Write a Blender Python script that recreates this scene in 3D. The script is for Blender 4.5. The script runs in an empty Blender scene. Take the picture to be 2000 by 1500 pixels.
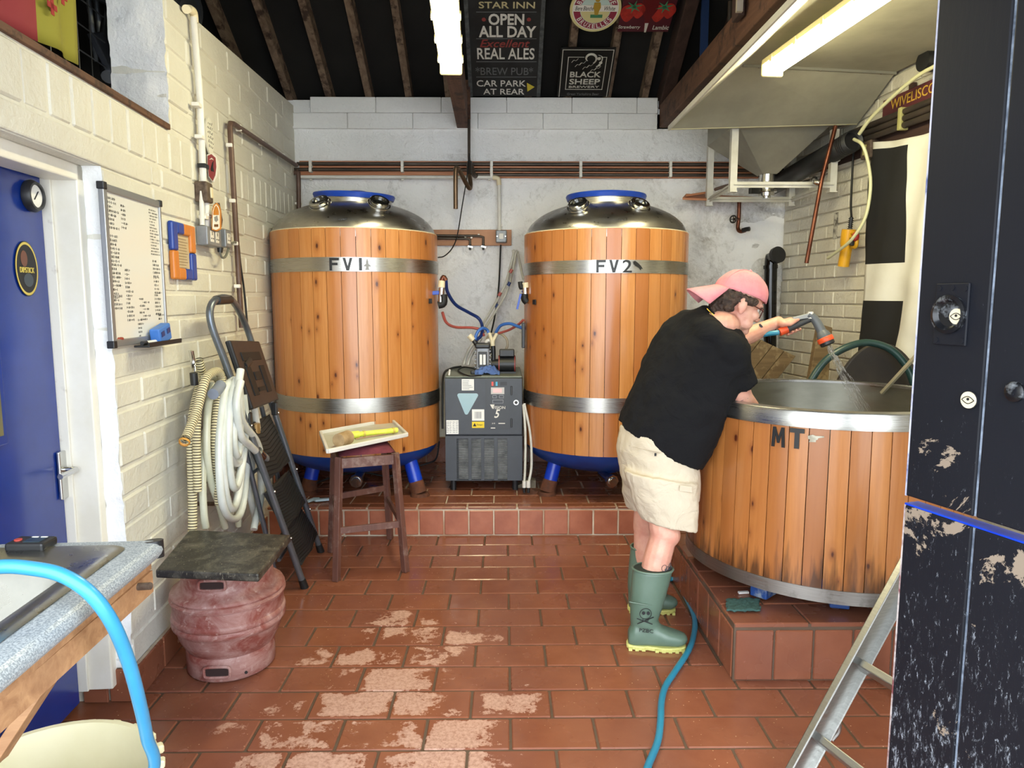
import bpy, bmesh, math, random
from mathutils import Vector, Matrix, Euler
random.seed(7)
PI = math.pi
sc = bpy.context.scene
COL = sc.collection

# ------------------------------------------------------------------ camera, world, exposure
FPX = 1387.0; CAMH = 1.5; PITCH = math.radians(6.8); YAW = math.atan(15/1387.0)
cam_d = bpy.data.cameras.new('camera'); cam = bpy.data.objects.new('camera', cam_d); COL.objects.link(cam)
cam_d.sensor_width = 36; cam_d.lens = 36*FPX/2000.0; cam_d.clip_start = .02
cam.location = (0, 0, CAMH)
cam.rotation_euler = (PI/2-PITCH, 0, -YAW)
sc.camera = cam
w = bpy.data.worlds.new('sky'); sc.world = w; w.use_nodes = True
bg = w.node_tree.nodes['Background']
bg.inputs[0].default_value = (.87, .94, 1.0, 1); bg.inputs[1].default_value = 7.8
sc.view_settings.view_transform = 'Standard'; sc.view_settings.look = 'None'
sc.view_settings.gamma = 1; sc.view_settings.use_curve_mapping = False
sc.view_settings.exposure = 0.0
TUBE_E = 62.0

# ------------------------------------------------------------------ picture coordinates -> points of the place
FW = Vector((math.sin(YAW)*math.cos(PITCH), math.cos(YAW)*math.cos(PITCH), -math.sin(PITCH)))
RT = Vector((math.cos(YAW), -math.sin(YAW), 0)); UP = RT.cross(FW); CP = Vector((0, 0, CAMH))
def ray(x, y): return FW + RT*((x-1000)/FPX) - UP*((y-750)/FPX)
def gz(x, y, z=0): r = ray(x, y); return CP + r*((z-CAMH)/r.z)
def gy(x, y, Y): r = ray(x, y); return CP + r*(Y/r.y)
def gx(x, y, X): r = ray(x, y); return CP + r*(X/r.x)
def gpl(x, y, p0, n):
    r = ray(x, y); p0 = Vector(p0); n = Vector(n); return CP + r*((p0-CP).dot(n)/r.dot(n))
SL = .07; YB = 5.67
def lx(Y): return -1.403 - SL*(Y-2.7)          # left wall face
def rx(Y): return 2.2 + .097*(YB-Y)            # right wall face
def lw(x, y, off=0): return gpl(x, y, (-1.403+off, 2.7, 0), (1, SL, 0))
def rw(x, y, off=0): return gpl(x, y, (2.2-off, YB, 0), (1, .097, 0))
RA = math.radians(32); RN = Vector((0, math.sin(RA), math.cos(RA)))
def rf(x, y, off=0): return gpl(x, y, Vector((0, YB, 3.03))-RN*off, RN)   # roof slope (rafter undersides at off>0)

# ------------------------------------------------------------------ materials
def lin(h):
    h = h.lstrip('#'); c = [int(h[i:i+2], 16)/255 for i in (0, 2, 4)]
    return tuple(((v+.055)/1.055)**2.4 if v > .04045 else v/12.92 for v in c)+(1,)
class NT:
    def __init__(s, name):
        s.m = bpy.data.materials.new(name); s.m.use_nodes = True; s.t = s.m.node_tree; s.n = s.t.nodes
        s.b = s.n['Principled BSDF']; s.out = s.n['Material Output']
    def new(s, k, **kw):
        n = s.n.new(k)
        for a, v in kw.items(): setattr(n, a, v)
        return n
    def link(s, a, b): s.t.links.new(a, b)
    def coord(s, which='Object', rnd=0.0, scale=(1, 1, 1)):
        tc = s.new('ShaderNodeTexCoord'); o = tc.outputs[which]
        if rnd:
            oi = s.new('ShaderNodeObjectInfo'); mu = s.new('ShaderNodeMath', operation='MULTIPLY'); mu.inputs[1].default_value = rnd
            s.link(oi.outputs['Random'], mu.inputs[0]); ad = s.new('ShaderNodeVectorMath', operation='ADD')
            s.link(o, ad.inputs[0]); s.link(mu.outputs[0], ad.inputs[1]); o = ad.outputs[0]
        if tuple(scale) != (1, 1, 1):
            mp = s.new('ShaderNodeVectorMath', operation='MULTIPLY'); mp.inputs[1].default_value = scale
            s.link(o, mp.inputs[0]); o = mp.outputs[0]
        return o
    def wpos(s):
        return s.new('ShaderNodeNewGeometry').outputs['Position']
    def noise(s, vec, scale=5, detail=4, rough=.55, dist=0):
        n = s.new('ShaderNodeTexNoise'); n.inputs['Scale'].default_value = scale; n.inputs['Detail'].default_value = detail
        n.inputs['Roughness'].default_value = rough; n.inputs['Distortion'].default_value = dist
        if vec is not None: s.link(vec, n.inputs['Vector'])
        return n.outputs['Fac']
    def vor(s, vec, scale=5, feature='F1', rand=1):
        n = s.new('ShaderNodeTexVoronoi', feature=feature); n.inputs['Scale'].default_value = scale
        n.inputs['Randomness'].default_value = rand
        if vec is not None: s.link(vec, n.inputs['Vector'])
        return n.outputs['Distance']
    def ramp(s, fac, stops, interp='LINEAR'):
        r = s.new('ShaderNodeValToRGB'); r.color_ramp.interpolation = interp; e = r.color_ramp.elements
        while len(e) < len(stops): e.new(.5)
        for i, (p, c) in enumerate(stops):
            e[i].position = p
            e[i].color = lin(c) if isinstance(c, str) else (c, c, c, 1)
        s.link(fac, r.inputs[0]); return r.outputs[0]
    def mix(s, fac, a, b, mode='MIX'):
        m = s.new('ShaderNodeMix', data_type='RGBA', blend_type=mode)
        for i, v in ((0, fac), (6, a), (7, b)):
            if hasattr(v, 'links'): s.link(v, m.inputs[i])
            elif i == 0: m.inputs[0].default_value = v
            else: m.inputs[i].default_value = lin(v) if isinstance(v, str) else v
        return m.outputs[2]
    def math(s, op, a, b=0, c=None):
        m = s.new('ShaderNodeMath', operation=op)
        for i, v in enumerate((a, b) + ((c,) if c is not None else ())):
            if hasattr(v, 'links'): s.link(v, m.inputs[i])
            else: m.inputs[i].default_value = v
        return m.outputs[0]
    def bump(s, h, strength=.3, dist=.01):
        b = s.new('ShaderNodeBump'); b.inputs['Strength'].default_value = strength; b.inputs['Distance'].default_value = dist
        s.link(h, b.inputs['Height']); s.link(b.outputs[0], s.b.inputs['Normal'])
    def set(s, **kw):
        for k, v in kw.items():
            i = s.b.inputs[k.replace('_', ' ')]
            if hasattr(v, 'links'): s.link(v, i)
            else: i.default_value = lin(v) if isinstance(v, str) else v
        return s
MATS = {}
def mat(name, col, rough=.5, metal=0, col2=None, scale=8, bump=0, spec=.5, amt=(.35, .65), bscale=None, coat=0, stretch=(1, 1, 1), bdist=.004):
    """plain procedural material: two tones mixed by noise and a little relief"""
    if name in MATS: return MATS[name]
    t = NT(name); t.set(Roughness=rough, Metallic=metal, Specular_IOR_Level=spec)
    if coat: t.set(Coat_Weight=coat, Coat_Roughness=.12)
    v = t.coord('Object', rnd=3, scale=stretch)
    if col2 is None: t.set(Base_Color=col)
    else: t.set(Base_Color=t.mix(t.ramp(t.noise(v, scale, 6, .6), [(amt[0], 0.0), (amt[1], 1.0)]), col, col2))
    if bump: t.bump(t.noise(v, bscale or scale*3, 5, .6), bump, bdist)
    MATS[name] = t.m; return t.m
def emis(name, col, strength):
    t = NT(name); t.set(Base_Color=col, Emission_Color=col, Emission_Strength=strength); MATS[name] = t.m; return t.m

def m_tile():
    t = NT('quarry_tile'); p = t.wpos(); oi = t.new('ShaderNodeObjectInfo').outputs['Random']
    n1 = t.noise(p, 6, 5, .6); n2 = t.noise(t.coord('Object', 9), 26, 8, .75)
    base = t.mix(t.ramp(n1, [(.3, 0.0), (.7, 1.0)]), '#8E5840', '#7D4934')
    base = t.mix(t.math('MULTIPLY', oi, .45), base, '#7A4C3E')
    # dried-out, dusty patches inside the tiles (stains), thickest on the tiles left of the middle
    sx = t.new('ShaderNodeSeparateXYZ'); t.link(p, sx.inputs[0])
    d = t.math('ADD', t.math('POWER', t.math('MULTIPLY', t.math('ADD', sx.outputs[0], .42), 1.5), 2), t.math('POWER', t.math('MULTIPLY', t.math('ADD', sx.outputs[1], -2.35), .8), 2))
    zone = t.math('SUBTRACT', 1.0, t.math('MINIMUM', d, 1.0))
    og = t.new('ShaderNodeTexCoord').outputs['Generated']; sg = t.new('ShaderNodeSeparateXYZ'); t.link(og, sg.inputs[0])
    ex = t.math('MULTIPLY', t.math('MULTIPLY', sg.outputs[0], t.math('SUBTRACT', 1, sg.outputs[0])), 6)
    ey = t.math('MULTIPLY', t.math('MULTIPLY', sg.outputs[1], t.math('SUBTRACT', 1, sg.outputs[1])), 6)
    inner = t.math('MINIMUM', t.math('MINIMUM', ex, ey), .6)
    big = t.noise(p, 3.1, 3, .55)
    f = t.math('ADD', t.math('ADD', t.math('MULTIPLY', zone, .30), t.math('MULTIPLY', n2, .5)), t.math('MULTIPLY', inner, .22))
    f = t.math('ADD', f, t.math('MULTIPLY', t.math('SUBTRACT', big, .5), .9))
    dry = t.ramp(f, [(.60, 0.0), (.63, 1.0)])
    dry = t.math('MULTIPLY', dry, t.math('MINIMUM', t.math('MULTIPLY', zone, 3), 1))
    col = t.mix(t.math('MULTIPLY', dry, t.ramp(t.noise(t.coord('Object', 5), 75, 6, .8), [(.36, .25), (.56, .78)])), base, '#CDA796')
    vs = t.vor(p, 42); sp = t.ramp(vs, [(.06, 1.0), (.10, 0.0)])
    sparse = t.ramp(t.noise(p, 3.3, 2), [(.44, 0.0), (.56, 1.0)])
    col = t.mix(t.math('MULTIPLY', t.math('MULTIPLY', sp, sparse), .8), col, '#DDBB93')
    t.set(Base_Color=col, Specular_IOR_Level=.5)
    wet = t.ramp(t.noise(p, 2.4, 4, .6), [(.35, .13), (.65, .34)])
    r = t.math('ADD', wet, t.math('MULTIPLY', dry, .4)); t.set(Roughness=r)
    t.bump(t.noise(p, 18, 4, .5), .10, .01); return t.m
M_TILE = m_tile()

def m_wood_stave(name, c1, c2, c3, dark_bottom=False):
    t = NT(name); oi = t.new('ShaderNodeObjectInfo').outputs['Random']
    v = t.coord('Object', 17, (1, 1, 1)); vg = t.coord('Object', 23, (42, 42, 2.2)); vk = t.coord('Object', 31, (9, 9, 4.2))
    grain = t.noise(vg, 1.0, 6, .65, .6)
    col = t.mix(t.ramp(grain, [(.3, 0.0), (.72, 1.0)]), c1, c2)
    col = t.mix(t.ramp(t.math('FRACT', t.math('MULTIPLY', oi, 7.3)), [(.0, 0.0), (1.0, .8)]), col, c3)
    sp = t.new('ShaderNodeSeparateXYZ'); t.link(v, sp.inputs[0]); cb = t.new('ShaderNodeCombineXYZ')
    t.link(t.math('ADD', t.math('MULTIPLY', sp.outputs[1], 9), t.math('MULTIPLY', oi, 37)), cb.inputs[0]); t.link(t.math('ADD', t.math('MULTIPLY', sp.outputs[2], 4.4), t.math('MULTIPLY', oi, 91)), cb.inputs[1])
    vn = t.new('ShaderNodeTexVoronoi', voronoi_dimensions='2D'); vn.inputs['Scale'].default_value = 1.0; t.link(cb.outputs[0], vn.inputs['Vector'])
    vc = t.new('ShaderNodeSeparateColor'); t.link(vn.outputs['Color'], vc.inputs[0])
    k = vn.outputs['Distance']; wob = t.math('ADD', t.math('MULTIPLY', t.noise(v, 60, 3), .05), t.math('MULTIPLY', t.math('LESS_THAN', vc.outputs[0], .62), 1.0))
    k = t.math('ADD', k, t.math('MULTIPLY', vc.outputs[1], .06))
    kk = t.math('ADD', k, wob)
    ringy = t.ramp(kk, [(.14, .45), (.34, 0.0)]); col = t.mix(ringy, col, c3)
    knot = t.ramp(kk, [(.075, 1.0), (.115, .3), (.20, 0.0)])
    col = t.mix(knot, col, '#4A1C0A')
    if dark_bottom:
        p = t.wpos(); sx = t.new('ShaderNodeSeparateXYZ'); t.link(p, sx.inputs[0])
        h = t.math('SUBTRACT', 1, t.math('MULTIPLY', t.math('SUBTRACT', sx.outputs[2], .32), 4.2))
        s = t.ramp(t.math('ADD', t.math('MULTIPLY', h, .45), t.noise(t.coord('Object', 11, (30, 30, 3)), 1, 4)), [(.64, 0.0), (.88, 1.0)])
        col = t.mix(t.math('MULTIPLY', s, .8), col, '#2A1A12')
    t.set(Base_Color=col, Roughness=.34, Coat_Weight=.35, Coat_Roughness=.18)
    t.bump(grain, .06, .003); return t.m
M_STAVE = m_wood_stave('varnished_pine', '#D29458', '#B87638', '#A25C28')
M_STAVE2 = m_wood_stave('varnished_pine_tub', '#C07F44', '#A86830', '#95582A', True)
def m_wood(name, c1, c2, rough=.6, axis=0, s=30, wear=None):
    t = NT(name); sc_ = [s, s, s]; sc_[axis] = s*.06
    g = t.noise(t.coord('Object', 7, sc_), 1, 6, .65, .5)
    col = t.mix(t.ramp(g, [(.3, 0.0), (.7, 1.0)]), c1, c2)
    if wear: col = t.mix(t.ramp(t.noise(t.coord('Object', 5), 9, 6, .7), [(.52, 0.0), (.62, 1.0)]), col, wear)
    t.set(Base_Color=col, Roughness=rough); t.bump(g, .25, .004); MATS[name] = t.m; return t.m
M_RAFTER = m_wood('rafter_wood', '#5A4638', '#8A7663', .8, 1, 26, '#3A2A22')
M_BEAM = m_wood('old_beam', '#4A2E20', '#6E4C38', .75, 1, 22, '#38231A')
M_DARKBEAM = m_wood('dark_beam', '#2E1D16', '#46302A', .8, 1, 22)
M_BOARDING = m_wood('pipe_board', '#A86A48', '#C08460', .6, 0, 20)
M_STOOL = m_wood('stool_wood', '#54352D', '#6E4A40', .45, 2, 30, '#7E655C')
M_OLDWOOD = m_wood('weathered_wood', '#7D684A', '#5C4A33', .8, 0, 24, '#8E7B5C')
M_RAWPLY = m_wood('raw_ply', '#B48A63', '#8C6242', .7, 0, 30)
def m_paint(name, c1, c2, bumps=.6, stain=None, stain_scale=3, thr=(.6, .75)):
    t = NT(name); p = t.wpos()
    n = t.noise(p, 2.1, 5, .6); col = t.mix(t.ramp(n, [(.3, 0.0), (.7, 1.0)]), c1, c2)
    if stain:
        f = t.math('ADD', t.math('MULTIPLY', t.noise(p, stain_scale, 8, .72, 1.2), .62), t.math('MULTIPLY', t.noise(p, 30, 6, .8, .8), .38))
        col = t.mix(t.ramp(f, [(thr[0], 0.0), (thr[1], .85)]), col, stain)
    t.set(Base_Color=col, Roughness=.55, Specular_IOR_Level=.35)
    t.bump(t.math('ADD', t.noise(p, 46, 6, .62), t.math('MULTIPLY', t.noise(p, 9, 3), 1.2)), bumps, .012); MATS[name] = t.m; return t.m
M_BLOCK = m_paint('painted_block', '#DBD9CF', '#D0CDC1', .5)
M_BLOCKD = m_paint('painted_mortar', '#DEDCD2', '#D2CFC4', .4)
M_PLASTER = m_paint('old_whitewash', '#E4E5E8', '#D9DADA', .9, '#8F8A80', 3.2, (.535, .68))
M_PLASTERC = m_paint('clean_whitewash', '#F2F3F4', '#E8E9EA', .6)
M_BRICKR = m_paint('painted_brick', '#DCD8CA', '#CDC8B8', .7, '#77716A', 4, (.60, .74))
def m_steel(name, col='#B9B7B2', rough=.28, aniso_scale=(1, 1, 60), grime=None):
    t = NT(name); g = t.noise(t.coord('Object', 0, aniso_scale), 6, 5, .6)
    b = lin(col); t.set(Metallic=1.0)
    c = t.mix(t.ramp(g, [(.3, 0.0), (.7, 1.0)]), b, tuple(v*.82 for v in b[:3])+(1,))
    if grime: c = t.mix(t.ramp(t.noise(t.coord('Object'), 5, 6, .7), [(.5, 0.0), (.68, .8)]), c, grime)
    t.set(Base_Color=c, Roughness=t.ramp(g, [(.3, rough*.8), (.7, rough*1.35)])); MATS[name] = t.m; return t.m
M_STEEL = m_steel('stainless_steel')
M_STEELIN = m_steel('stainless_inner', '#8F8D80', .32, (1, 1, 4))
M_DOME = m_steel('stainless_dome', '#BDBAB4', .3, (2, 2, 5))
M_SHEET = mat('galvanised_sheet', '#A6A498', .5, .55, '#96948A', 5, .05, bscale=60)
M_HOOD = mat('dull_hood_sheet', '#A9A694', .6, .15, '#9A9786', 4, .06, bscale=50)
M_ALU = m_steel('aluminium', '#B5B5B2', .38, (4, 4, 30))
M_CHROME = mat('chrome', '#C8C8C6', .18, 1)
M_BLUETANK = mat('blue_tank_paint', '#123E8C', .4, 0, '#0F3274', 4, .05)
M_BLUELEG = mat('bright_blue_paint', '#1340C4', .32, 0, '#0E32A6', 5)
M_RUST = mat('rust', '#4A2A1C', .85, 0, '#6B3D24', 20, .5)
M_BLUEPLASTIC = mat('blue_plastic', '#1E49B8', .38, 0, '#1A40A4', 6)
M_BLACK = mat('black_plastic', '#17181A', .42, 0, '#222326', 10)
M_BLACKR = mat('black_rubber', '#101113', .6)
M_ROOF = mat('black_roof_felt', '#0A0A0B', .9, 0, '#161514', 3, .3)
M_PIPE = mat('dark_copper_pipe', '#46403B', .42, .6, '#5B5048', 6)
M_COPPER = mat('copper_pipe', '#7E4E3A', .35, .8, '#5B3428', 8)
M_BROWNPIPE = mat('brown_pipe', '#4F3A32', .45, .2, '#6A534A', 6)
M_CLIP = mat('white_clip', '#E4E1DA', .5)
M_WHITEPL = mat('white_plastic', '#E2E0DC', .45, 0, '#D2CFC8', 5)
M_CREAMPL = mat('cream_plastic', '#E2D7B8', .5, 0, '#D8CBA8', 5)
M_GREYPL = mat('grey_metal_box', '#8E9297', .45, .3, '#7C8086', 9)
M_CHILL = mat('charcoal_enamel', '#3D424B', .42, 0, '#343941', 5, .06)
M_CHILLTOP = mat('grey_green_top', '#7E857B', .5, 0, '#6C7268', 5)
M_WHITE = mat('white_sheet', '#E9E9E6', .55)
M_PRINT = mat('black_ink', '#15151A', .6)
M_GREYINK = mat('grey_ink', '#8A8D93', .6)
M_WHITEINK = mat('white_print', '#DCDAD4', .6)
# ------------------------------------------------------------------ geometry helpers
ORIG = {}
def frame_of(d, up=Vector((0, 0, 1))):
    d = Vector(d).normalized()
    a = d.cross(up)
    if a.length < 1e-4: a = d.cross(Vector((1, 0, 0)))
    a.normalize(); return a, a.cross(d).normalized(), d
class MB:
    def __init__(s): s.bm = bmesh.new()
    def box(s, c, size, R=None):
        c = Vector(c); h = Vector(size)/2; vs = []
        for k in (-1, 1):
            for j in (-1, 1):
                for i in (-1, 1):
                    p = Vector((i*h.x, j*h.y, k*h.z))
                    if R is not None: p = R @ p
                    vs.append(s.bm.verts.new(c+p))
        for f in ((0, 2, 3, 1), (4, 5, 7, 6), (0, 1, 5, 4), (2, 6, 7, 3), (0, 4, 6, 2), (1, 3, 7, 5)):
            s.bm.faces.new([vs[i] for i in f])
        return s
    def bar(s, a, b, wdt, hgt, up=Vector((0, 0, 1)), up_off=0):
        a, b = Vector(a), Vector(b); x, y, d = frame_of(b-a, Vector(up))
        R = Matrix((x, y, d)).transposed()
        return s.box((a+b)/2, (wdt, hgt, (b-a).length), R)
    def slab(s, pts, th, n=None):
        """polygon given by points, thickened by th along n"""
        pts = [Vector(p) for p in pts]
        if n is None: n = (pts[1]-pts[0]).cross(pts[2]-pts[0]).normalized()
        n = Vector(n)*th
        a = [s.bm.verts.new(p) for p in pts]; b = [s.bm.verts.new(p+n) for p in pts]; k = len(pts)
        s.bm.faces.new(a[::-1]); s.bm.faces.new(b)
        for i in range(k): s.bm.faces.new((a[i], a[(i+1) % k], b[(i+1) % k], b[i]))
        return s
    def quad(s, *pts):
        s.bm.faces.new([s.bm.verts.new(Vector(p)) for p in pts]); return s
    def cyl(s, a, b, r0, r1=None, n=20, cap=True, rot0=0):
        a, b = Vector(a), Vector(b); r1 = r0 if r1 is None else r1
        x, y, d = frame_of(b-a); A = []; B = []
        for i in range(n):
            t = 2*PI*i/n+rot0; v = x*math.cos(t)+y*math.sin(t)
            A.append(s.bm.verts.new(a+v*r0)); B.append(s.bm.verts.new(b+v*r1))
        for i in range(n): s.bm.faces.new((A[i], A[(i+1) % n], B[(i+1) % n], B[i]))
        if cap: s.bm.faces.new(A[::-1]); s.bm.faces.new(B)
        return s
    def tube(s, pts, r, n=10, sub=6, cap=True, smooth=True, flat=None):
        P = [Vector(p) for p in pts]
        if smooth and len(P) > 2: P = spline(P, sub)
        rr = r if callable(r) else (lambda u: r)
        rings = []; d0 = (P[1]-P[0]).normalized(); x, y, _ = frame_of(d0)
        for i, p in enumerate(P):
            d = (P[min(i+1, len(P)-1)]-P[max(i-1, 0)]).normalized()
            x = (x - d*x.dot(d)).normalized(); y = d.cross(x).normalized()
            R_ = rr(i/(len(P)-1))
            rings.append([s.bm.verts.new(p+(x*math.cos(2*PI*k/n)+y*math.sin(2*PI*k/n)*(flat or 1))*R_) for k in range(n)])
        for a, b in zip(rings, rings[1:]):
            for k in range(n): s.bm.faces.new((a[k], a[(k+1) % n], b[(k+1) % n], b[k]))
        if cap: s.bm.faces.new(rings[0][::-1]); s.bm.faces.new(rings[-1])
        return s
    def lathe(s, prof, c=(0, 0, 0), n=48, axis=None, a0=0, a1=2*PI, closed=False):
        """prof: list of (radius, height)"""
        c = Vector(c); x, y, z = (Vector((1, 0, 0)), Vector((0, 1, 0)), Vector((0, 0, 1))) if axis is None else frame_of(axis)
        full = abs(a1-a0-2*PI) < 1e-6; cols = []
        m = n if full else n+1
        for i in range(m):
            t = a0+(a1-a0)*i/n; e = x*math.cos(t)+y*math.sin(t)
            cols.append([s.bm.verts.new(c+e*max(r, 1e-5)+z*h) for r, h in prof])
        k = len(prof)
        for i in range(n):
            A, B = cols[i], cols[(i+1) % m]
            for j in range(k-1+(1 if closed else 0)):
                s.bm.faces.new((A[j], B[j], B[(j+1) % k], A[(j+1) % k]))
        return s
    def sphere(s, c, r, seg=16, rings=10, M=None):
        c = Vector(c); r = Vector((r, r, r)) if not hasattr(r, '__len__') else Vector(r); V = []
        top = s.bm.verts.new(c+(M @ Vector((0, 0, r.z)) if M else Vector((0, 0, r.z))))
        for i in range(1, rings):
            ph = PI*i/rings; row = []
            for j in range(seg):
                th = 2*PI*j/seg; p = Vector((r.x*math.sin(ph)*math.cos(th), r.y*math.sin(ph)*math.sin(th), r.z*math.cos(ph)))
                row.append(s.bm.verts.new(c+(M @ p if M else p)))
            V.append(row)
        bot = s.bm.verts.new(c+(M @ Vector((0, 0, -r.z)) if M else Vector((0, 0, -r.z))))
        for j in range(seg):
            s.bm.faces.new((top, V[0][j], V[0][(j+1) % seg])); s.bm.faces.new((bot, V[-1][(j+1) % seg], V[-1][j]))
            for a, b in zip(V, V[1:]): s.bm.faces.new((a[j], b[j], b[(j+1) % seg], a[(j+1) % seg]))
        return s
    def loft(s, secs, n=24, cap=True, power=2.0):
        """secs: (centre, xaxis vector, yaxis vector)"""
        rings = []
        for c, ax, ay in secs:
            c, ax, ay = Vector(c), Vector(ax), Vector(ay); row = []
            for k in range(n):
                t = 2*PI*k/n; cx, sy = math.cos(t), math.sin(t)
                q = 2/power
                cx = math.copysign(abs(cx)**q, cx); sy = math.copysign(abs(sy)**q, sy)
                row.append(s.bm.verts.new(c+ax*cx+ay*sy))
            rings.append(row)
        for a, b in zip(rings, rings[1:]):
            for k in range(n): s.bm.faces.new((a[k], a[(k+1) % n], b[(k+1) % n], b[k]))
        if cap: s.bm.faces.new(rings[0][::-1]); s.bm.faces.new(rings[-1])
        return s
    def capsule(s, a, b, r0, r1, n=14):
        a, b = Vector(a), Vector(b)
        s.cyl(a, b, r0, r1, n); s.sphere(a, r0, n, 8); s.sphere(b, r1, n, 8); return s
    def bumpy(s, fn):
        for v in s.bm.verts: v.co = fn(v.co)
        return s
    def build(s, name, m, parent=None, smooth=False, bev=0, org=None, angle=40, kind=None, label=None, sub=0, solid=0, remesh=0, relax=0, mats=None):
        bmesh.ops.recalc_face_normals(s.bm, faces=s.bm.faces[:])
        if org is not None: O = Vector(org)
        elif parent is not None: O = ORIG[parent.name]
        else:
            xs = [v.co for v in s.bm.verts]
            O = Vector((sum(v.x for v in xs)/len(xs), sum(v.y for v in xs)/len(xs), min(v.z for v in xs)))
        for v in s.bm.verts: v.co -= O
        me = bpy.data.meshes.new(name); s.bm.to_mesh(me); s.bm.free()
        me.materials.append(m)
        if mats:
            for mm in mats: me.materials.append(mm)
        if smooth:
            for p in me.polygons: p.use_smooth = True
        o = bpy.data.objects.new(name, me); COL.objects.link(o); ORIG[o.name] = O
        if parent is not None:
            o.parent = parent; o.location = O-ORIG[parent.name]
        else: o.location = O
        if smooth and angle:
            try: me.set_sharp_from_angle(angle=math.radians(angle))
            except Exception: pass
        if remesh:
            md = o.modifiers.new('m', 'REMESH'); md.mode = 'VOXEL'; md.voxel_size = remesh; md.use_smooth_shade = True
        if relax:
            md = o.modifiers.new('s', 'SMOOTH'); md.factor = .5; md.iterations = relax
        if solid:
            md = o.modifiers.new('t', 'SOLIDIFY'); md.thickness = solid; md.offset = 0
        if sub:
            md = o.modifiers.new('u', 'SUBSURF'); md.levels = sub; md.render_levels = sub
        if bev:
            md = o.modifiers.new('b', 'BEVEL'); md.width = bev; md.segments = 2; md.limit_method = 'ANGLE'; md.angle_limit = math.radians(38)
        if kind: o['kind'] = kind
        if label: o['label'] = label
        return o
def spline(P, sub=6):
    out = []
    Q = [P[0]*2-P[1]]+P+[P[-1]*2-P[-2]]
    for i in range(1, len(Q)-2):
        p0, p1, p2, p3 = Q[i-1:i+3]
        for k in range(sub):
            t = k/sub
            out.append(.5*((2*p1)+(p2-p0)*t+(2*p0-5*p1+4*p2-p3)*t*t+(3*p1-p0-3*p2+p3)*t**3))
    out.append(P[-1]); return out
def tag(o, label, cat, group=None):
    o['label'] = label; o['category'] = cat
    if group: o['group'] = group
    return o
def thing(name, loc, label, cat, group=None, rz=0):
    o = bpy.data.objects.new(name, None); o.empty_display_size = .1; COL.objects.link(o)
    o.location = loc; o.rotation_euler.z = rz; ORIG[o.name] = Vector(loc)
    if label: tag(o, label, cat, group)
    return o
def struct(name, loc=(0, 0, 0)):
    o = bpy.data.objects.new(name, None); COL.objects.link(o); o.location = loc; ORIG[o.name] = Vector(loc); o['kind'] = 'structure'; return o
def inst(name, me, parent, M):
    """another part sharing mesh data; M is the world matrix"""
    o = bpy.data.objects.new(name, me); COL.objects.link(o); O = ORIG[parent.name] if parent else Vector((0, 0, 0))
    o.parent = parent; M = M.copy(); M.translation -= O; o.matrix_local = M; ORIG[o.name] = M.translation+O; return o
def brick_mesh(name, m, bev=.006, sx=1, sy=1, sz=1):
    """unit brick -.5..+.5 scaled, chamfered front"""
    bm = bmesh.new(); bmesh.ops.create_cube(bm, size=1)
    for v in bm.verts: v.co = Vector((v.co.x*sx, v.co.y*sy, v.co.z*sz))
    bmesh.ops.bevel(bm, geom=bm.edges[:], offset=bev, segments=1, affect='EDGES')
    me = bpy.data.meshes.new(name); bm.to_mesh(me); bm.free(); me.materials.append(m)
    for p in me.polygons: p.use_smooth = False
    return me
_bm_cache = {}
def brick_of(sx, sy, sz, m, bev):
    k = (round(sx, 3), round(sy, 3), round(sz, 3), m.name, bev)
    if k not in _bm_cache: _bm_cache[k] = brick_mesh('piece', m, bev, *[round(v, 3) for v in (sx, sy, sz)])
    return _bm_cache[k]
def basis(x, y, z, t): 
    M = Matrix((x, y, z)).transposed().to_4x4(); M.translation = Vector(t); return M
def text_bm(s, size=1, ext=.001, bold=0, shear=0, space=1, align='CENTER', res=3):
    cu = bpy.data.curves.new('txt', 'FONT'); cu.body = s; cu.size = size; cu.extrude = ext; cu.offset = bold
    cu.align_x = align; cu.align_y = 'CENTER'; cu.shear = shear; cu.space_character = space; cu.resolution_u = res
    o = bpy.data.objects.new('txt', cu); COL.objects.link(o)
    dg = bpy.context.evaluated_depsgraph_get(); dg.update(); me = bpy.data.meshes.new_from_object(o.evaluated_get(dg))
    bm = bmesh.new(); bm.from_mesh(me)
    bpy.data.objects.remove(o); bpy.data.curves.remove(cu); bpy.data.meshes.remove(me)
    return bm
def text(name, s, c, xa, ya, m, parent, size=.1, ext=.001, bold=0, wscale=1, shear=0, space=1, fit=None, off=.002, label=None):
    """lettering lying on a plane: c centre, xa reading direction, ya up; fit = (width,height)"""
    bm = text_bm(s, size, ext, bold*size*.6, shear, space)
    xa = Vector(xa).normalized(); ya = Vector(ya).normalized(); za = xa.cross(ya)
    vs = [v.co for v in bm.verts]
    x0, x1 = min(v.x for v in vs), max(v.x for v in vs); y0, y1 = min(v.y for v in vs), max(v.y for v in vs)
    fx = fy = 1
    if fit:
        fx = fit[0]/(x1-x0); fy = (fit[1]/(y1-y0)) if fit[1] else fx
    for v in bm.verts:
        p = v.co; v.co = Vector(c)+xa*((p.x-(x0+x1)/2)*fx*wscale)+ya*((p.y-(y0+y1)/2)*fy)+za*(p.z+off)
    b = MB(); b.bm.free(); b.bm = bm
    return b.build(name, m, parent, label=label)
def flat(name, pts, m, parent, th=.001, label=None):
    return MB().slab(pts, th).build(name, m, parent, label=label)
from mathutils import noise as mn
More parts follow.
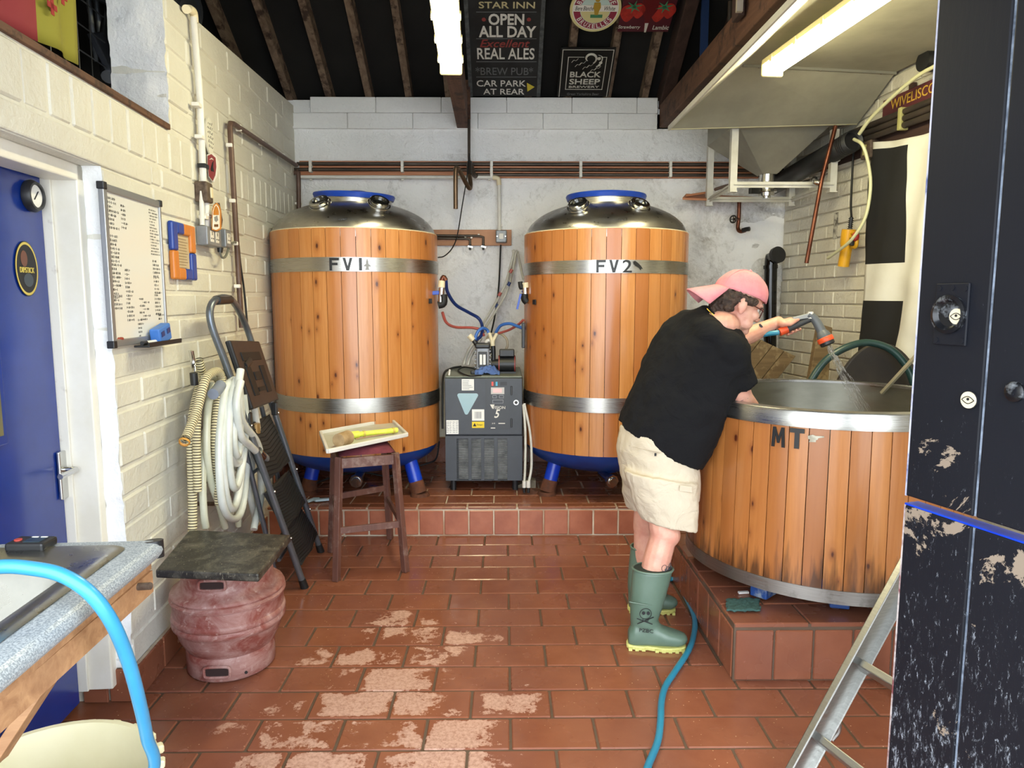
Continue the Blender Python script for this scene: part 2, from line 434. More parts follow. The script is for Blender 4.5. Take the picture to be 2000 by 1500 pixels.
# ================================================================== THE ROOM
M_GROUT = mat('grout', '#5C4B3D', .7, 0, '#54402F', 12, .3)
M_GROUTW = mat('pale_grout', '#C9BEAC', .8, 0, '#94735A', 3, .2)
M_RISER = mat('riser_tile_glaze', '#A9684F', .28, 0, '#93543E', 6, .08)
M_CONC = mat('bounce_concrete', '#B5B1A8', .85, 0, '#A5A198', 4, .3)
# floor
floor = MB().box((.3, 2.55, -.055), (4.6, 3.9, .1)).build('floor', M_GROUT, org=(0, 2, 0)); floor['kind'] = 'structure'
yard = MB().box((0, -3.2, -.06), (14, 7.55, .1)).build('floor_bounce_yard', M_CONC); yard['kind'] = 'structure'  # unseen ground outside, added to bounce daylight into the room
rnd = random.Random(3)
TS, TL = .1818, .297
def lay(parent, x, y, z, sx, sy, sz, name='tile', m=None, R=None):
    m = m or M_TILE; me = brick_of(sx, sy, sz, m, .004)
    M = Matrix.Translation((x, y, z)) @ (R or Matrix.Rotation(rnd.uniform(-.004, .004), 4, 'Z'))
    return inst(name, me, parent, M)
for r in range(17):
    y1 = 4.404-TS*r; y0 = y1-TS; off = (.02 if r % 2 else -.125)
    xr = .895 if y0 > 2.60 else 1.55
    k = math.floor((-1.75-off)/TL)
    while True:
        a, b = off+k*TL, off+(k+1)*TL; k += 1
        if a > xr-.03: break
        lo = lx((y0+y1)/2)+(.0 if y0 > 2.5 else -.26)
        if b < lo+.02: continue
        a = max(a, lo+.002); b = min(b, xr)
        lay(floor, (a+b)/2, (y0+y1)/2, -.010+rnd.uniform(-.0015, .0005), b-a-.009, TS-.009, .02)
# back platform (step) and mash tun platform
step = MB().box((.35, 5.045, .085), (4.0, 1.296, .20)).build('floor_step', M_GROUTW, org=(0, 5, 0)); step['kind'] = 'structure'
for i in range(22):
    x = -1.50+.159*i
    if x > .88: break
    lay(step, x+.0795, 4.403, .086, .149, .02, .158, 'riser_tile', M_RISER)
for i in range(9):
    x = -1.51+.318*i
    if x > .75: break
    lay(step, x+.159, 4.432, .181, .308, .075, .018, 'nosing_tile')
for r in range(7):
    y0 = 4.474+TS*r; y1 = min(y0+TS, 5.66)
    if y1-y0 < .05: break
    for i in range(13):
        a = -1.62+.31*i-(.155 if r % 2 else 0); b = a+.31
        a = max(a, lx((y0+y1)/2)+.004)
        if b-a < .03 or a > 2.0: continue
        lay(step, (a+b)/2, (y0+y1)/2, .180+rnd.uniform(-.001, .0005), b-a-.008, y1-y0-.008, .02)
tp = MB().box((1.695, 3.54, .108), (1.586, 1.786, .250)).build('floor_platform', M_GROUT, org=(1.5, 3.5, 0)); tp['kind'] = 'structure'
for i in range(11):
    y = 2.655+.165*i
    if y > 4.33: break
    lay(tp, .908, y+.0825, .106, .02, .155, .205, 'riser_tile')
for i in range(6):
    x = .905+.156*i
    lay(tp, x+.078, 2.650, .106, .148, .02, .205, 'riser_tile')
for r in range(10):
    y0 = 2.643+.18*r; y1 = min(y0+.18, 4.42)
    if y1-y0 < .04: break
    for i in range(6):
        a = .899+.30*i-(.12 if r % 2 else 0); b = a+.30; a = max(a, .899)
        if i > 3 and r > 1: continue
        lay(tp, (a+b)/2, (y0+y1)/2, .228+rnd.uniform(-.001, .0005), b-a-.006, y1-y0-.006, .02)
# ---- left wall: shell set back behind the block faces
def WL(s, z, off=0):           # point of the left wall at depth s, height z, off metres into the room
    return Vector((lx(s)+off, s+SL*off, z))
def wslab(mb, s0, s1, z0, z1, off0, off1, z1b=None):
    z1b = z1 if z1b is None else z1b
    P = [WL(s0, z0, off0), WL(s1, z0, off0), WL(s1, z1b, off0), WL(s0, z1, off0)]
    Q = [WL(s0, z0, off1), WL(s1, z0, off1), WL(s1, z1b, off1), WL(s0, z1, off1)]
    a = [mb.bm.verts.new(p) for p in P]; b = [mb.bm.verts.new(p) for p in Q]
    mb.bm.faces.new(a); mb.bm.faces.new(b[::-1])
    for i in range(4): mb.bm.faces.new((a[i], b[i], b[(i+1) % 4], a[(i+1) % 4]))
DC = 2.535     # far corner of the door recess
mb = MB()
wslab(mb, DC+.005, 5.8, 0, 2.225, -.30, -.006)
wslab(mb, 3.175, 5.8, 2.225, 2.795, -.225, -.006, 2.985)
wslab(mb, .75, DC+.005, 1.955, 2.225, -.30, -.006)
wslab(mb, .75, 1.22, 0, 1.955, -.30, -.006)
wall_left = mb.build('wall_left', M_BLOCKD, org=(-1.4, 2.7, 0)); wall_left['kind'] = 'structure'
# white end face of the wall beside the upper opening and the reveal beside the door
mb = MB(); N = 26
for (s, z0, z1, o0, o1) in ((3.17, 2.24, 3.35, -.225, 0.002), (DC, .135, 1.955, -.06, .002)):
    nz = int((z1-z0)/.02); no = max(3, int((o1-o0)/.02)); G = []
    for i in range(nz+1):
        row = []
        for j in range(no+1):
            z = z0+(z1-z0)*i/nz; o = o0+(o1-o0)*j/no; p = WL(s, z, o)
            course = .012*math.exp(-(((z % .107)-.0)/.008)**2)
            p.y -= .010*mn.fractal(p*9, 1, 2, 4)-course+.004
            if j in (0, no): p.x += .006*mn.noise(p*30)
            row.append(mb.bm.verts.new(p))
        G.append(row)
    for i in range(nz):
        for j in range(no): mb.bm.faces.new((G[i][j], G[i][j+1], G[i+1][j+1], G[i+1][j]))
mb.build('reveal', M_PLASTERC, wall_left, smooth=True)
rb = random.Random(5)
def wz(s, z): return z+.055*max(z-1.5, 0)*max(s-3.6, 0)
Rl = Matrix.Rotation(math.atan(SL), 4, 'Z')
def block(s0, s1, z0, z1, g=.012):
    s = (s0+s1)/2; z = wz(s, (z0+z1)/2)
    L = max(s1-s0-g, .02); H = z1-z0-g
    L = round(L, 2); H = round(H, 3)
    me = brick_of(.03, L, H, M_BLOCK, .007)
    p = WL(s, z, -.015+rb.uniform(-.003, .003)); M = Matrix.Translation(p) @ Rl @ Matrix.Rotation(rb.uniform(-.008, .008), 4, 'X')
    inst('block', me, wall_left, M)
BH, BL = .107, .42
def course(s0, s1, z0, z1, ph):
    k = math.floor((s0-ph)/BL)
    while ph+k*BL < s1-.02:
        a, b = max(ph+k*BL, s0), min(ph+(k+1)*BL, s1); k += 1
        if b-a > .04: block(a, b, z0, z1)
r = 0; z = .137
while z < 1.94:
    course(DC, 5.66, z, z+BH, DC+(BL*.5 if r % 2 else 0)); z += BH; r += 1
zt = z      # ~1.956
course(2.95, 5.66, zt, 2.045, DC+.1)
MB().box((0, 0, 0), (.03, 2.2, .083)).bumpy(lambda c: WL(1.85+c.y, 2.0+c.z, -.012+c.x)).build('lintel', M_BLOCK, wall_left, bev=.006)
s = .80
while s < 5.62:
    block(s, s+.13, 2.045, 2.218, .013); s += .131
for r in range(5):
    z0 = 2.225+r*.114; course(3.175, 5.66, z0, z0+.114, 3.175+(.24 if r % 2 else .02))
# ledge of the opening above the door
MB().box((0, 0, 0), (.31, 2.42, .024)).bumpy(lambda c: WL(1.955+c.y, 2.232+c.z, -.147+c.x)).build('trim_1', M_BEAM, bev=.003, kind='structure')
# ---- back wall
mb = MB(); NX, NZ = 210, 150; G = []
for j in range(NZ+1):
    row = []
    for i in range(NX+1):
        x = -1.75+4.15*i/NX; z = .0+2.81*j/NZ; q = Vector((x*1.7, 3, z*2.3))
        d = .020*mn.fractal(q, .9, 2.1, 5)+.012*abs(mn.noise(Vector((x*5, 1, z*7))))
        if z > 2.55: d *= .45
        row.append(mb.bm.verts.new((x, YB+.012-d, z)))
    G.append(row)
for j in range(NZ):
    for i in range(NX): mb.bm.faces.new((G[j][i], G[j][i+1], G[j+1][i+1], G[j+1][i]))
t = NT('dirty_whitewash'); p = t.wpos(); sx = t.new('ShaderNodeSeparateXYZ'); t.link(p, sx.inputs[0])
c = t.mix(t.ramp(t.noise(p, 2.1, 5, .6), [(.3, 0.0), (.7, 1.0)]), '#F2F3F5', '#E8E9EA')
f = t.math('ADD', t.math('MULTIPLY', t.noise(p, 2.6, 8, .74, 1.5), .6), t.math('MULTIPLY', t.noise(p, 22, 7, .8, 1.0), .4))
bx = t.math('MULTIPLY', t.math('ADD', sx.outputs[0], .2), .030)
hz = t.math('MULTIPLY', t.math('GREATER_THAN', sx.outputs[2], 2.62), -.06)
f = t.math('ADD', t.math('ADD', f, bx), hz)
c = t.mix(t.ramp(f, [(.525, 0.0), (.64, .42), (.73, .95)]), c, '#8A8680')
t.set(Base_Color=c, Roughness=.6, Specular_IOR_Level=.3)
t.bump(t.math('ADD', t.noise(p, 40, 6, .62), t.math('MULTIPLY', t.noise(p, 8, 4, .6, 1), 1.5)), .8, .012)
wall_back = mb.build('wall_back', t.m, org=(0, YB, 0), smooth=True, angle=0); wall_back['kind'] = 'structure'
MB().box((.3, YB+.17, 1.46), (4.4, .3, 2.92)).box((.3, YB+.17, 2.9), (4.4, .3, .24)).build('core', M_PLASTERC, wall_back)
for r in range(2):
    z0 = 2.80+r*.117; x = -1.7+(.22 if r else 0)
    while x < 1.15:
        b = min(x+.5, 1.18)
        if b-x > .05:
            me = brick_of(round(b-x-.003, 3), .04, .115, M_PLASTERC, .003)
            inst('block', me, wall_back, Matrix.Translation(((x+b)/2, YB-.002+rb.uniform(-.002, .002), z0+.0585)))
        x = b
# skirting tiles
bl = MB().box((0, 0, 0), (.012, 3.1, .13)).bumpy(lambda c: WL(4.11+c.y, .067+c.z, .004+c.x)).build('baseboard_left', M_GROUTW, kind='structure', org=(-1.45, 3.5, 0))
s = DC
while s < 4.38:
    me = brick_of(.012, .222, .128, M_TILE, .003)
    inst('tile', me, bl, Matrix.Translation(WL(s+.115, .067, .011)) @ Rl); s += .230
while s < 5.6:
    me = brick_of(.012, .222, .17, M_TILE, .003)
    inst('tile', me, bl, Matrix.Translation(WL(s+.115, .275, .011)) @ Rl); s += .230
for o in (-.055,):
    me = brick_of(.09, .012, .128, M_TILE, .003)
    inst('tile', me, bl, Matrix.Translation(WL(DC-.012, .067, -.04)))
    inst('tile', me, bl, Matrix.Translation(WL(DC-.012, .067, -.135)))
bb = MB().box((.3, YB-.01, .29), (3.9, .02, .21)).build('baseboard_back', M_GROUTW, kind='structure', org=(0, YB, .19))
for i in range(24):
    x = -1.62+.165*i
    if x > 2.1: break
    inst('tile', brick_of(.157, .014, .2, M_TILE, .003), bb, Matrix.Translation((x+.08, YB-.024, .292)))
# ---- right wall
ang = math.atan(.097); Rr = Matrix.Rotation(ang, 4, 'Z')
def WR(Y, z, off=0): return Vector((rx(Y)-off, Y-.097*off, z))
mb = MB()
P = [(5.85, 0), (.75, 0), (.75, 3.6), (3.2, 4.9), (5.85, 3.0)]
mb.slab([WR(a, b, -.3) for a, b in P], .292, n=(-1, 0, 0))
wall_right = mb.build('wall_right', M_BRICKR, org=(2.3, 3.2, 0), kind='structure')
RBL, RBH = .255, .0905
for r in range(25):
    z0 = .56+r*RBH; k = -1
    if z0+RBH > 2.83: break
    while True:
        b = YB-(k*RBL)-(RBL/2 if r % 2 else 0); a = b-RBL; k += 1
        if b < 3.55: break
        b = min(b, YB-.005)
        if b-a < .04: continue
        L = round(b-a-.009, 2)
        me = brick_of(.03, L, RBH-.009, M_BRICKR, .005)
        inst('brick', me, wall_right, Matrix.Translation(WR((a+b)/2, z0+RBH/2, -.009+rb.uniform(-.003, .003))) @ Rr)
# ---- roof
mb = MB(); up = Vector((0, -math.cos(RA), math.sin(RA)))
e0 = Vector((0, YB+.5, 3.03-.5*math.tan(RA))); L1 = 3.2
q = [e0+Vector((-3.5, 0, 0)), e0+Vector((2.9, 0, 0)), e0+Vector((2.9, 0, 0))+up*L1, e0+Vector((-3.5, 0, 0))+up*L1]
mb.slab([v+RN*.10 for v in q], .08, n=RN)
rg = e0+up*L1
f2 = Vector((0, .3, rg.z-(rg.y-.3)*.62))
q = [rg+Vector((2.9, 0, .11)), rg+Vector((-3.5, 0, .11)), f2+Vector((-3.5, 0, .11)), f2+Vector((2.9, 0, .11))]
mb.slab(q, .08, n=(0, 0, 1))
ceiling = mb.build('ceiling', M_ROOF, org=(0, 3.5, 4), kind='structure')
R0 = Vector((0, YB, 3.03))
for i, X in enumerate((-2.56, -2.25, -1.95, -1.645, -1.34, -1.035, -.73, -.425, .185, .49, .795, 1.08)):
    a = Vector((X, YB+.2, 3.03-.2*math.tan(RA)))+RN*.05
    MB().bar(a, a+up*2.6, .052, .10, RN).build('rafter', M_RAFTER, ceiling, bev=.004)
a = Vector((1.24, YB+.12, 3.03-.12*math.tan(RA)))+RN*.03
MB().bar(a, a+up*2.6, .09, .16, RN).build('principal_rafter', M_DARKBEAM, ceiling, bev=.006)
a = Vector((1.58, YB+.12, 3.03-.12*math.tan(RA)))+RN*.03
MB().bar(a, a+up*2.6, .07, .12, RN).build('rafter', M_DARKBEAM, ceiling, bev=.006)
MB().box((1.345, 5.0, 3.35), (.05, .02, .9)).build('hanging_strip', mat('navy_paint', '#14305C', .6), ceiling)
# beams that run from the back wall towards the front
MB().bar((-.318, YB-.0, 2.91), (-.262, 1.9, 2.91), .088, .21, (0, 0, 1)).build('tie_beam', M_BEAM, ceiling, bev=.006)
MB().box((-.268, 5.50, 2.975), (.035, .05, .27)).build('bracket', M_BEAM, ceiling, bev=.003)
MB().bar((1.258, YB, 2.90), (1.258, 1.4, 2.88), .12, .17, (0, 0, 1)).build('tie_beam', M_BEAM, ceiling, bev=.006)
pa = gx(1432, 88, 1.15)
MB().box((1.17, pa.y, 3.10), (.035, .10, .42)).build('hanger_post', M_DARKBEAM, ceiling, bev=.004)
MB().box((1.155, pa.y-.062, 3.08), (.03, .022, .36)).build('hanger_strip', mat('pale_strip', '#A79E92', .7), ceiling)
MB().box((1.17, pa.y-.03, 3.13), (.17, .26, .05)).build('timber_end', mat('new_timber', '#B07A3F', .6, 0, '#9A6632', 8), ceiling, bev=.003)
# ---- outer walls that close the room, and the front wall around the big doorway
M_OUT = mat('rendered_wall', '#B8B4A8', .8)
MB().box((-3.35, 3.2, 2.4), (.2, 5.9, 4.8)).build('wall_outer_left', mat('dark_store_wall', '#2A2622', .9), kind='structure')
MB().box((-2.4, YB+.3, 2.2), (2.2, .2, 4.4)).build('wall_store_back', MATS['dark_store_wall'], kind='structure')
MB().box((-2.62, 2.9, 2.15), (1.5, 5.4, .06)).build('floor_store', MATS['dark_store_wall'], kind='structure')
mb = MB().box((-2.45, .62, 1.9), (1.9, .2, 3.8)).box((2.45, .62, 1.9), (.6, .2, 3.8)).box((.3, .62, 3.62), (3.9, .2, .5))  # unseen; opening made wide and high to let in more daylight
mb.build('wall_front', M_OUT, kind='structure')
# ---- blue door and its frame
M_BLUEDOOR = mat('blue_door_gloss', '#14348C', .26, 0, '#102C7C', 3, .03, bscale=4, coat=.3)
M_FRAME = mat('frame_gloss_paint', '#E9E6DC', .35, 0, '#DDD8C8', 4, .12, bscale=20)
M_FRAMED = mat('chipped_frame', '#E0DCD0', .5, 0, '#A89C90', 9, .3, amt=(.62, .75))
fr = MB()
def wbox(mb, s0, s1, z0, z1, o0, o1): wslab(mb, s0, s1, z0, z1, o0, o1); return mb
wbox(fr, DC-.045, DC, .07, 1.955, -.16, -.058); wbox(fr, 1.22, DC, 1.90, 1.955, -.16, -.058)
o = fr.build('trim_2', M_FRAME, kind='structure', bev=.005, org=WL(DC, 0, -.1))
fr = MB(); wbox(fr, DC-.056, DC-.045, .07, 1.935, -.21, -.140); wbox(fr, 1.22, DC-.075, 1.905, 1.925, -.21, -.140)
fr.build('door_stop', M_FRAMED, o, bev=.003)
mb = MB(); wbox(mb, 1.22, DC-.02, 0, .07, -.34, -.20)
mb.build('trim_3', M_TILE, kind='structure')
d1 = MB(); wbox(d1, 1.25, DC-.058, .03, 1.912, -.215, -.170)
door_1 = d1.build('door_1', M_BLUEDOOR, kind='structure', bev=.004, org=WL(2.0, 0, -.2))
OFD = -.168
def DPt(px, py, off=OFD): return lw(px, py, off)
dn = Vector((1, SL, 0)).normalized(); ds = Vector((-SL, 1, 0)).normalized(); ZZ = Vector((0, 0, 1))
# glazed panel low left of the door
q = DPt(0, 870); mb = MB(); wbox(mb, 1.7, DPt(16, 870).y, q.z, q.z+.62, -.17, -.158)
pn = mb.build('glazing_bead', M_BLUEDOOR, door_1, bev=.003)
mb = MB(); wbox(mb, 1.74, DPt(5, 850).y, q.z+.03, q.z+.59, -.17, -.156); mb.build('pane', mat('dark_pane', '#3A3E38', .12, 0, '#6F6A4E', 6), pn)
# handle
hb = DPt(119, 928); mb = MB().box((0, 0, 0), (.012, .045, .17)).bumpy(lambda c: hb+dn*(c.x+.006)+ds*c.y+ZZ*c.z)
hp = mb.build('handle_plate', M_CHROME, door_1, bev=.004)
h0 = DPt(119, 917); MB().tube([h0, h0+dn*.045, h0+dn*.055-ds*.02, h0+dn*.055-ds*.11], .0095, 12, 5).build('lever', M_CHROME, hp, smooth=True)
# gauge
g = DPt(58, 383); mb = MB().lathe([(0, 0), (.050, 0), (.052, .012), (.045, .026), (.038, .026), (.036, .018)], g, 40, dn)
gg = mb.build('gauge', M_BLACK, door_1, smooth=True)
MB().lathe([(0, .017), (.037, .017), (.037, .019), (0, .019)], g, 32, dn).build('dial', M_WHITE, gg)
MB().bar(g+dn*.021-ds*.012-ZZ*.012, g+dn*.021+ds*.012+ZZ*.016, .003, .002).build('needle', M_PRINT, gg)
# round sticker (black with a yellow ring)
g = DPt(52, 525); mb = MB()
def oval(mb, c, a, b, o0, o1, n=44, rin=0):
    P = [c+ds*(a*math.cos(2*PI*k/n))+ZZ*(b*math.sin(2*PI*k/n))+dn*o0 for k in range(n)]
    mb.slab(P, o1-o0, n=dn); return mb
st = oval(MB(), g, .062, .088, 0, .001).build('sticker', M_PRINT, door_1)
M_YEL = mat('yellow_print', '#C9B65A', .5)
mb = MB(); n = 44
for k in range(n):
    t0, t1 = 2*PI*k/n, 2*PI*(k+1)/n
    pt = lambda t, s_: g+ds*(.062*s_*math.cos(t))+ZZ*(.088*s_*math.sin(t))+dn*.0014
    mb.quad(pt(t0, .88), pt(t1, .88), pt(t1, .97), pt(t0, .97))
mb.build('ring', M_YEL, st)
text('lettering', 'DIPSTICK', g-ZZ*.004, ds, ZZ, M_YEL, st, fit=(.078, .018), bold=.02, off=.0016)
oval(MB(), g+ZZ*.032-ds*.012, .018, .026, .0012, .0016, 20).build('portrait', mat('sticker_brown', '#6B4438', .6), st)
oval(MB(), g-ZZ*.036+ds*.005, .026, .022, .0012, .0016, 20).build('picture', mat('sticker_grey', '#3D4650', .6), st)
# ================================================================== FERMENTING TANKS
def stave_mesh(name, R, z0, z1, dth, th, m, flare=0):
    mb = MB(); n = 3; g = .0016/R; rows = [z0, z1]
    A = []
    for z in rows:
        Rz = R+flare*(z1-z)/(z1-z0)
        o = []; i_ = []
        for k in range(n+1):
            t = -dth/2+g+(dth-2*g)*k/n
            e = .0016 if k in (0, n) else 0
            o.append(mb.bm.verts.new(((Rz-e)*math.cos(t), (Rz-e)*math.sin(t), z)))
            i_.append(mb.bm.verts.new(((Rz-th)*math.cos(t), (Rz-th)*math.sin(t), z)))
        A.append((o, i_))
    for k in range(n):
        mb.bm.faces.new((A[0][0][k], A[0][0][k+1], A[1][0][k+1], A[1][0][k]))
        mb.bm.faces.new((A[1][0][k], A[1][0][k+1], A[1][1][k+1], A[1][1][k]))
        mb.bm.faces.new((A[0][0][k+1], A[0][0][k], A[0][1][k], A[0][1][k+1]))
    for k in (0, n):
        f = (A[0][0][k], A[1][0][k], A[1][1][k], A[0][1][k]); mb.bm.faces.new(f if k == 0 else f[::-1])
    bmesh.ops.recalc_face_normals(mb.bm, faces=mb.bm.faces[:])
    me = bpy.data.meshes.new(name); mb.bm.to_mesh(me); mb.bm.free(); me.materials.append(m)
    for p in me.polygons: p.use_smooth = True
    try: me.set_sharp_from_angle(angle=math.radians(25))
    except Exception: pass
    return me
def staves(parent, R, z0, z1, n, th, m, flare=0, phase=0):
    me = stave_mesh('stave', R, z0, z1, 2*PI/n, th, m, flare); O = ORIG[parent.name]
    for k in range(n):
        o = bpy.data.objects.new('stave', me); COL.objects.link(o); o.parent = parent
        o.rotation_euler.z = phase+2*PI*k/n; ORIG[o.name] = O
GLYPH = {'F': [[(0, 0), (.26, 0), (.26, 1), (0, 1)], [(.26, .80), (1, .80), (1, 1), (.26, 1)], [(.26, .42), (.85, .42), (.85, .61), (.26, .61)]],
 'I': [[(0, 0), (1, 0), (1, 1), (0, 1)]],
 'V': [[(0, 1), (.27, 1), (.5, .34), (.5, 0), (.36, 0)], [(.5, .34), (.73, 1), (1, 1), (.64, 0), (.5, 0)]],
 'T': [[(0, .78), (1, .78), (1, 1), (0, 1)], [(.33, 0), (.67, 0), (.67, .78), (.33, .78)]],
 'M': [[(0, 0), (.24, 0), (.30, 1), (.08, 1)], [(.76, 0), (1, 0), (.92, 1), (.70, 1)], [(.30, 1), (.27, .66), (.42, .20), (.5, .20), (.5, .52)], [(.70, 1), (.5, .52), (.5, .20), (.58, .20), (.73, .66)]]}
def curved_text(name, s, parent, c, R, z, a, m, h, w, bold=.012, off=.003, label=None):
    """one letter on the curved front: a = angle round the barrel"""
    e = Vector((math.cos(a), math.sin(a), 0)); p = Vector((c.x, c.y, 0))+e*(R+off)+Vector((0, 0, z)); xa = Vector((-e.y, e.x, 0))
    if s in GLYPH:
        mb = MB()
        for poly in GLYPH[s]: mb.slab([p+xa*((x-.5)*w)+ZZ*((y-.5)*h) for x, y in poly], .0025, n=e)
        return mb.build(name, m, parent, label=label)
    return text(name, s, p, xa, ZZ, m, parent, fit=(w, h), bold=bold, ext=.002, off=0, label=label)
def ang_at(c, R, px, py, z):
    """angle on the barrel where the sight line meets it"""
    r = ray(px, py); d = Vector((r.x, r.y)); o = Vector((-c.x, -c.y)); A = d.dot(d); B = 2*o.dot(d); C_ = o.dot(o)-R*R
    disc = max(B*B-4*A*C_, 0); t = (-B-math.sqrt(disc))/(2*A); p = o+d*t
    return math.atan2(p.y, p.x)
M_LETTER = mat('black_letter', '#0F1012', .4)
def fermenter(cx, label, extras):
    Rr_ = .553; c = Vector((cx, 4.92, .19)); t = thing('fermenting_tank', c, label, 'tank', 'wood clad fermenting tanks')
    zb, ztp = gy(1130, 862, 4.92-Rr_).z, gy(cx*1387/4.37+985, 445, 4.37).z
    zb = .515; ztp = 1.93
    staves(t, Rr_, zb-.19, ztp-.19, 38, .03, M_STAVE, phase=.04)
    # hoops
    for (ya, yb) in extras['hoops']:
        h0 = gy(700, yb, 4.92-Rr_).z; h1 = gy(700, ya, 4.92-Rr_).z
        MB().lathe([(Rr_-.004, h0), (Rr_+.004, h0), (Rr_+.004, h1), (Rr_-.004, h1)], (c.x, c.y, 0), 96, closed=True).build('hoop', M_STEEL, t, smooth=True, angle=30)
    # dome
    R = Rr_-.012; prof = []; Hd = .235
    for k in range(0, 25):
        a = PI/2*k/24; prof.append((R*math.cos(a)**1.0, ztp-.012+Hd*math.sin(a)**1.0))
    prof = [(R, ztp-.05)]+prof
    dome = MB().lathe(prof, (c.x, c.y, 0), 96).build('dome', M_DOME, t, smooth=True, angle=70)
    MB().lathe([(Rr_-.034, ztp-.004), (Rr_-.002, ztp-.004), (Rr_-.004, ztp+.006), (Rr_-.03, ztp+.006)], (c.x, c.y, 0), 96, closed=True).build('rim', M_CREAMPL, t, smooth=True)
    # manway collar and blue lid
    zt = ztp+Hd
    MB().lathe([(.25, zt-.05), (.25, zt+.005), (.235, zt+.005), (.235, zt-.05)], (c.x, c.y, 0), 64, closed=True).build('manway_collar', M_STEEL, t, smooth=True)
    lid = MB().lathe([(0, zt+.030), (.20, zt+.028), (.245, zt+.034), (.268, zt+.030), (.272, zt+.020), (.262, zt-.004), (.25, zt-.004), (.25, zt+.008), (0, zt+.008)], (c.x, c.y, 0), 72)
    if extras.get('tilt'):
        Mt = Matrix.Translation((c.x, c.y, zt)) @ Matrix.Rotation(math.radians(2.0), 4, 'Y') @ Matrix.Rotation(math.radians(2.5), 4, 'X') @ Matrix.Translation((-c.x, -c.y, -zt+.004))
        lid.bumpy(lambda v: Mt @ v)
    lid = lid.build('lid', M_BLUEPLASTIC, t, smooth=True)
    if extras.get('tilt'):
        MB().tube([(c.x-.10, c.y+.1, zt+.02), (c.x-.05, c.y+.08, zt+.058), (c.x+.05, c.y+.08, zt+.058), (c.x+.12, c.y+.1, zt+.03)], .014, 10).build('lid_handle', M_BLUEPLASTIC, lid, smooth=True)
    # two round ports leaning on the dome
    for (px, py) in extras['ports']:
        q = gy(px, py, 4.92-.36); a = math.atan2(q.y-c.y, q.x-c.x)
        e = Vector((math.cos(a), math.sin(a), 0)); rad = math.hypot(q.x-c.x, q.y-c.y)
        ax = (e*.75+ZZ*1).normalized(); b0 = Vector((c.x, c.y, 0))+e*rad+ZZ*(q.z-.02)
        po = MB().lathe([(.050, -.03), (.050, .016), (.062, .016), (.064, .030), (.058, .036), (.044, .036), (.042, .012), (0, .012)], b0, 40, ax).build('port', M_CHROME, t, smooth=True, angle=35)
        MB().lathe([(0, .020), (.042, .020), (.042, .024), (0, .024)], b0, 32, ax).build('sight_glass', mat('dark_glass', '#1B1D1E', .08), po)
        MB().lathe([(.064, .0), (.072, .0), (.072, .01), (.064, .01)], b0, 40, ax, closed=True).build('clamp_ring', M_CHROME, po, smooth=True)
    # blue dished bottom
    prof = []
    for k in range(0, 21):
        a = PI/2*k/20; prof.append(((Rr_-.012)*math.cos(a)**.75, zb+.01-.185*math.sin(a)))
    MB().lathe([(Rr_-.012, zb+.03)]+prof, (c.x, c.y, 0), 96).build('dished_bottom', M_BLUETANK, t, smooth=True, angle=70)
    # legs
    for k, (lx_, ly_) in enumerate(extras['legs']):
        f = Vector((lx_, ly_, .19)); d = Vector((f.x-c.x, f.y-c.y, 0)); top = Vector((c.x, c.y, 0))+d*.80+ZZ*.50
        foot0 = f+ZZ*.10; dd = (f-top).normalized()
        lg = MB().cyl(top, f-dd*.085, .047, .047, 24).build('leg', M_BLUELEG, t, smooth=True)
        MB().cyl(f-dd*.10, f-dd*.02, .050, .054, 24).build('rusty_foot', M_RUST, lg, smooth=True)
        MB().cyl(f-ZZ*.002, f+ZZ*.022, .066, .058, 28).build('foot_pad', M_RUST, lg, smooth=True)
    # drain cone with threaded cap
    D = extras['drain']; dv = gy(D[0], D[1], 4.42)
    top = Vector((c.x*.4+dv.x*.6, 4.62, .40))
    fin = MB().loft([(top, (.075, 0, 0), (0, .05, 0)), (Vector((dv.x, 4.56, dv.z+.03)), (.045, 0, 0), (0, .035, 0))], 4, power=1).build('outlet_bracket', M_BLUETANK, t)
    dr = Vector((D[2], -1, -.12)).normalized()
    MB().cyl(dv-dr*.16, dv-dr*.02, .03, .03, 20).build('outlet_pipe', M_CHROME, t, smooth=True)
    cap = MB().lathe([(0, .030), (.026, .030), (.030, .022), (.030, .012)], dv-dr*.02, 24, dr).build('outlet_cap', M_CHROME, t, smooth=True, angle=30)
    MB().cyl(dv-dr*.03, dv-dr*.004, .043, .043, 8).build('union_nut', M_CHROME, cap)
    return t, c, Rr_
T1x, T2x = gy(698, 620, 4.92).x, gy(1180, 620, 4.92).x
ft1, c1, RT_ = fermenter(T1x, 'left wood clad fermenting tank marked FV1 with blue lid, beside the white block wall',
    dict(hoops=[(502, 530), (779, 808)], tilt=1, ports=[(626, 394), (740, 394)], legs=[(-.569, 4.657), (-1.34, 4.73), (T1x, 5.35)], drain=(695, 941, 0.0)))
ft2, c2, RT_ = fermenter(T2x, 'right wood clad fermenting tank marked FV2 with blue lid, behind the man in the cap',
    dict(hoops=[(507, 533), (779, 808)], ports=[(1130, 398), (1248, 398)], legs=[(.287, 4.685), (1.08, 4.70), (T2x, 5.35)], drain=(1197, 941, .35)))
for (T_, c_, s, pts, y, hh) in ((ft1, c1, 'FVI', (653, 679, 704), 516, .088), (ft2, c2, 'FV2', (1174, 1199, 1225), 520, .088)):
    for ch, px in zip(s, pts):
        a = ang_at(c_, RT_+.004, px, y, 0); zz = gy(px, y, c_.y+RT_*math.sin(a)).z
        o = curved_text('letter', ch, T_, c_, RT_+.004, zz, a, M_LETTER, .076, {'I': .018}.get(ch, .058), bold=.012)
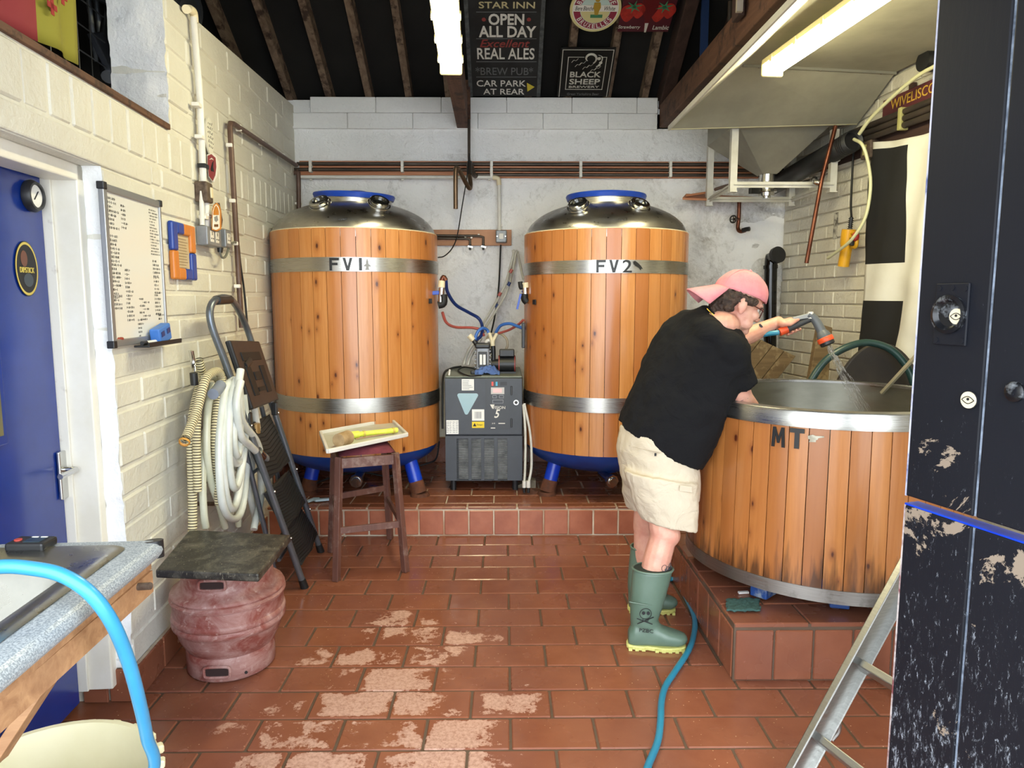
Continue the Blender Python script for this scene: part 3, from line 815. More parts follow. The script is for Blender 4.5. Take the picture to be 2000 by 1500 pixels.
# small stickers beside the letters: a grey rocket outline and a black leaf shape
a = ang_at(c1, RT_, 717, 516, 0); e = Vector((math.cos(a), math.sin(a), 0)); xa = Vector((-e.y, e.x, 0)); zz = gy(717, 516, c1.y-RT_).z
p0 = Vector((c1.x, c1.y, 0))+e*(RT_+.0065)+ZZ*zz
sh = [(0, .036), (.007, .016), (.007, .004), (.020, -.006), (.020, -.014), (.008, -.012), (.009, -.024), (.015, -.034), (-.015, -.034), (-.009, -.024), (-.008, -.012), (-.020, -.014), (-.020, -.006), (-.007, .004), (-.007, .016)]
MB().slab([p0+xa*x+ZZ*y for x, y in sh], .001, n=e).build('rocket_sticker', M_GREYINK, ft1)
a = ang_at(c2, RT_, 1245, 519, 0); e = Vector((math.cos(a), math.sin(a), 0)); xa = Vector((-e.y, e.x, 0)); zz = gy(1245, 519, c2.y-RT_).z
p0 = Vector((c2.x, c2.y, 0))+e*(RT_+.0065)+ZZ*zz
sh = [(-.03, .024), (-.02, .030), (0, .018), (.018, .002), (.034, -.02), (.022, -.016), (.02, -.028), (.006, -.012), (-.016, 0), (-.028, .012)]
MB().slab([p0+xa*x+ZZ*y for x, y in sh], .001, n=e).build('dark_sticker', M_LETTER, ft2)
# side valve assemblies between the tanks
def valve(T_, pts, label, mir):
    P = [gy(x, y, 4.78) for x, y in pts]
    b = MB().tube([P[0], P[1]], .020, 14, smooth=False).build('valve_body', M_CHROME, T_, smooth=True)
    MB().cyl(P[2], P[3], .024, .022, 16).build('union', M_CREAMPL, b, smooth=True)
    MB().tube([P[4], P[5], P[6]], .026, 14, 4).build('black_elbow', M_BLACKR, b, smooth=True)
    MB().tube([P[7], P[8], P[9]], .016, 12, 4).build('top_elbow', M_COPPER if mir else M_BLACKR, b, smooth=True)
    MB().bar(P[10], P[11], .012, .026).build('valve_handle', M_BLUEPLASTIC, b, bev=.003)
    return b
valve(ft1, [(861, 590), (863, 562), (862, 561), (863, 548), (856, 596), (866, 592), (866, 575), (862, 551), (866, 541), (871, 548), (835, 573), (864, 571)], '', 1)
valve(ft2, [(1026, 580), (1025, 555), (1027, 562), (1026, 552), (1030, 590), (1025, 584), (1025, 574), (1024, 556), (1018, 562), (1016, 550), (1020, 572), (1022, 571)], '', 0)
MB().bar(gy(1017, 574, 4.7), gy(1010, 604, 4.7), .008, .014).build('valve_lever', M_BLUEPLASTIC, ft2)
for T_, px, py in ((ft1, 838, 588), (ft2, 1046, 590)):
    C_ = c1 if T_ is ft1 else c2; a = ang_at(C_, RT_, px, py, 0); e = Vector((math.cos(a), math.sin(a), 0)); q = Vector((C_.x, C_.y, 0))+e*(RT_+.006); q.z = gy(px, py, q.y).z
    xa = Vector((-e.y, e.x, 0)); MB().slab([q+xa*i*.016+ZZ*j*.016 for i, j in ((-1, -1), (1, -1), (1, 1), (-1, 1))], .008, n=e).build('thermometer_pocket', M_BLACK, T_)

# ================================================================== MASH TUN
MC = Vector((1.49, 3.22, .25)); RM = .60
mt = thing('mash_tun', MC, 'low open wooden tub marked MT with steel rims, on the red tiled platform', 'tub')
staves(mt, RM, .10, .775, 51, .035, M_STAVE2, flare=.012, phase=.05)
cc = (MC.x, MC.y, 0)
MB().lathe([(RM-.05, 1.072), (RM+.006, 1.072), (RM+.010, 1.066), (RM+.009, 1.005), (RM+.002, 1.005), (RM+.002, 1.06), (RM-.05, 1.06)], cc, 110, closed=True).build('top_rim', M_STEEL, mt, smooth=True, angle=35)
MB().lathe([(RM+.012, .318), (RM+.018, .318), (RM+.016, .372), (RM+.010, .372)], cc, 110, closed=True).build('base_rim', m_steel('weathered_steel', '#9C9A96', .4, (1, 1, 40), '#57534E'), mt, smooth=True, angle=30)
MB().lathe([(RM-.046, 1.068), (RM-.048, .50), (RM-.09, .46), (0, .44)], cc, 96).build('inner_shell', M_STEELIN, mt, smooth=True, angle=60)
MB().lathe([(0, .33), (RM-.01, .33), (RM-.01, .40), (0, .40)], cc, 72).build('underside', M_BLUETANK, mt, smooth=True, angle=30)
for (px, py) in ((1480, 1168), (1640, 1190)):
    q = gz(px, py, .255); d = (Vector((MC.x, MC.y, q.z))-q).normalized()
    MB().bar(q+ZZ*.028, q+d*.30+ZZ*.035, .075, .055).build('foot', mat('worn_blue_paint', '#1B3E7A', .5, 0, '#7C8592', 16, .2, amt=(.5, .62)), mt, bev=.006)
MB().box((1.95, 3.5, .29), (.1, .1, .08)).box((1.2, 3.6, .29), (.1, .1, .08)).build('foot', M_BLUETANK, mt)
for ch, px, y, wd in (('M', 1521, 853, .054), ('T', 1557, 856, .054)):
    a = ang_at(MC, RM+.003, px, y, 0); zz = gy(px, y, MC.y+RM*math.sin(a)).z
    curved_text('letter', ch, mt, MC, RM+.003, zz, a, M_LETTER, .080, wd, bold=.045)
a = ang_at(MC, RM, 1593, 856, 0); e = Vector((math.cos(a), math.sin(a), 0)); xa = Vector((-e.y, e.x, 0)); zz = gy(1593, 856, MC.y+RM*math.sin(a)).z
p0 = Vector((MC.x, MC.y, 0))+e*(RM+.004)+ZZ*zz
sh = [(-.028, .008), (-.01, .014), (0, .010), (.030, .012), (.030, .006), (.010, .002), (.008, -.004), (.002, -.006), (.002, -.014), (-.024, -.016), (-.018, -.006), (-.026, -.004)]
MB().slab([p0+xa*x+ZZ*y for x, y in sh], .0015, n=e).build('silver_sticker', mat('silver_sticker', '#B3AD9C', .4, .3, '#7B7462', 30), mt)
# ================================================================== STRIP LIGHTS
EM = emis('tube_glow', '#FFF4C4', TUBE_E)
M_CASE = mat('yellowed_diffuser', '#E8DDA8', .3)
def tubelight(a, b, wd, label, clips=()):
    t = thing('strip_light', (a+b)/2, label, 'light'); d = (b-a).normalized(); x, y, _ = frame_of(d)
    if y.z < 0: y = -y
    R = Matrix((x, y, d)).transposed()
    MB().box((a+b)/2+y*.045, (wd, .03, (b-a).length), R).build('casing', M_CASE, t, bev=.008)
    mb = MB(); n = 12; L = []
    for e in (a+d*.012, b-d*.012):
        row = []
        for k in range(n+1):
            th = PI*k/n; row.append(mb.bm.verts.new(e+x*(math.cos(th)*wd*.46)-y*(abs(math.sin(th))**.7*.05-.032)))
        L.append(row)
    for k in range(n): mb.bm.faces.new((L[0][k], L[0][k+1], L[1][k+1], L[1][k]))
    for r_ in L: mb.bm.faces.new(r_)
    mb.build('diffuser', EM, t, smooth=True)
    for e in (a, b): MB().box(e+y*.012, (wd*.96, .075, .022), R).build('end_cap', M_CASE, t, bev=.01)
    for f in clips:
        q = a+(b-a)*f
        for s_ in (-1, 1): MB().box(q+x*s_*(wd*.5)+y*.035, (.010, .035, .025), R).build('clip', M_CASE, t, bev=.002)
    return t
la = gz(881, 137, 2.715); lb = gz(866, 0, 2.715); lb = lb+(lb-la)*.6
tubelight(la, lb, .125, 'bright strip light hanging under the middle roof beam', (.05, .25, .45, .7))
la = gz(1508, 141, 2.70); lb = gz(1718, -2, 2.70); lb = lb+(lb-la)*.55
tubelight(la, lb, .125, 'bright strip light hanging under the grey sheet hood', (.08, .25, .42, .6, .8))

# ================================================================== SERVICES ON THE BACK WALL
t = thing('pipe_run', (0, YB, 2.5), 'dark copper pipes clipped side by side on a brown board, along the back wall', 'pipes')
MB().box((.20, YB-.018, 2.495), (3.55, .022, .125)).build('backing_board', M_BOARDING, t, bev=.003)
yp = YB-.052
for (y_, xa, xb, r_) in ((317.5, 580, 1530, .0135), (328.5, 575, 1530, .013), (338, 918, 1530, .012)):
    z_ = gy(900, y_+3, yp).z; a, b = gy(xa, y_+3, yp), gy(xb, y_+3, yp); a.z = b.z = z_
    MB().tube([a, b], r_, 12, smooth=False).build('pipe', M_PIPE, t, smooth=True)
for px in (607, 786, 960, 1134, 1309):
    for y_ in (317.5, 328.5, 338):
        if px < 900 and y_ == 338: continue
        q = gy(px, y_+3, yp)
        MB().box(q, (.022, .050, .042)).build('clip', M_CLIP, t, bev=.004)
a, b = gy(585, 345.5, YB-.058), gy(975, 348, YB-.058)
t = thing('conduit', (b.x, YB, 1.9), 'white plastic conduit running under the pipe board and down to the wall switch', 'conduit')
c_ = gy(978, 452, YB-.058)
MB().tube([a, Vector((b.x-.03, b.y, a.z)), Vector((b.x, b.y, a.z-.03)), Vector((b.x, b.y, c_.z))], .0135, 12, 3, smooth=False).build('conduit_pipe', M_WHITEPL, t, smooth=True)
q = Vector((b.x, b.y, a.z-.01)); MB().tube([q+Vector((-.05, 0, .008)), q+Vector((-.01, 0, 0)), q-ZZ*.05], .018, 12, 4).build('elbow', M_CREAMPL, t, smooth=True)
for px in (607, 786, 956): MB().box(gy(px, 348, YB-.035), (.02, .034, .034)).build('clip', M_CLIP, t, bev=.004)
MB().box(gy(977, 440, YB-.03), (.035, .02, .02)).build('clip', M_CLIP, t)
# swan-necked copper pipe and hanger in front of the board
t = thing('swan_neck_pipe', gy(890, 408, 5.3), 'bent copper pipe hanging in front of the pipe board with an open end', 'pipe')
P = [gy(917, 342, 5.45), gy(919, 362, 5.42), gy(915, 366, 5.38), gy(897, 333, 5.28), gy(893, 329, 5.25), gy(890, 334, 5.24), gy(890, 408, 5.24)]
MB().tube(P, .0165, 14, 5).build('pipe', mat('bronze_pipe', '#8B7460', .35, .8, '#6B5746', 6), t, smooth=True)
MB().tube([gy(917, 342, 5.45), gy(917, 318, 5.50), gy(924, 338, 5.56), gy(929, 344, 5.6)], .020, 12, 5).build('upper_bend', M_PIPE, t, smooth=True)
MB().tube([gy(916, 178, 5.55), gy(916, 306, 5.5), gy(917, 322, 5.5)], .011, 10, smooth=False).build('hanger_rod', M_PIPE, t, smooth=True)
tag(MB().tube([gy(917, 300, 5.4), gy(912, 345, 5.35), gy(903, 400, 5.4), gy(893, 460, 5.5), gy(883, 485, 5.55), gy(868, 500, 5.58), gy(855, 503, 5.58)], .0045, 8).build('black_cable', M_BLACKR, smooth=True), 'thin black cable hanging from the bent copper pipe to behind the left tank', 'cable')
# down pipe in the left corner
t = thing('corner_pipe', gy(583, 395, 5.6), 'short dark downpipe in the corner beyond the left tank', 'pipe')
MB().tube([gy(572, 337, 5.61), gy(580, 338, 5.60), gy(583, 348, 5.6), gy(584, 480, 5.6)], .017, 12, 4).build('pipe', M_BROWNPIPE, t, smooth=True)
MB().box(gy(581, 398, 5.62), (.05, .05, .018)).build('clip', M_CLIP, t)
# tap board between the tanks with two taps and the switch
t = thing('tap_board', gy(900, 478, YB), 'brown board with two small dark taps and a switch, on the wall between the tanks', 'board')
a, b = gy(820, 449, YB-.01), gy(999, 480, YB-.01)
MB().box(((a.x+b.x)/2, YB-.02, (a.z+b.z)/2), (b.x-a.x, .024, a.z-b.z)).build('board', mat('tan_board', '#B98767', .6, 0, '#A87858', 6), t, bev=.003)
yq = YB-.055
for pts in ([(840, 460), (936, 461), (944, 463), (944, 480)], [(840, 465), (910, 466), (918, 468), (918, 480)]):
    p_ = MB().tube([gy(x, y, yq) for x, y in pts], .010, 10, 3, smooth=False).build('pipe', M_PIPE, t, smooth=True)
    x, y = pts[-1]
    MB().cyl(gy(x, y-2, yq), gy(x, y+8, yq-.01), .012, .009, 12).build('tap', M_BLACK, p_, smooth=True)
    MB().bar(gy(x-4, y+1, yq-.02), gy(x+5, y+3, yq-.02), .008, .012).build('tap_lever', M_CHROME, p_)
for px, py in ((935, 460), (909, 465), (921, 463)): MB().box(gy(px, py, YB-.045), (.014, .03, .022)).build('clip', M_CLIP, t)
q = gy(979, 462, YB-.05)
sw = MB().box(q, (.085, .05, .095)).build('switch_box', M_GREYPL, t, bev=.008)
MB().box(q+Vector((0, -.028, 0)), (.035, .008, .045)).build('switch', M_WHITEPL, sw, bev=.003)
for s_ in (-1, 1): MB().cyl(q+Vector((s_*.032, -.024, 0)), q+Vector((s_*.032, -.029, 0)), .005, n=10).build('screw', M_CHROME, sw)
tag(MB().tube([gy(978, 478, 5.6), gy(974, 560, 5.58), gy(966, 620, 5.55), gy(958, 655, 5.4)], .0065, 8).build('black_flex', M_BLACKR, smooth=True), 'black flex hanging from the wall switch down to the pump', 'cable')

# ================================================================== CHILLER
CY0, CY1 = 4.76, 5.44
qa, qb = gy(868, 742, CY0), gy(1021, 742, CY0); CX0, CX1 = qa.x, qb.x; CZ1 = .975; CZ0 = gy(870, 938, CY0).z
ch = thing('glycol_chiller', ((CX0+CX1)/2, (CY0+CY1)/2, .19), 'charcoal beer cooler cabinet with slatted grille, between the two tanks', 'cooler')
MB().box(((CX0+CX1)/2, (CY0+CY1)/2+.01, (CZ0+CZ1)/2), (CX1-CX0, CY1-CY0-.02, CZ1-CZ0)).build('cabinet', M_CHILL, ch, bev=.008)
MB().box(((CX0+CX1)/2, (CY0+CY1)/2, CZ1+.004), (CX1-CX0-.01, CY1-CY0-.02, .012)).build('top_panel', M_CHILLTOP, ch, bev=.004)
def cp(px, py, off=0): return gy(px, py, CY0-off)
zm = cp(940, 849).z
MB().box(((CX0+CX1)/2, CY0-.004, (zm+CZ1)/2), (CX1-CX0-.006, .018, CZ1-zm-.004)).build('upper_panel', M_CHILL, ch, bev=.004)
lowp = MB()
g0, g1 = cp(892, 856), cp(991, 936)
W = CX1-CX0-.006; cx_ = (CX0+CX1)/2
lowp.box((cx_, CY0-.004, (zm-.006+g0.z)/2), (W, .018, zm-.006-g0.z)); lowp.box((cx_, CY0-.004, (CZ0+g1.z)/2), (W, .018, g1.z-CZ0))
lowp.box(((CX0+.003+g0.x)/2, CY0-.004, (g0.z+g1.z)/2), (g0.x-CX0-.003, .018, g0.z-g1.z)); lowp.box(((CX1-.003+g1.x)/2, CY0-.004, (g0.z+g1.z)/2), (CX1-.003-g1.x, .018, g0.z-g1.z))
cols = [(892, 915), (921, 940), (946, 965), (972, 991)]
for (a, b), (c, d) in zip(cols, cols[1:]): xa, xb = cp(b, 900).x, cp(c, 900).x; lowp.box(((xa+xb)/2, CY0-.004, (g0.z+g1.z)/2), (xb-xa, .018, g0.z-g1.z))
lp = lowp.build('grille_panel', M_CHILL, ch)
MB().box((cx_, CY0+.004, (g0.z+g1.z)/2), (g1.x-g0.x, .004, g0.z-g1.z)).build('condenser', mat('dusty_condenser', '#B9B7AE', .7, .2, '#6C6B66', 14), ch)
ns = 25; me = None
for k in range(ns):
    z_ = g1.z+(g0.z-g1.z)*(k+.5)/ns
    for (a, b) in cols:
        xa, xb = cp(a, 900).x, cp(b, 900).x
        me = brick_of(.085, .006, .0055, M_CHILL, .001)
        inst('slat', me, lp, Matrix.Translation(((xa+xb)/2, CY0-.006, z_)) @ Matrix.Scale((xb-xa)/.085, 4, (1, 0, 0)))
for (x, y) in ((CX0+.05, CY0+.05), (CX1-.05, CY0+.05), (CX0+.05, CY1-.05), (CX1-.05, CY1-.05)):
    MB().cyl((x, y, .19), (x, y, CZ0+.01), .02, n=14).build('foot', M_BLACK, ch)
XA = Vector((1, 0, 0))
def label_on(name, x0, y0, x1, y1, m, parent=ch, off=.0145, th=.002):
    a, b = cp(x0, y0), cp(x1, y1)
    return MB().box(((a.x+b.x)/2, CY0-off, (a.z+b.z)/2), (b.x-a.x, th, a.z-b.z)).build(name, m, parent), (a, b)
def lines(o, a, b, n, m=M_GREYINK, cols_=1, frac=.9, off=.0165):
    mb = MB(); h = (a.z-b.z)/(n+1)
    for k in range(n):
        for c in range(cols_):
            w_ = (b.x-a.x)/cols_; x0 = a.x+w_*c+w_*.08; x1 = x0+w_*frac*rnd.uniform(.5, .95)
            mb.box(((x0+x1)/2, CY0-off, a.z-h*(k+1)), (x1-x0, .001, h*.3))
    return mb.build('print', m, o)
o, (a, b) = label_on('rating_label', 902, 740, 926, 762, M_WHITE); lines(o, a, b, 6)
o, (a, b) = label_on('table_label', 872, 820, 896, 847, M_WHITE); lines(o, a, b, 7, cols_=4)
o, (a, b) = label_on('barcode_label', 922, 799, 946, 821, M_WHITE)
mb = MB(); x = a.x+.02
while x < b.x-.02:
    w_ = rnd.choice((.002, .003, .005)); mb.box((x, CY0-.0165, (a.z+b.z)/2), (w_, .001, (a.z-b.z)*.6)); x += w_+.004
mb.build('print', M_GREYINK, o)
M_WARN = mat('warning_yellow', '#E6C81E', .5)
o, (a, b) = label_on('warning_label', 922, 823, 946, 835, M_WARN)
q = Vector((a.x+.018, CY0-.0165, (a.z+b.z)/2)); MB().slab([q+Vector((-.012, 0, -.010)), q+Vector((.012, 0, -.010)), q+Vector((0, 0, .013))], .001, n=(0, -1, 0)).build('triangle', M_PRINT, o)
text('lettering', 'Danger', Vector(((a.x+b.x)/2+.012, CY0-.0162, (a.z+b.z)/2)), XA, ZZ, M_PRINT, o, fit=(.04, .014), off=0, ext=.0004)
# pale blue rounded triangle
P = []
for (px, py, rr) in ((897, 772, 5), (930, 772, 5), (911, 806, 5)):
    c = cp(px, py, .0145); r_ = .013
    ca = {897: (90, 210), 930: (-30, 90), 911: (210, 330)}[px]
    for k in range(6):
        an = math.radians(ca[0]+(ca[1]-ca[0])*k/5) if px != 897 else math.radians(ca[0]+(ca[1]-ca[0])*k/5)
        P.append(c+Vector((math.cos(an)*r_, 0, math.sin(an)*r_)))
P2 = P[0:6]+P[12:18]+P[6:12]
MB().slab(P2, .002, n=(0, -1, 0)).build('triangle_badge', mat('pale_blue_badge', '#A9C4CE', .4, 0, '#8FB0BE', 2), ch)
# control panel
o, (a, b) = label_on('control_panel', 948, 742, 996, 838, mat('panel_grey', '#33373E', .4), th=.004, off=.0155)
def onp(name, x0, y0, x1, y1, m, off=.019): return label_on(name, x0, y0, x1, y1, m, o, off, .002)[0]
onp('red_switch', 960, 745, 964, 753, mat('switch_red', '#D64B3C', .4)); onp('blue_switch', 968, 745, 972, 753, mat('switch_cyan', '#3FA3C8', .4))
onp('power_socket', 977, 745, 990, 752, M_BLACK)
dsp = onp('display', 959, 756, 985, 769, mat('display_grey', '#B9B6B4', .3)); onp('readout', 963, 759, 980, 766, emis('display_red', '#D8A0A0', .6), .0205)
for r_ in ((962, 771, 970, 777), (975, 771, 984, 777), (962, 780, 983, 787)):
    onp('button', *r_, M_GREYINK); onp('button_face', r_[0]+1, r_[1]+1, r_[2]-1, r_[3]-1, mat('panel_grey2', '#343840', .4), .0205)
text('lettering', 'VISION', cp(974, 796, .018), XA, ZZ, M_WHITEINK, o, fit=(.088, .020), bold=.01, off=0, ext=.0006)
text('lettering', '5', cp(971, 808, .018), XA, ZZ, M_WHITEINK, o, fit=(.040, .058), bold=.03, shear=.3, off=0, ext=.0006)
text('lettering', '24 HR', cp(964, 827, .018), XA, ZZ, M_WHITEINK, o, fit=(.022, .009), off=0, ext=.0005)
MB().slab([cp(x, y, .018) for x, y in ((957, 790), (966, 790), (962, 799))], .0006, n=(0, -1, 0)).build('logo', M_WHITEINK, o)
mb = MB().box(cp(980, 827, .0185), (.045, .001, .006)).box(cp(963, 836, .0185), (.03, .001, .006)); mb.build('print', M_WHITEINK, o)
for py in (763, 826): MB().box(cp(999, py, .016), (.012, .012, .06)).build('hinge', M_BLACK, ch, bev=.002)
q = cp(1008, 786, .014); lk = MB().cyl(q, q+Vector((0, -.006, 0)), .018, n=24).build('lock', M_CHROME, ch); MB().cyl(q+Vector((0, -.006, 0)), q+Vector((0, -.009, 0)), .011, n=20).build('keyhole', M_BLACK, lk)
# ---- things on the chiller
ZT = CZ1+.010
def onT(px, py): return gz(px, py, ZT)
p0 = Vector((gy(943, 700, 4.95).x, 4.97, ZT))
pu = thing('transfer_pump', p0, 'small upright grey and black pump standing on the cooler, behind the blue cloth', 'pump')
MB().box(p0+ZZ*.012, (.11, .13, .024)).build('base', M_BLACK, pu, bev=.004)
MB().box(p0+ZZ*.105, (.095, .11, .165)).build('motor_housing', M_GREYPL, pu, bev=.012)
for k in range(5):
    for s_ in (-1, 1): MB().box(p0+Vector((s_*.050, 0, .045+k*.028)), (.01, .09, .008)).build('fin', M_GREYPL, pu)
MB().box(p0+Vector((0, -.01, .195)), (.105, .12, .035)).build('cap', M_BLACK, pu, bev=.01)
pl = MB().box(p0+Vector((0, -.0565, .10)), (.062, .006, .11)).build('name_plate', M_BLACK, pu, bev=.004)
for s_ in (-1, 1): MB().box(p0+Vector((s_*.012, -.060, .10)), (.017, .002, .07)).build('plate_label', M_WHITE, pl)
p1 = Vector((gy(990, 720, 4.98).x, 4.99, ZT))
pm = thing('motor_pump', p1, 'black electric motor lying on the cooler, beside the upright pump', 'motor')
MB().cyl(p1+Vector((-.055, 0, .062)), p1+Vector((.062, 0, .062)), .056, n=30).build('motor_body', M_BLACK, pm, smooth=True)
for x in (-.055, .055): MB().cyl(p1+Vector((x-.004, 0, .062)), p1+Vector((x+.004, 0, .062)), .062, n=30).build('red_ring', mat('dull_red_ring', '#8A3A34', .5), pm, smooth=True)
MB().box(p1+Vector((0, -.01, .142)), (.105, .075, .05)).build('terminal_box', M_BLACK, pm, bev=.006)
MB().box(p1+Vector((0, 0, .006)), (.12, .10, .012)).build('mount', M_BLACK, pm)
MB().cyl(p1+Vector((-.11, 0, .06)), p1+Vector((-.055, 0, .06)), .034, .04, 20).build('pump_head', M_BLACK, pm, smooth=True)
MB().tube([p1+Vector((-.095, 0, .08)), p1+Vector((-.095, 0, .15)), p1+Vector((-.097, 0, .19))], .016, 12).build('riser', M_BLACK, pm, smooth=True)
# blue cloth
mb = MB(); G = []; n = 26; c = gz(952, 731, ZT)
for i in range(n):
    row = []
    for j in range(n):
        u, v = i/(n-1)*2-1, j/(n-1)*2-1; r_ = math.hypot(u, v)
        h = max(0, .055*(1-r_**2*.75))+.022*mn.fractal(Vector((u*2.6, v*2.6, 4)), .8, 2, 4)
        row.append(mb.bm.verts.new(c+Vector((u*.085+.008*mn.noise(Vector((u*4, v*4, 1))), v*.05+.01*mn.noise(Vector((u*3, v*5, 7))), max(h, .003)))))
    G.append(row)
for i in range(n-1):
    for j in range(n-1): mb.bm.faces.new((G[i][j], G[i+1][j], G[i+1][j+1], G[i][j+1]))
tag(mb.build('blue_cloth', mat('blue_cloth', '#5D79B4', .9, 0, '#4A649C', 20, .3), smooth=True, angle=0, solid=.003), 'crumpled blue cloth on the front edge of the cooler top', 'cloth')
# black cable lying on the top and hugging the cabinet
tag(MB().tube([gz(940, 733, ZT+.01), gz(915, 734, ZT+.01), gz(895, 724, ZT+.008), gz(905, 717, ZT+.008), gz(925, 720, ZT+.012), gz(932, 726, ZT+.01)], .0055, 8).build('pump_lead', M_BLACKR, smooth=True), 'black lead looped on the left of the cooler top', 'cable')
MB().box(gz(927, 731, ZT)+ZZ*.014, (.055, .035, .028)).build('plug', M_BLACK, pm, bev=.006)
tag(MB().tube([gz(900, 716, ZT+.01), gz(880, 720, ZT+.012), Vector((CX0-.018, 4.9, ZT-.01)), Vector((CX0-.02, 4.82, .80)), Vector((CX0-.02, 4.80, .62))], .008, 8).build('black_hose', M_BLACKR, smooth=True), 'black hose curving off the left edge of the cooler top', 'hose')
tag(MB().cyl(gz(877, 733, ZT), gz(877, 733, ZT)+Vector((.006, 0, .04)), .007, n=10).build('white_stub', M_WHITEPL, smooth=True), 'small white peg on the front left corner of the cooler', 'peg')
# ---- hoses between the tanks
def hose(name, pts, r, m, label, cat='hose', sub=6, n=10, group=None):
    return tag(MB().tube(pts, r, n, sub).build(name, m, smooth=True), label, cat, group)
def H(*pts): return [gy(x, y, Y) for x, y, Y in pts]
M_NAVY = mat('navy_hose', '#1D3470', .35); M_BLUEH = mat('blue_tube', '#3D6FC0', .3); M_REDH = mat('red_tube', '#B25A50', .35); M_CLEAR = mat('milky_tube', '#CFCFC8', .25, 0, '#BDBBB0', 8)
hose('navy_hose', H((871, 548, 4.85), (874, 570, 4.9), (890, 595, 5.0), (915, 610, 5.1), (935, 622, 5.15), (942, 638, 5.1), (940, 655, 5.05), (930, 664, 5.0)), .012, M_NAVY, 'dark blue hose from the left tank valve down to the pumps')
hose('red_hose', H((864, 610, 4.85), (872, 630, 4.9), (890, 639, 5.0), (920, 640, 5.1), (938, 644, 5.1), (945, 655, 5.05)), .010, M_REDH, 'red tube from the left tank to the pumps')
hose('blue_tube', H((927, 668, 5.0), (932, 650, 5.0), (942, 641, 5.02), (951, 644, 5.05), (954, 650, 5.05)), .011, M_BLUEH, 'short blue tube arched over the pump fittings')
hose('blue_tube', H((968, 650, 5.05), (978, 636, 5.0), (995, 632, 4.95), (1010, 637, 4.9), (1024, 642, 4.85)), .011, M_BLUEH, 'blue tube from the white Y-piece to the right tank')
hose('red_hose', H((974, 651, 5.1), (995, 644, 5.05), (1012, 634, 4.95), (1022, 625, 4.9)), .009, M_REDH, 'red tube from the white Y-piece to the right tank')
hose('clear_hose', H((943, 633, 5.3), (960, 605, 5.45), (985, 560, 5.55), (997, 520, 5.6), (1003, 495, 5.62), (1004, 490, 5.62), (1000, 492, 5.62)), .009, M_CLEAR, 'milky hose looping high on the wall between the tanks, the left of the pair')
hose('clear_hose', H((948, 640, 5.3), (968, 608, 5.45), (990, 570, 5.52), (1002, 525, 5.58), (1008, 492, 5.6), (1012, 500, 5.6), (1022, 545, 5.3)), .009, M_CLEAR, 'milky hose looping high on the wall between the tanks, the right of the pair')
for k, (x, y, m) in enumerate(((976, 574, M_REDH), (994, 554, M_NAVY), (971, 597, M_NAVY), (998, 529, M_REDH))): tag(MB().cyl(gy(x-2, y+4, 5.49), gy(x+2, y-3, 5.49), .0125, n=12).build('tape_mark', m, smooth=True), ('red', 'dark blue', 'dark blue', 'red')[k]+' tape band on a milky hose, '+('second', 'third', 'lowest', 'topmost')[k]+' from the top' if k != 3 else 'red tape band on a milky hose, topmost of the four bands', 'tape')
hose('clear_hose', H((947, 646, 5.2), (935, 660, 5.15), (918, 680, 5.15), (909, 700, 5.2), (906, 712, 5.2)), .011, M_CLEAR, 'milky hose end drooping to the back of the cooler top, left one')
hose('clear_hose', H((940, 660, 5.1), (928, 680, 5.1), (918, 700, 5.15), (914, 713, 5.15)), .011, M_CLEAR, 'milky hose end drooping to the back of the cooler top, right one')
hose('tube_ring', H((958, 690, 5.2), (950, 672, 5.2), (955, 656, 5.2), (972, 650, 5.2), (988, 660, 5.2), (991, 675, 5.2), (984, 690, 5.2)), .009, mat('tan_tube', '#B5A78E', .35), 'beige tube in a ring behind the pump fittings')
yp_ = thing('y_connector', gy(962, 690, 5.0), 'white plastic Y-shaped connector above the black motor', 'connector')
MB().tube([gy(962, 697, 5.0), gy(962, 676, 5.0), gy(962, 664, 5.0)], .017, 12, smooth=False).tube([gy(962, 668, 5.0), gy(956, 651, 5.03)], .012, 12, smooth=False).tube([gy(962, 668, 5.0), gy(970, 652, 5.03)], .012, 12, smooth=False).build('body', M_CREAMPL, yp_, smooth=True)
MB().cyl(gy(962, 690, 5.0), gy(962, 681, 5.0), .021, n=14).build('collar', M_CHROME, yp_, smooth=True)
e_ = thing('elbow_connector', gy(920, 660, 5.0), 'white elbow with a black end, held by the hoses left of the pump', 'connector')
MB().tube([gy(916, 655, 5.0), gy(925, 664, 5.0)], .020, 12, smooth=False).build('body', M_CREAMPL, e_, smooth=True)
MB().tube([gy(925, 664, 5.0), gy(934, 678, 5.0)], .017, 12, smooth=False).build('black_end', M_BLACK, e_, smooth=True)
e_ = thing('tee_connector', gy(949, 680, 4.99), 'small white tee directly above the upright pump', 'connector')
MB().tube([gy(948, 684, 4.99), gy(950, 668, 5.0), gy(956, 664, 5.0)], .013, 12, 4).build('body', M_WHITEPL, e_, smooth=True)
tag(MB().box(gy(1022, 655, 4.80), (.022, .05, .17)).build('black_bracket', M_BLACK, bev=.004), 'flat black bracket on the edge of the right tank above the cooler', 'bracket')
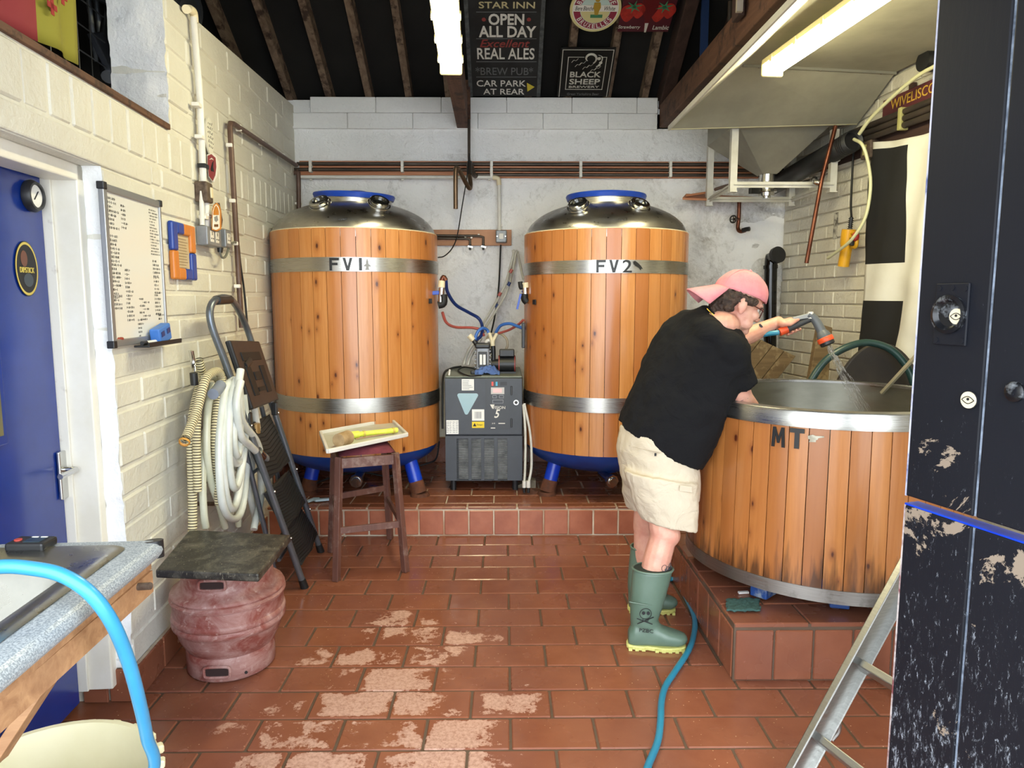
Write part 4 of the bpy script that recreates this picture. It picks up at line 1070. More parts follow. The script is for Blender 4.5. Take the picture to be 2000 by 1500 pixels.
# two milky hoses with connectors hanging down right of the cooler
for k, (pts, nm) in enumerate((([(1022, 790, 4.75), (1026, 840, 4.72), (1026, 900, 4.70), (1024, 945, 4.68)], 'left'), ([(1024, 788, 4.75), (1036, 850, 4.70), (1038, 910, 4.68), (1032, 945, 4.66)], 'right'))):
    t = thing('white_hose', gy(pts[-1][0], 960, pts[-1][2]), 'white hose hanging down beside the cooler with a black nozzle, the '+nm+' of the two', 'hose')
    MB().tube(H(*pts), .009, 10).build('tube', M_CLEAR, t, smooth=True)
    x, y, Y = pts[-1]; MB().cyl(gy(x, y-6, Y), gy(x, y+7, Y), .014, n=14).build('connector', M_WHITEPL, t, smooth=True)
    MB().cyl(gy(x, y+7, Y), gy(x, y+17, Y), .013, .010, n=14).build('nozzle', M_BLACK, t, smooth=True)
# wooden wedge on the platform
q = gz(1030, 955, .19)
tag(MB().slab([q+Vector((-.11, .02, 0)), q+Vector((.06, .02, 0)), q+Vector((.06, .02, .055)), q+Vector((.02, .02, .06))], .07, n=(0, 1, 0)).build('wooden_wedge', mat('dirty_offcut', '#8E8371', .8, 0, '#5F5648', 10), bev=.003), 'grey wooden wedge lying on the tiles beside the cooler foot', 'wedge')
# hidden services under the left tank
hose('black_flex', [gy(858, 862, 5.1), gy(852, 895, 5.05), gy(835, 905, 5.0), gy(800, 915, 4.95), gy(760, 930, 4.9), gy(700, 922, 4.9), gy(640, 935, 4.8), gy(610, 948, 4.7)], .006, M_BLACKR, 'black cable drooping under the left tank', 'cable')
hose('grey_tube', [gy(1040, 865, 5.2), gy(1060, 885, 5.1), gy(1100, 893, 5.0), gy(1130, 900, 5.0)], .007, M_CLEAR, 'grey tube drooping under the right tank', 'hose')
q = gz(625, 978, .195)
mb = MB().slab([q+Vector(v) for v in ((-.08, -.03, 0), (-.05, .03, 0), (-.01, .035, 0), (-.02, .01, 0), (.06, .03, 0), (.07, .0, 0), (-.02, -.03, 0), (-.04, -.01, 0), (-.06, -.05, 0))], .014, n=(0, 0, 1))
tag(mb.build('plastic_spanner', mat('pale_blue_plastic', '#B4CBD6', .4), bev=.003), 'pale blue plastic spanner on the step behind the stool', 'spanner')
# brown shelf bracket, stop tap and pipe under the hopper; black drain pipe in the corner
t = thing('pipe_shelf', gy(1400, 385, 5.4), 'narrow reddish board fixed on the back wall below the hopper', 'board')
MB().slab([gy(1333, 386, 5.45), gy(1340, 378, 5.62), gy(1490, 385, 5.62), gy(1470, 391, 5.45)], .016, n=(0, 0, -1)).build('board', M_BOARDING, t, bev=.002)
MB().slab([gy(1340, 380, 5.45), gy(1380, 374, 5.5), gy(1380, 378, 5.5), gy(1340, 384, 5.45)], .03, n=(0, 1, 0)).build('offcut', M_BOARDING, t)
t = thing('stop_tap', gy(1443, 450, 5.6), 'copper pipe with a black wheel tap and outlet, on the back wall below the hopper', 'tap')
MB().tube(H((1444, 385, 5.60), (1443, 425, 5.60), (1441, 445, 5.60), (1446, 452, 5.58), (1456, 450, 5.55)), .015, 12, 5).build('pipe', M_COPPER, t, smooth=True)
MB().tube(H((1450, 450, 5.56), (1457, 448, 5.54), (1464, 447, 5.52)), .017, 12).build('outlet', M_BLACK, t, smooth=True)
MB().cyl(gy(1443, 428, 5.6), gy(1435, 428, 5.56), .012, n=10).build('stem', M_COPPER, t, smooth=True)
c = gy(1432, 428, 5.55); mb = MB(); ax = Vector((-.75, -.66, 0)).normalized(); x, y, _ = frame_of(ax)
ring = [c+(x*math.cos(2*PI*k/24)+y*math.sin(2*PI*k/24))*.026 for k in range(25)]; mb.tube(ring, .006, 8, smooth=False)
for k in range(4): mb.tube([c, c+(x*math.cos(PI*k/2)+y*math.sin(PI*k/2))*.026], .004, 6, smooth=False)
mb.build('wheel', M_BLACK, t, smooth=True)
t = thing('drain_pipe', gy(1505, 700, 5.5), 'glossy black drain pipe with a collar at the top, in the back right corner', 'pipe')
GB = mat('glossy_black', '#0B0C0E', .12)
MB().tube(H((1517, 500, 5.42), (1510, 503, 5.48), (1506, 512, 5.5), (1504, 600, 5.5), (1503, 760, 5.5))+[Vector((gy(1503, 760, 5.5).x, 5.5, .20))], .048, 24, 5).build('pipe', GB, t, smooth=True)
MB().tube(H((1521, 497, 5.40), (1516, 499, 5.43)), .062, 24, smooth=False).build('collar', M_BLACK, t, smooth=True)
MB().cyl(gy(1505, 525, 5.5), gy(1505, 518, 5.5), .054, n=24).build('collar', GB, t, smooth=True)
# ================================================================== ON AND BY THE LEFT WALL
lh = ds.copy()       # along the wall, away from the camera
def LB(mb, s0, s1, z0, z1, o0, o1): wslab(mb, s0, s1, z0, z1, o0, o1); return mb
# whiteboard
a, b = lw(200, 360, .02), lw(328, 657, .02); s0, s1, z1, z0 = a.y, b.y, lw(198, 358, .02).z+.005, lw(219, 679, .02).z
wbd = thing('whiteboard', WL((s0+s1)/2, z0, .01), 'framed whiteboard full of handwritten lists, on the white wall by the door', 'whiteboard')
LB(MB(), s0+.02, s1-.012, z0+.02, z1-.02, .004, .014).build('panel', mat('whiteboard_face', '#DAD9D4', .22), wbd)
M_FR = mat('board_frame', '#9C9D9E', .35, .6)
for n_, (p, q, r, t_) in dict(l=(s0, s0+.026, z0, z1), r=(s1-.014, s1, z0, z1), t=(s0, s1, z1-.026, z1), b=(s0, s1, z0, z0+.026)).items():
    LB(MB(), p, q, r, t_, .002, .022).build('frame_rail', M_FR, wbd, bev=.003)
for p in (s0, s1):
    for q in (z0, z1): LB(MB(), p-.006 if p == s0 else p-.018, p+.02 if p == s0 else p+.006, q-.004 if q == z0 else q-.022, q+.022 if q == z0 else q+.004, .0, .026).build('corner_cap', M_BLACK, wbd, bev=.003)
rw_ = random.Random(11); mb = MB(); W_, H_ = s1-s0, z1-z0
def scrib(u, v, wd, h=.009, th=.0016):
    """a word-like run of pen strokes; u, v measured from the top left of the board"""
    x = u
    while x < u+wd:
        k = rw_.choice((0, 1, 2, 3)); w2 = rw_.uniform(.003, .006)
        p = WL(s0+x, z1-v, .0148); 
        if k in (0, 1): LB(mb, s0+x, s0+x+th*.8, z1-v-h/2, z1-v+h/2, .0143, .0149)
        if k in (1, 2): LB(mb, s0+x, s0+x+w2, z1-v-th/3, z1-v+th/2, .0143, .0149)
        if k == 3: LB(mb, s0+x, s0+x+w2, z1-v-h*.4, z1-v-h*.4+th, .0143, .0149); LB(mb, s0+x+w2*.5, s0+x+w2*.5+th, z1-v-h*.4, z1-v+h*.4, .0143, .0149)
        x += w2+.002
for grp, v0, n_ in ((.02, .045, 7), (.02, .175, 6), (.02, .275, 8), (.02, .385, 5), (.02, .445, 6)):
    for k in range(n_+1):
        v = v0+k*.0145
        if v < H_-.13: scrib(.034, v, rw_.uniform(.035, .085))
for v0, n_ in ((.06, 6), (.29, 7), (.395, 6)):
    for k in range(n_): scrib(.135, v0+k*.0155, rw_.uniform(.03, .06))
for k in range(16): scrib(.375, .045+k*.0115, rw_.uniform(.05, .09), .006, .001)
for v0, n_ in ((.245, 5), (.31, 5), (.38, 6), (.46, 2)):
    for k in range(n_): scrib(.385 if v0 < .4 else .41, v0+k*.015, rw_.uniform(.03, .07), .009)
for k in range(7): scrib(.24+(k % 2)*.03, .395+k*.013, rw_.uniform(.04, .07), .008)
for k in range(5): scrib(.22, .475+k*.015, rw_.uniform(.02, .09 if k == 1 else .04), .008)
mb.build('handwriting', M_PRINT, wbd, kind='stuff')
q0, q1 = lw(262, 678, .02), lw(346, 665, .05)
LB(MB(), q0.y, q1.y-.02, z0-.012, z0-.004, .018, .075).build('pen_tray', M_BLACK, wbd, bev=.002)
LB(MB(), q0.y, q1.y-.02, z0-.004, z0+.006, .07, .075).build('tray_lip', M_BLACK, wbd)
p = WL(lw(300, 668, .05).y, z0+.004, .045)
t = thing('marker_pen', p, 'white marker pen with a black cap in the whiteboard tray', 'pen')
MB().cyl(p-lh*.06, p+lh*.03, .007, n=12).build('barrel', M_WHITE, t, smooth=True); MB().cyl(p-lh*.095, p-lh*.058, .008, n=12).build('cap', M_BLACK, t, smooth=True)
p = WL(lw(316, 658, .05).y, z0+.03, .045)
t = thing('board_eraser', p, 'blue plastic case standing in the whiteboard tray', 'eraser')
R_ = Matrix((dn, ds, ZZ)).transposed() @ Matrix.Rotation(math.radians(12), 3, 'X')
MB().box(p, (.04, .115, .066), R_).build('case', mat('eraser_blue', '#3E74C2', .4), t, bev=.006)
for s_ in (-.028, .028): MB().box(p+R_ @ Vector((.0205, s_, .008)), (.003, .03, .02), R_).build('dark_slot', M_NAVY, t)
p = WL(lw(237, 664, .02).y, lw(237, 664, .02).z, .016); mb = MB()
tag(MB().sphere(p, (.006, .024, .011)).bumpy(lambda c: c+Vector((0, 0, .004*mn.noise(c*90)))).build('red_magnet', mat('dark_red_blob', '#8C3426', .5), smooth=True), 'lumpy dark red magnet at the bottom left of the whiteboard', 'magnet')
# blue and orange picture frame
c4 = [lw(x, y, .012) for x, y in ((330, 430), (375, 437), (380, 546), (336, 545))]
fs0, fs1 = c4[0].y, c4[1].y; fz1, fz0 = c4[0].z, c4[3].z
pf = thing('picture_frame', WL((fs0+fs1)/2, fz0, .01), 'small portrait frame painted in blue and orange quarters, right of the whiteboard', 'picture')
fb = mat('frame_blue', '#1D3F96', .35); fo = mat('frame_orange', '#C8792F', .4); sm, zm_ = (fs0+fs1)/2, (fz0+fz1)/2; wf = .058
for (p, q, r, t_, m) in ((fs0, fs0+wf, zm_, fz1, fb), (fs0, fs0+wf, fz0, zm_, fo), (fs1-wf, fs1, zm_, fz1, fo), (fs1-wf, fs1, fz0, zm_, fb), (fs0+wf, sm, fz1-.05, fz1, fb), (sm, fs1-wf, fz1-.05, fz1, fo), (fs0+wf, sm, fz0, fz0+.05, fo), (sm, fs1-wf, fz0, fz0+.05, fb)):
    LB(MB(), p, q, r, t_, .002, .026).build('moulding', m, pf, bev=.008)
pp = LB(MB(), fs0+wf*.9, fs1-wf*.9, fz0+.045, fz1-.045, .004, .012).build('paper', mat('aged_paper', '#C9B79A', .7, 0, '#B5A283', 8), pf)
mb = MB()
for k in range(11): LB(mb, fs0+wf+.012, fs1-wf-.012-rw_.uniform(0, .03), fz1-.07-k*.0125, fz1-.067-k*.0125, .012, .0126)
mb.build('print', mat('brown_ink', '#8A7458', .7), pp)
# white conduit down the wall with its boxes
M_BOXRUST = mat('rusty_box', '#6E5F52', .7, .2, '#3E2E26', 24, .3)
cd = thing('wall_conduit', lw(410, 470, .03), 'white plastic conduit with elbow running down the left wall into the sockets', 'conduit')
P = [lw(362, 22, .03), lw(372, 24, .03), lw(378, 34, .03), lw(391, 200, .03), lw(397, 350, .03), lw(399, 372, .03)]
MB().tube([P[2]]+P[3:], .0155, 12, smooth=False).build('conduit_pipe', M_WHITEPL, cd, smooth=True)
MB().tube([lw(365, 18, .01), lw(371, 18, .03), lw(378, 25, .03), lw(380, 44, .03)], .018, 12, 5).build('elbow', M_CREAMPL, cd, smooth=True)
MB().cyl(lw(362, 18, .0), lw(364, 18, .022), .019, n=16).build('flange', M_CREAMPL, cd, smooth=True)
MB().tube([lw(393, 360, .03), lw(395, 440, .03)], .011, 10, smooth=False).tube([lw(402, 392, .03), lw(404, 448, .03)], .0165, 12, smooth=False).build('lower_pipe', M_WHITEPL, cd, smooth=True)
MB().tube([lw(389, 110, .018), lw(391, 240, .018), lw(394, 360, .018)], .007, 8, smooth=False).build('thin_cable', M_WHITEPL, cd, smooth=True)
for x, y in ((384, 205), (390, 268), (398, 425), (404, 422)):
    MB().box(lw(x, y, .03), (.034, .05, .018), Rl.to_3x3()).build('clip', M_CLIP, cd, bev=.004)
MB().box(lw(397, 325, .03), (.036, .055, .02), Rl.to_3x3()).build('black_strap', M_BLACK, cd)
q = lw(398, 376, .03); bx_ = MB().box(q, (.06, .085, .095), Rl.to_3x3()).build('rusty_switch_box', M_BOXRUST, cd, bev=.008)
MB().box(q+dn*.032+lh*.012, (.008, .03, .05), Rl.to_3x3()).build('switch', M_CREAMPL, bx_, bev=.003)
def gang(px, py, w_, n_, nm, cat, label):
    q = lw(px, py, .03); t = thing(nm, q-ZZ*.045, label, cat)
    MB().box(q, (.055, w_, .09), Rl.to_3x3()).build('metal_case', M_GREYPL, t, bev=.006)
    for k in range(n_):
        o_ = (k-(n_-1)/2)*.075; f = MB()
        f.box(q+dn*.0285+lh*o_+ZZ*.014, (.003, .006, .016), Rl.to_3x3()).box(q+dn*.0285+lh*(o_-.012)-ZZ*.010, (.003, .012, .005), Rl.to_3x3()).box(q+dn*.0285+lh*(o_+.012)-ZZ*.010, (.003, .012, .005), Rl.to_3x3())
        MB().box(q+dn*.0275+lh*o_, (.003, .048, .052), Rl.to_3x3()).build('socket_face', M_WHITEPL, t, bev=.002)
        f.build('pin_holes', M_PRINT, t)
    return t
gang(408, 463, .20, 2, 'double_socket', 'socket', 'grey metal double socket box at the foot of the white conduit')
gang(436, 466, .09, 1, 'single_socket', 'socket', 'grey metal single socket box with a black plug lead, right of the double socket')
t = thing('plug_lead', lw(430, 490, .05), 'black plug and grey lead looping up from under the single socket', 'cable')
MB().tube([lw(429, 486, .05), lw(430, 494, .05), lw(434, 503, .05), lw(441, 500, .05), lw(449, 480, .045), lw(458, 473, .04), lw(464, 476, .03)], .006, 8).build('lead', mat('grey_lead', '#6D6E66', .5), t, smooth=True)
MB().cyl(lw(430, 484, .05), lw(430, 493, .05), .016, .012, n=12).build('plug', M_BLACK, t, smooth=True)
tag(MB().tube([lw(466, 480, .03), lw(470, 520, .03), lw(477, 570, .03), lw(485, 660, .04), lw(487, 700, .05)], .006, 8).build('black_lead', M_BLACKR, smooth=True), 'black lead dropping beside the brown pipe down behind the stepladder', 'cable')
# brown pipe
t = thing('brown_pipe', lw(470, 620, .03), 'thin brown pipe rising up the left wall and turning towards the far corner', 'pipe')
MB().tube([lw(579, 323, .045), lw(456, 242, .035), lw(450, 241, .035), lw(449, 248, .035), lw(472, 640, .035)], .0145, 12, smooth=False).build('pipe', M_BROWNPIPE, t, smooth=True)
for x, y in ((450, 285), (456, 393), (461, 476), (465, 559)): MB().box(lw(x, y, .03), (.032, .055, .02), Rl.to_3x3()).build('clip', M_CLIP, t, bev=.004)
for x, y in ((466, 250), (510, 278), (552, 305)): MB().box(lw(x, y, .03), (.032, .02, .035), Rl.to_3x3()).build('clip', M_CLIP, t, bev=.004)
# plaques and pump clips
def wall_poly(name, pts, m, off, th, parent=None): return MB().slab([lw(x, y, off) for x, y in pts], th, n=dn).build(name, m, parent, bev=.001)
g = lw(407, 266, .01); t = thing('oval_plaque', g-ZZ*.1, 'cream oval plaque with black lettering, highest on the white conduit', 'plaque')
P = [g+ds*(.055*math.cos(2*PI*k/36))+ZZ*(.088*math.sin(2*PI*k/36)) for k in range(36)]
MB().slab(P, .008, n=dn).build('oval_plate', mat('cream_sign', '#DEDCD0', .5), t)
text('lettering', 'ENTER', g, ZZ*.3+ds*1.0, ZZ-ds*.2, M_PRINT, t, fit=(.085, .024), off=.0095) if False else None
rr = random.Random(4); mb = MB()
for k in range(6):
    for j in range(5):
        q = g+ds*(-.038+.016*j+.003*k)+ZZ*(.055-.022*k)+dn*.0085
        if ((q-g).dot(ds)/.05)**2+((q-g).z/.08)**2 < 1: mb.bar(q, q+ds*rr.uniform(.003, .009)+ZZ*rr.uniform(.006, .016), .003, .001, dn)
mb.build('lettering', M_PRINT, t)
t = thing('shield_plaque', lw(413, 355, .01), 'dark red shield plaque with a black figure, on the wall below the oval plaque', 'plaque')
wall_poly('white_border', ((404, 302), (412, 298), (421, 306), (423, 326), (421, 345), (415, 356), (407, 346), (404, 322)), M_WHITE, .008, .008, t)
wall_poly('shield', ((405.5, 304), (412, 301), (420, 308), (421.5, 326), (419.5, 343), (415, 353), (408, 344), (405.5, 322)), mat('shield_red', '#8A2F30', .4), .016, .003, t)
wall_poly('black_figure', ((411, 330), (414, 318), (417, 314), (416, 326), (418, 336), (412, 334)), M_PRINT, .019, .001, t)
wall_poly('light_arc', ((408, 312), (413, 308), (418, 313), (413, 311)), M_WHITEINK, .019, .001, t)
t = thing('pump_clip', lw(421, 452, .07), 'orange and white bottle-shaped beer pump clip hanging over the sockets', 'sign')
wall_poly('orange_plate', ((414, 410), (417, 400), (422, 396), (427, 402), (430, 412), (430, 448), (421, 452), (413, 449)), mat('clip_orange', '#C8822E', .4), .062, .006, t)
wall_poly('white_field', ((415.5, 412), (418, 403), (422, 399), (426, 404), (428.5, 413), (428.5, 446), (421, 449.5), (414.8, 447)), M_WHITE, .068, .002, t)
wall_poly('orange_field', ((416.5, 413), (418.5, 405), (422, 401), (425.5, 406), (427.3, 414), (427.3, 420), (416.3, 420)), MATS['clip_orange'], .070, .001, t)
wall_poly('dark_picture', ((418, 424), (424, 421), (426, 430), (422, 434), (419, 431)), M_GREYINK, .070, .001, t)
wall_poly('dark_lettering', ((418, 438), (426, 438), (426, 443), (418, 443)), mat('clip_brown', '#6B4A2A', .5), .070, .001, t)
wall_poly('back_clip', ((419, 396), (426, 396), (432, 430), (430, 444)), M_BROWNPIPE, .05, .008, t)

# ================================================================== STEPLADDER
F0, F1 = Vector((-1.047, 3.578, 0)), Vector((-1.098, 4.11, 0))
T0, T1 = lw(404, 606, .11), lw(474, 618, .11)
M_SLM = mat('grey_ladder_tube', '#7A828C', .35, .7, '#666D77', 6)
sl = thing('stepladder', (F0+F1)/2, 'folded grey stepladder with black ribbed treads, leaning on the left wall beside the stool', 'ladder')
dL, dR = (F0-T0).normalized(), (F1-T1).normalized()
h0, h1 = lw(418, 588, .12), lw(452, 586, .12)
P = [F0-dL*.03, T0+dL*.03, T0, h0, h1, T1, T1+dR*.03, F1-dR*.03]
P = [F0-dL*.03]+spline([T0+dL*.25, T0+dL*.05, h0, h1, T1+dR*.05, T1+dR*.25], 6)+[F1-dR*.03]
MB().tube(P, .0165, 12, smooth=False).build('front_frame', M_SLM, sl, smooth=True)
MB().tube([h0+(h1-h0)*.12+ZZ*.003, h0+(h1-h0)*.88+ZZ*.003], .022, 12, smooth=False).build('handle_grip', M_BLACK, sl, smooth=True)
for f, d in ((F0, dL), (F1, dR)): MB().cyl(f, f-d*.055, .021, .019, n=14).build('rubber_foot', M_BLACKR, sl, smooth=True)
def LQ(u, v, off=0):   # u across 0..1, v down 0..1
    a = T0.lerp(F0, v); b = T1.lerp(F1, v); n_ = (b-a).cross(F0-T0).normalized()
    if n_.x < 0: n_ = -n_
    return a.lerp(b, u)+n_*off
# top tool tray
tr = MB().slab([LQ(.04, .10, .02), LQ(.96, .10, .02), LQ(.98, .33, .02), LQ(.02, .33, .02)], .028, n=LQ(.5, .5, 1)-LQ(.5, .5, 0)).build('tool_tray', M_BLACK, sl, bev=.008)
for (u0, v0, u1, v1) in ((.2, .14, .8, .17), (.2, .19, .35, .29), (.65, .19, .8, .29), (.4, .21, .6, .24), (.38, .265, .62, .28)):
    MB().slab([LQ(u0, v0, .045), LQ(u1, v0, .045), LQ(u1, v1, .045), LQ(u0, v1, .045)], .008, n=LQ(.5, .5, 1)-LQ(.5, .5, 0)).build('tray_ridge', M_BLACKR, tr, bev=.003)
for s_ in (.02, .98): MB().box(LQ(s_, .36, .01), (.03, .035, .07)).build('hinge_block', M_BLACK, sl, bev=.005)
M_TREAD = mat('ribbed_black_tread', '#1E1F20', .65)
nL = (LQ(.5, .5, 1)-LQ(.5, .5, 0))
for (v0, v1, o0, o1) in ((.38, .58, -.045, -.02), (.62, .765, -.045, -.01), (.785, .915, -.045, .0)):
    td = MB().slab([LQ(.03, v0, o0), LQ(.97, v0, o0), LQ(.97, v1, o1), LQ(.03, v1, o1)], .022, n=nL).build('tread', M_TREAD, sl, bev=.004)
    mb = MB(); nr = 13
    for k in range(nr):
        v = v0+(v1-v0)*(k+.5)/nr
        o = o0+(o1-o0)*(k+.5)/nr+.0225
        mb.bar(LQ(.06, v-.010, o), LQ(.5, v+.010, o), .006, .004); mb.bar(LQ(.5, v+.010, o), LQ(.94, v-.010, o), .006, .004)
    mb.build('tread_rib', M_BLACKR, td)
R0_, R1_ = LQ(.1, .36, -.05), LQ(.9, .36, -.05)
for (a, b, nm) in ((LQ(.08, .34, -.045), LQ(.06, .955, -.13), 0), (LQ(.92, .34, -.045), LQ(.94, .94, -.13), 1)):
    MB().tube([a, b], .0125, 10, smooth=False).build('rear_leg', M_SLM, sl, smooth=True)
for v in (.55, .88): MB().tube([LQ(.08, v, -.09), LQ(.92, v, -.09)], .010, 10, smooth=False).build('rear_bar', M_SLM, sl, smooth=True)
for u, v in ((0, .38), (1, .38), (0, .62), (1, .62), (0, .80), (1, .80)):
    MB().sphere(LQ(u, v, .018), .007, 8, 6).build('rivet', M_CHROME, sl, smooth=True)

# ================================================================== COILED HOSES ON THE WALL
M_RIBH = None
t = NT('ribbed_hose'); tc = t.new('ShaderNodeTexCoord'); p = tc.outputs['UV']; sx = t.new('ShaderNodeSeparateXYZ'); t.link(p, sx.inputs[0])
w_ = t.math('SINE', t.math('MULTIPLY', sx.outputs[1], 2*PI)); t.set(Base_Color=t.mix(t.ramp(w_, [(.35, 0.0), (.62, 1.0)]), '#D9CFA9', '#3A3128'), Roughness=.4); t.bump(w_, .5, .004); M_RIBH = t.m
M_PVC = mat('milky_pvc_hose', '#C9CAB8', .22, 0, '#B8B9A2', 5, .12, bscale=90)
M_PVC2 = mat('clear_pvc_hose', '#D8DBD8', .2, 0, '#BFC4BC', 5, .12, bscale=90)
def uvtube(name, pts, r, m, parent, pitch=.012, n=12):
    P = spline([Vector(p) for p in pts], 8); mb = MB(); mb.tube(P, r, n, smooth=False, cap=False)
    uv = mb.bm.loops.layers.uv.new('UVMap'); L = [0]
    for a, b in zip(P, P[1:]): L.append(L[-1]+(b-a).length)
    mb.bm.verts.index_update(); idx = {v: i for i, v in enumerate(mb.bm.verts)}
    for f in mb.bm.faces:
        for l in f.loops: l[uv].uv = (0, L[idx[l.vert]//n]/pitch)
    return mb.build(name, m, parent, smooth=True)
def W(pts, o): return [lw(x, y, o) for x, y in pts]
hk = thing('hose_hooks', lw(400, 700, .0), 'dark bracket with steel hook holding the coiled hoses on the left wall', 'hook')
MB().tube([lw(373, 685, .10), lw(377, 712, .10), lw(378, 742, .12)], .011, 10, flat=.5).build('steel_blade', M_CHROME, hk, smooth=True)
MB().tube([lw(378, 728, .12), lw(380, 752, .12)], .016, 12, smooth=False).build('black_grip', M_BLACK, hk, smooth=True)
MB().tube([lw(392, 742, .0), lw(394, 744, .13)], .009, 10, smooth=False).tube([lw(436, 742, .0), lw(438, 744, .14)], .009, 10, smooth=False).build('peg', M_BLACK, hk, smooth=True)
MB().tube([lw(378, 984, .04), lw(430, 984, .05)], .02, 10, smooth=False, flat=.5).tube([lw(395, 940, .04), lw(430, 940, .05)], .02, 10, smooth=False, flat=.5).build('lower_bracket', M_BOXRUST, hk, smooth=True)
t = thing('ribbed_hose', lw(376, 1050, .1), 'cream and black ribbed suction hose hanging over the wall hook, left of the clear coils', 'hose')
uvtube('hose', W([(362, 858), (368, 845), (385, 800), (400, 745), (412, 730), (426, 726), (432, 745), (424, 800), (420, 860), (425, 940), (428, 985)], .17), .0185, M_RIBH, t)
uvtube('hose_loop', W([(388, 702), (392, 720), (398, 740)], .09)+W([(388, 760), (374, 830), (374, 900), (376, 980), (376, 1060)], .10), .0185, M_RIBH, t)
uvtube('hose_loop', W([(400, 738), (388, 790), (384, 850), (386, 960)], .13), .0165, M_RIBH, t)
a, b = lw(361, 861, .17), lw(363, 856, .17); MB().lathe([(.017, 0), (.022, .004), (.019, .012)], a, 20, a-b).build('cuff', mat('orange_cuff', '#C08A3A', .5), t, smooth=True)
def coil(name, loops, r, m, label, group='clear hoses coiled on the left wall'):
    t = thing(name, lw(430, 1030, .12), label, 'hose', group)
    for pts, o in loops: MB().tube(W(pts, o), r, 12, 7).build('hose_loop', m, t, smooth=True)
    return t
coil('clear_coil', [([(398, 740), (410, 735), (426, 745), (420, 790), (402, 850), (396, 930), (398, 1000), (402, 1030)], .13),
     ([(416, 750), (406, 800), (404, 880), (412, 940), (428, 985), (440, 1030)], .15),
     ([(420, 735), (438, 728), (450, 745), (452, 850), (460, 940), (466, 1028)], .12)], .0155, M_PVC, 'yellowish milky hose looped loosely over the pegs, hanging behind the tight clear coil')
t = coil('clear_coil', [([(456, 742), (440, 760), (430, 830), (428, 900), (434, 980), (450, 1012), (468, 1005), (478, 960), (484, 850), (478, 770), (462, 742)], .19),
     ([(462, 745), (447, 770), (440, 840), (444, 900), (456, 925), (470, 915), (476, 860), (474, 780), (464, 746)], .17),
     ([(466, 740), (452, 775), (448, 850), (452, 892), (462, 905), (470, 890), (472, 820), (468, 760)], .21),
     ([(468, 735), (460, 780), (456, 850), (460, 885), (466, 880), (470, 800)], .23),
     ([(458, 744), (443, 780), (434, 860), (436, 930), (446, 985), (458, 990), (468, 950), (474, 880), (472, 800), (460, 748)], .20),
     ([(462, 740), (450, 790), (446, 870), (452, 940), (462, 950), (474, 900), (480, 830), (476, 770)], .22),
     ([(450, 755), (437, 800), (434, 880), (440, 940), (452, 930), (460, 880)], .15),
     ([(470, 745), (462, 790), (470, 850), (486, 868), (505, 886), (512, 892)], .25),
     ([(474, 720), (480, 715), (490, 760), (503, 840), (508, 910), (510, 970), (500, 1012), (496, 1034)], .20),
     ([(478, 722), (474, 760), (484, 830), (492, 900), (488, 960), (498, 1010)], .17),
     ([(470, 722), (466, 760), (472, 820), (500, 860), (510, 890)], .24)], .0175, M_PVC2, 'tight coil of thick clear braided hose, ending at a metal clamp by the stepladder')
MB().cyl(lw(503, 882, .25), lw(511, 892, .25), .025, n=14).build('hose_clamp', M_CHROME, t, smooth=True)
MB().cyl(lw(511, 890, .25), lw(518, 896, .25), .022, n=14).build('grey_coupling', M_GREYPL, t, smooth=True)
MB().cyl(lw(499, 827, .21), lw(500, 846, .21), .022, n=14).build('brass_joint', mat('brass', '#A98A5C', .4, .6), t, smooth=True)
MB().tube([lw(416, 770, .19), lw(424, 762, .19), lw(431, 752, .19)], .024, 12).build('grey_joint', mat('grey_plastic_joint', '#7C8494', .4), t, smooth=True)
MB().cyl(lw(474, 716, .2), lw(484, 705, .2), .024, n=12).build('black_coupling', M_BLACK, t, smooth=True)

# ================================================================== CASK AND SLATE
Z_B = .535
cb = [gz(x, y, Z_B) for x, y in ((303, 1113), (505, 1121), (568, 1044), (370, 1034))]
cc_ = gy(447, 1200, 2.80); CX_ = cc_.x; cask = thing('beer_cask', (CX_, 2.81, 0), 'dusty maroon plastic beer cask standing by the left wall under the dark board', 'cask')
M_CASK = None; t = NT('dusty_maroon'); p = t.coord('Object')
f = t.noise(t.coord('Object', 0, (1, 1, 1.6)), 7, 7, .7, .6); c = t.mix(t.ramp(f, [(.40, 0.0), (.66, .85)]), '#7C4038', '#B0908A')
c = t.mix(t.ramp(t.noise(p, 40, 4), [(.60, 0.0), (.75, .6)]), c, '#C4ADA6'); t.set(Base_Color=c, Roughness=.5); t.bump(f, .15, .004); M_CASK = t.m
prof = [(.150, .002), (.166, .004), (.172, .012), (.172, .088), (.168, .10), (.178, .115), (.196, .15), (.206, .185), (.209, .19), (.219, .200), (.221, .212), (.216, .222), (.222, .232), (.219, .246), (.214, .25), (.214, .30), (.222, .304), (.224, .314), (.216, .322), (.221, .332), (.215, .344), (.200, .350), (.186, .362), (.179, .374), (.176, .40), (.174, .44), (.172, .495), (.160, .50), (.150, .49), (.150, .45), (0, .45)]
body = MB().lathe(prof, (CX_, 2.81, 0), 72).build('body', M_CASK, cask, smooth=True, angle=50)
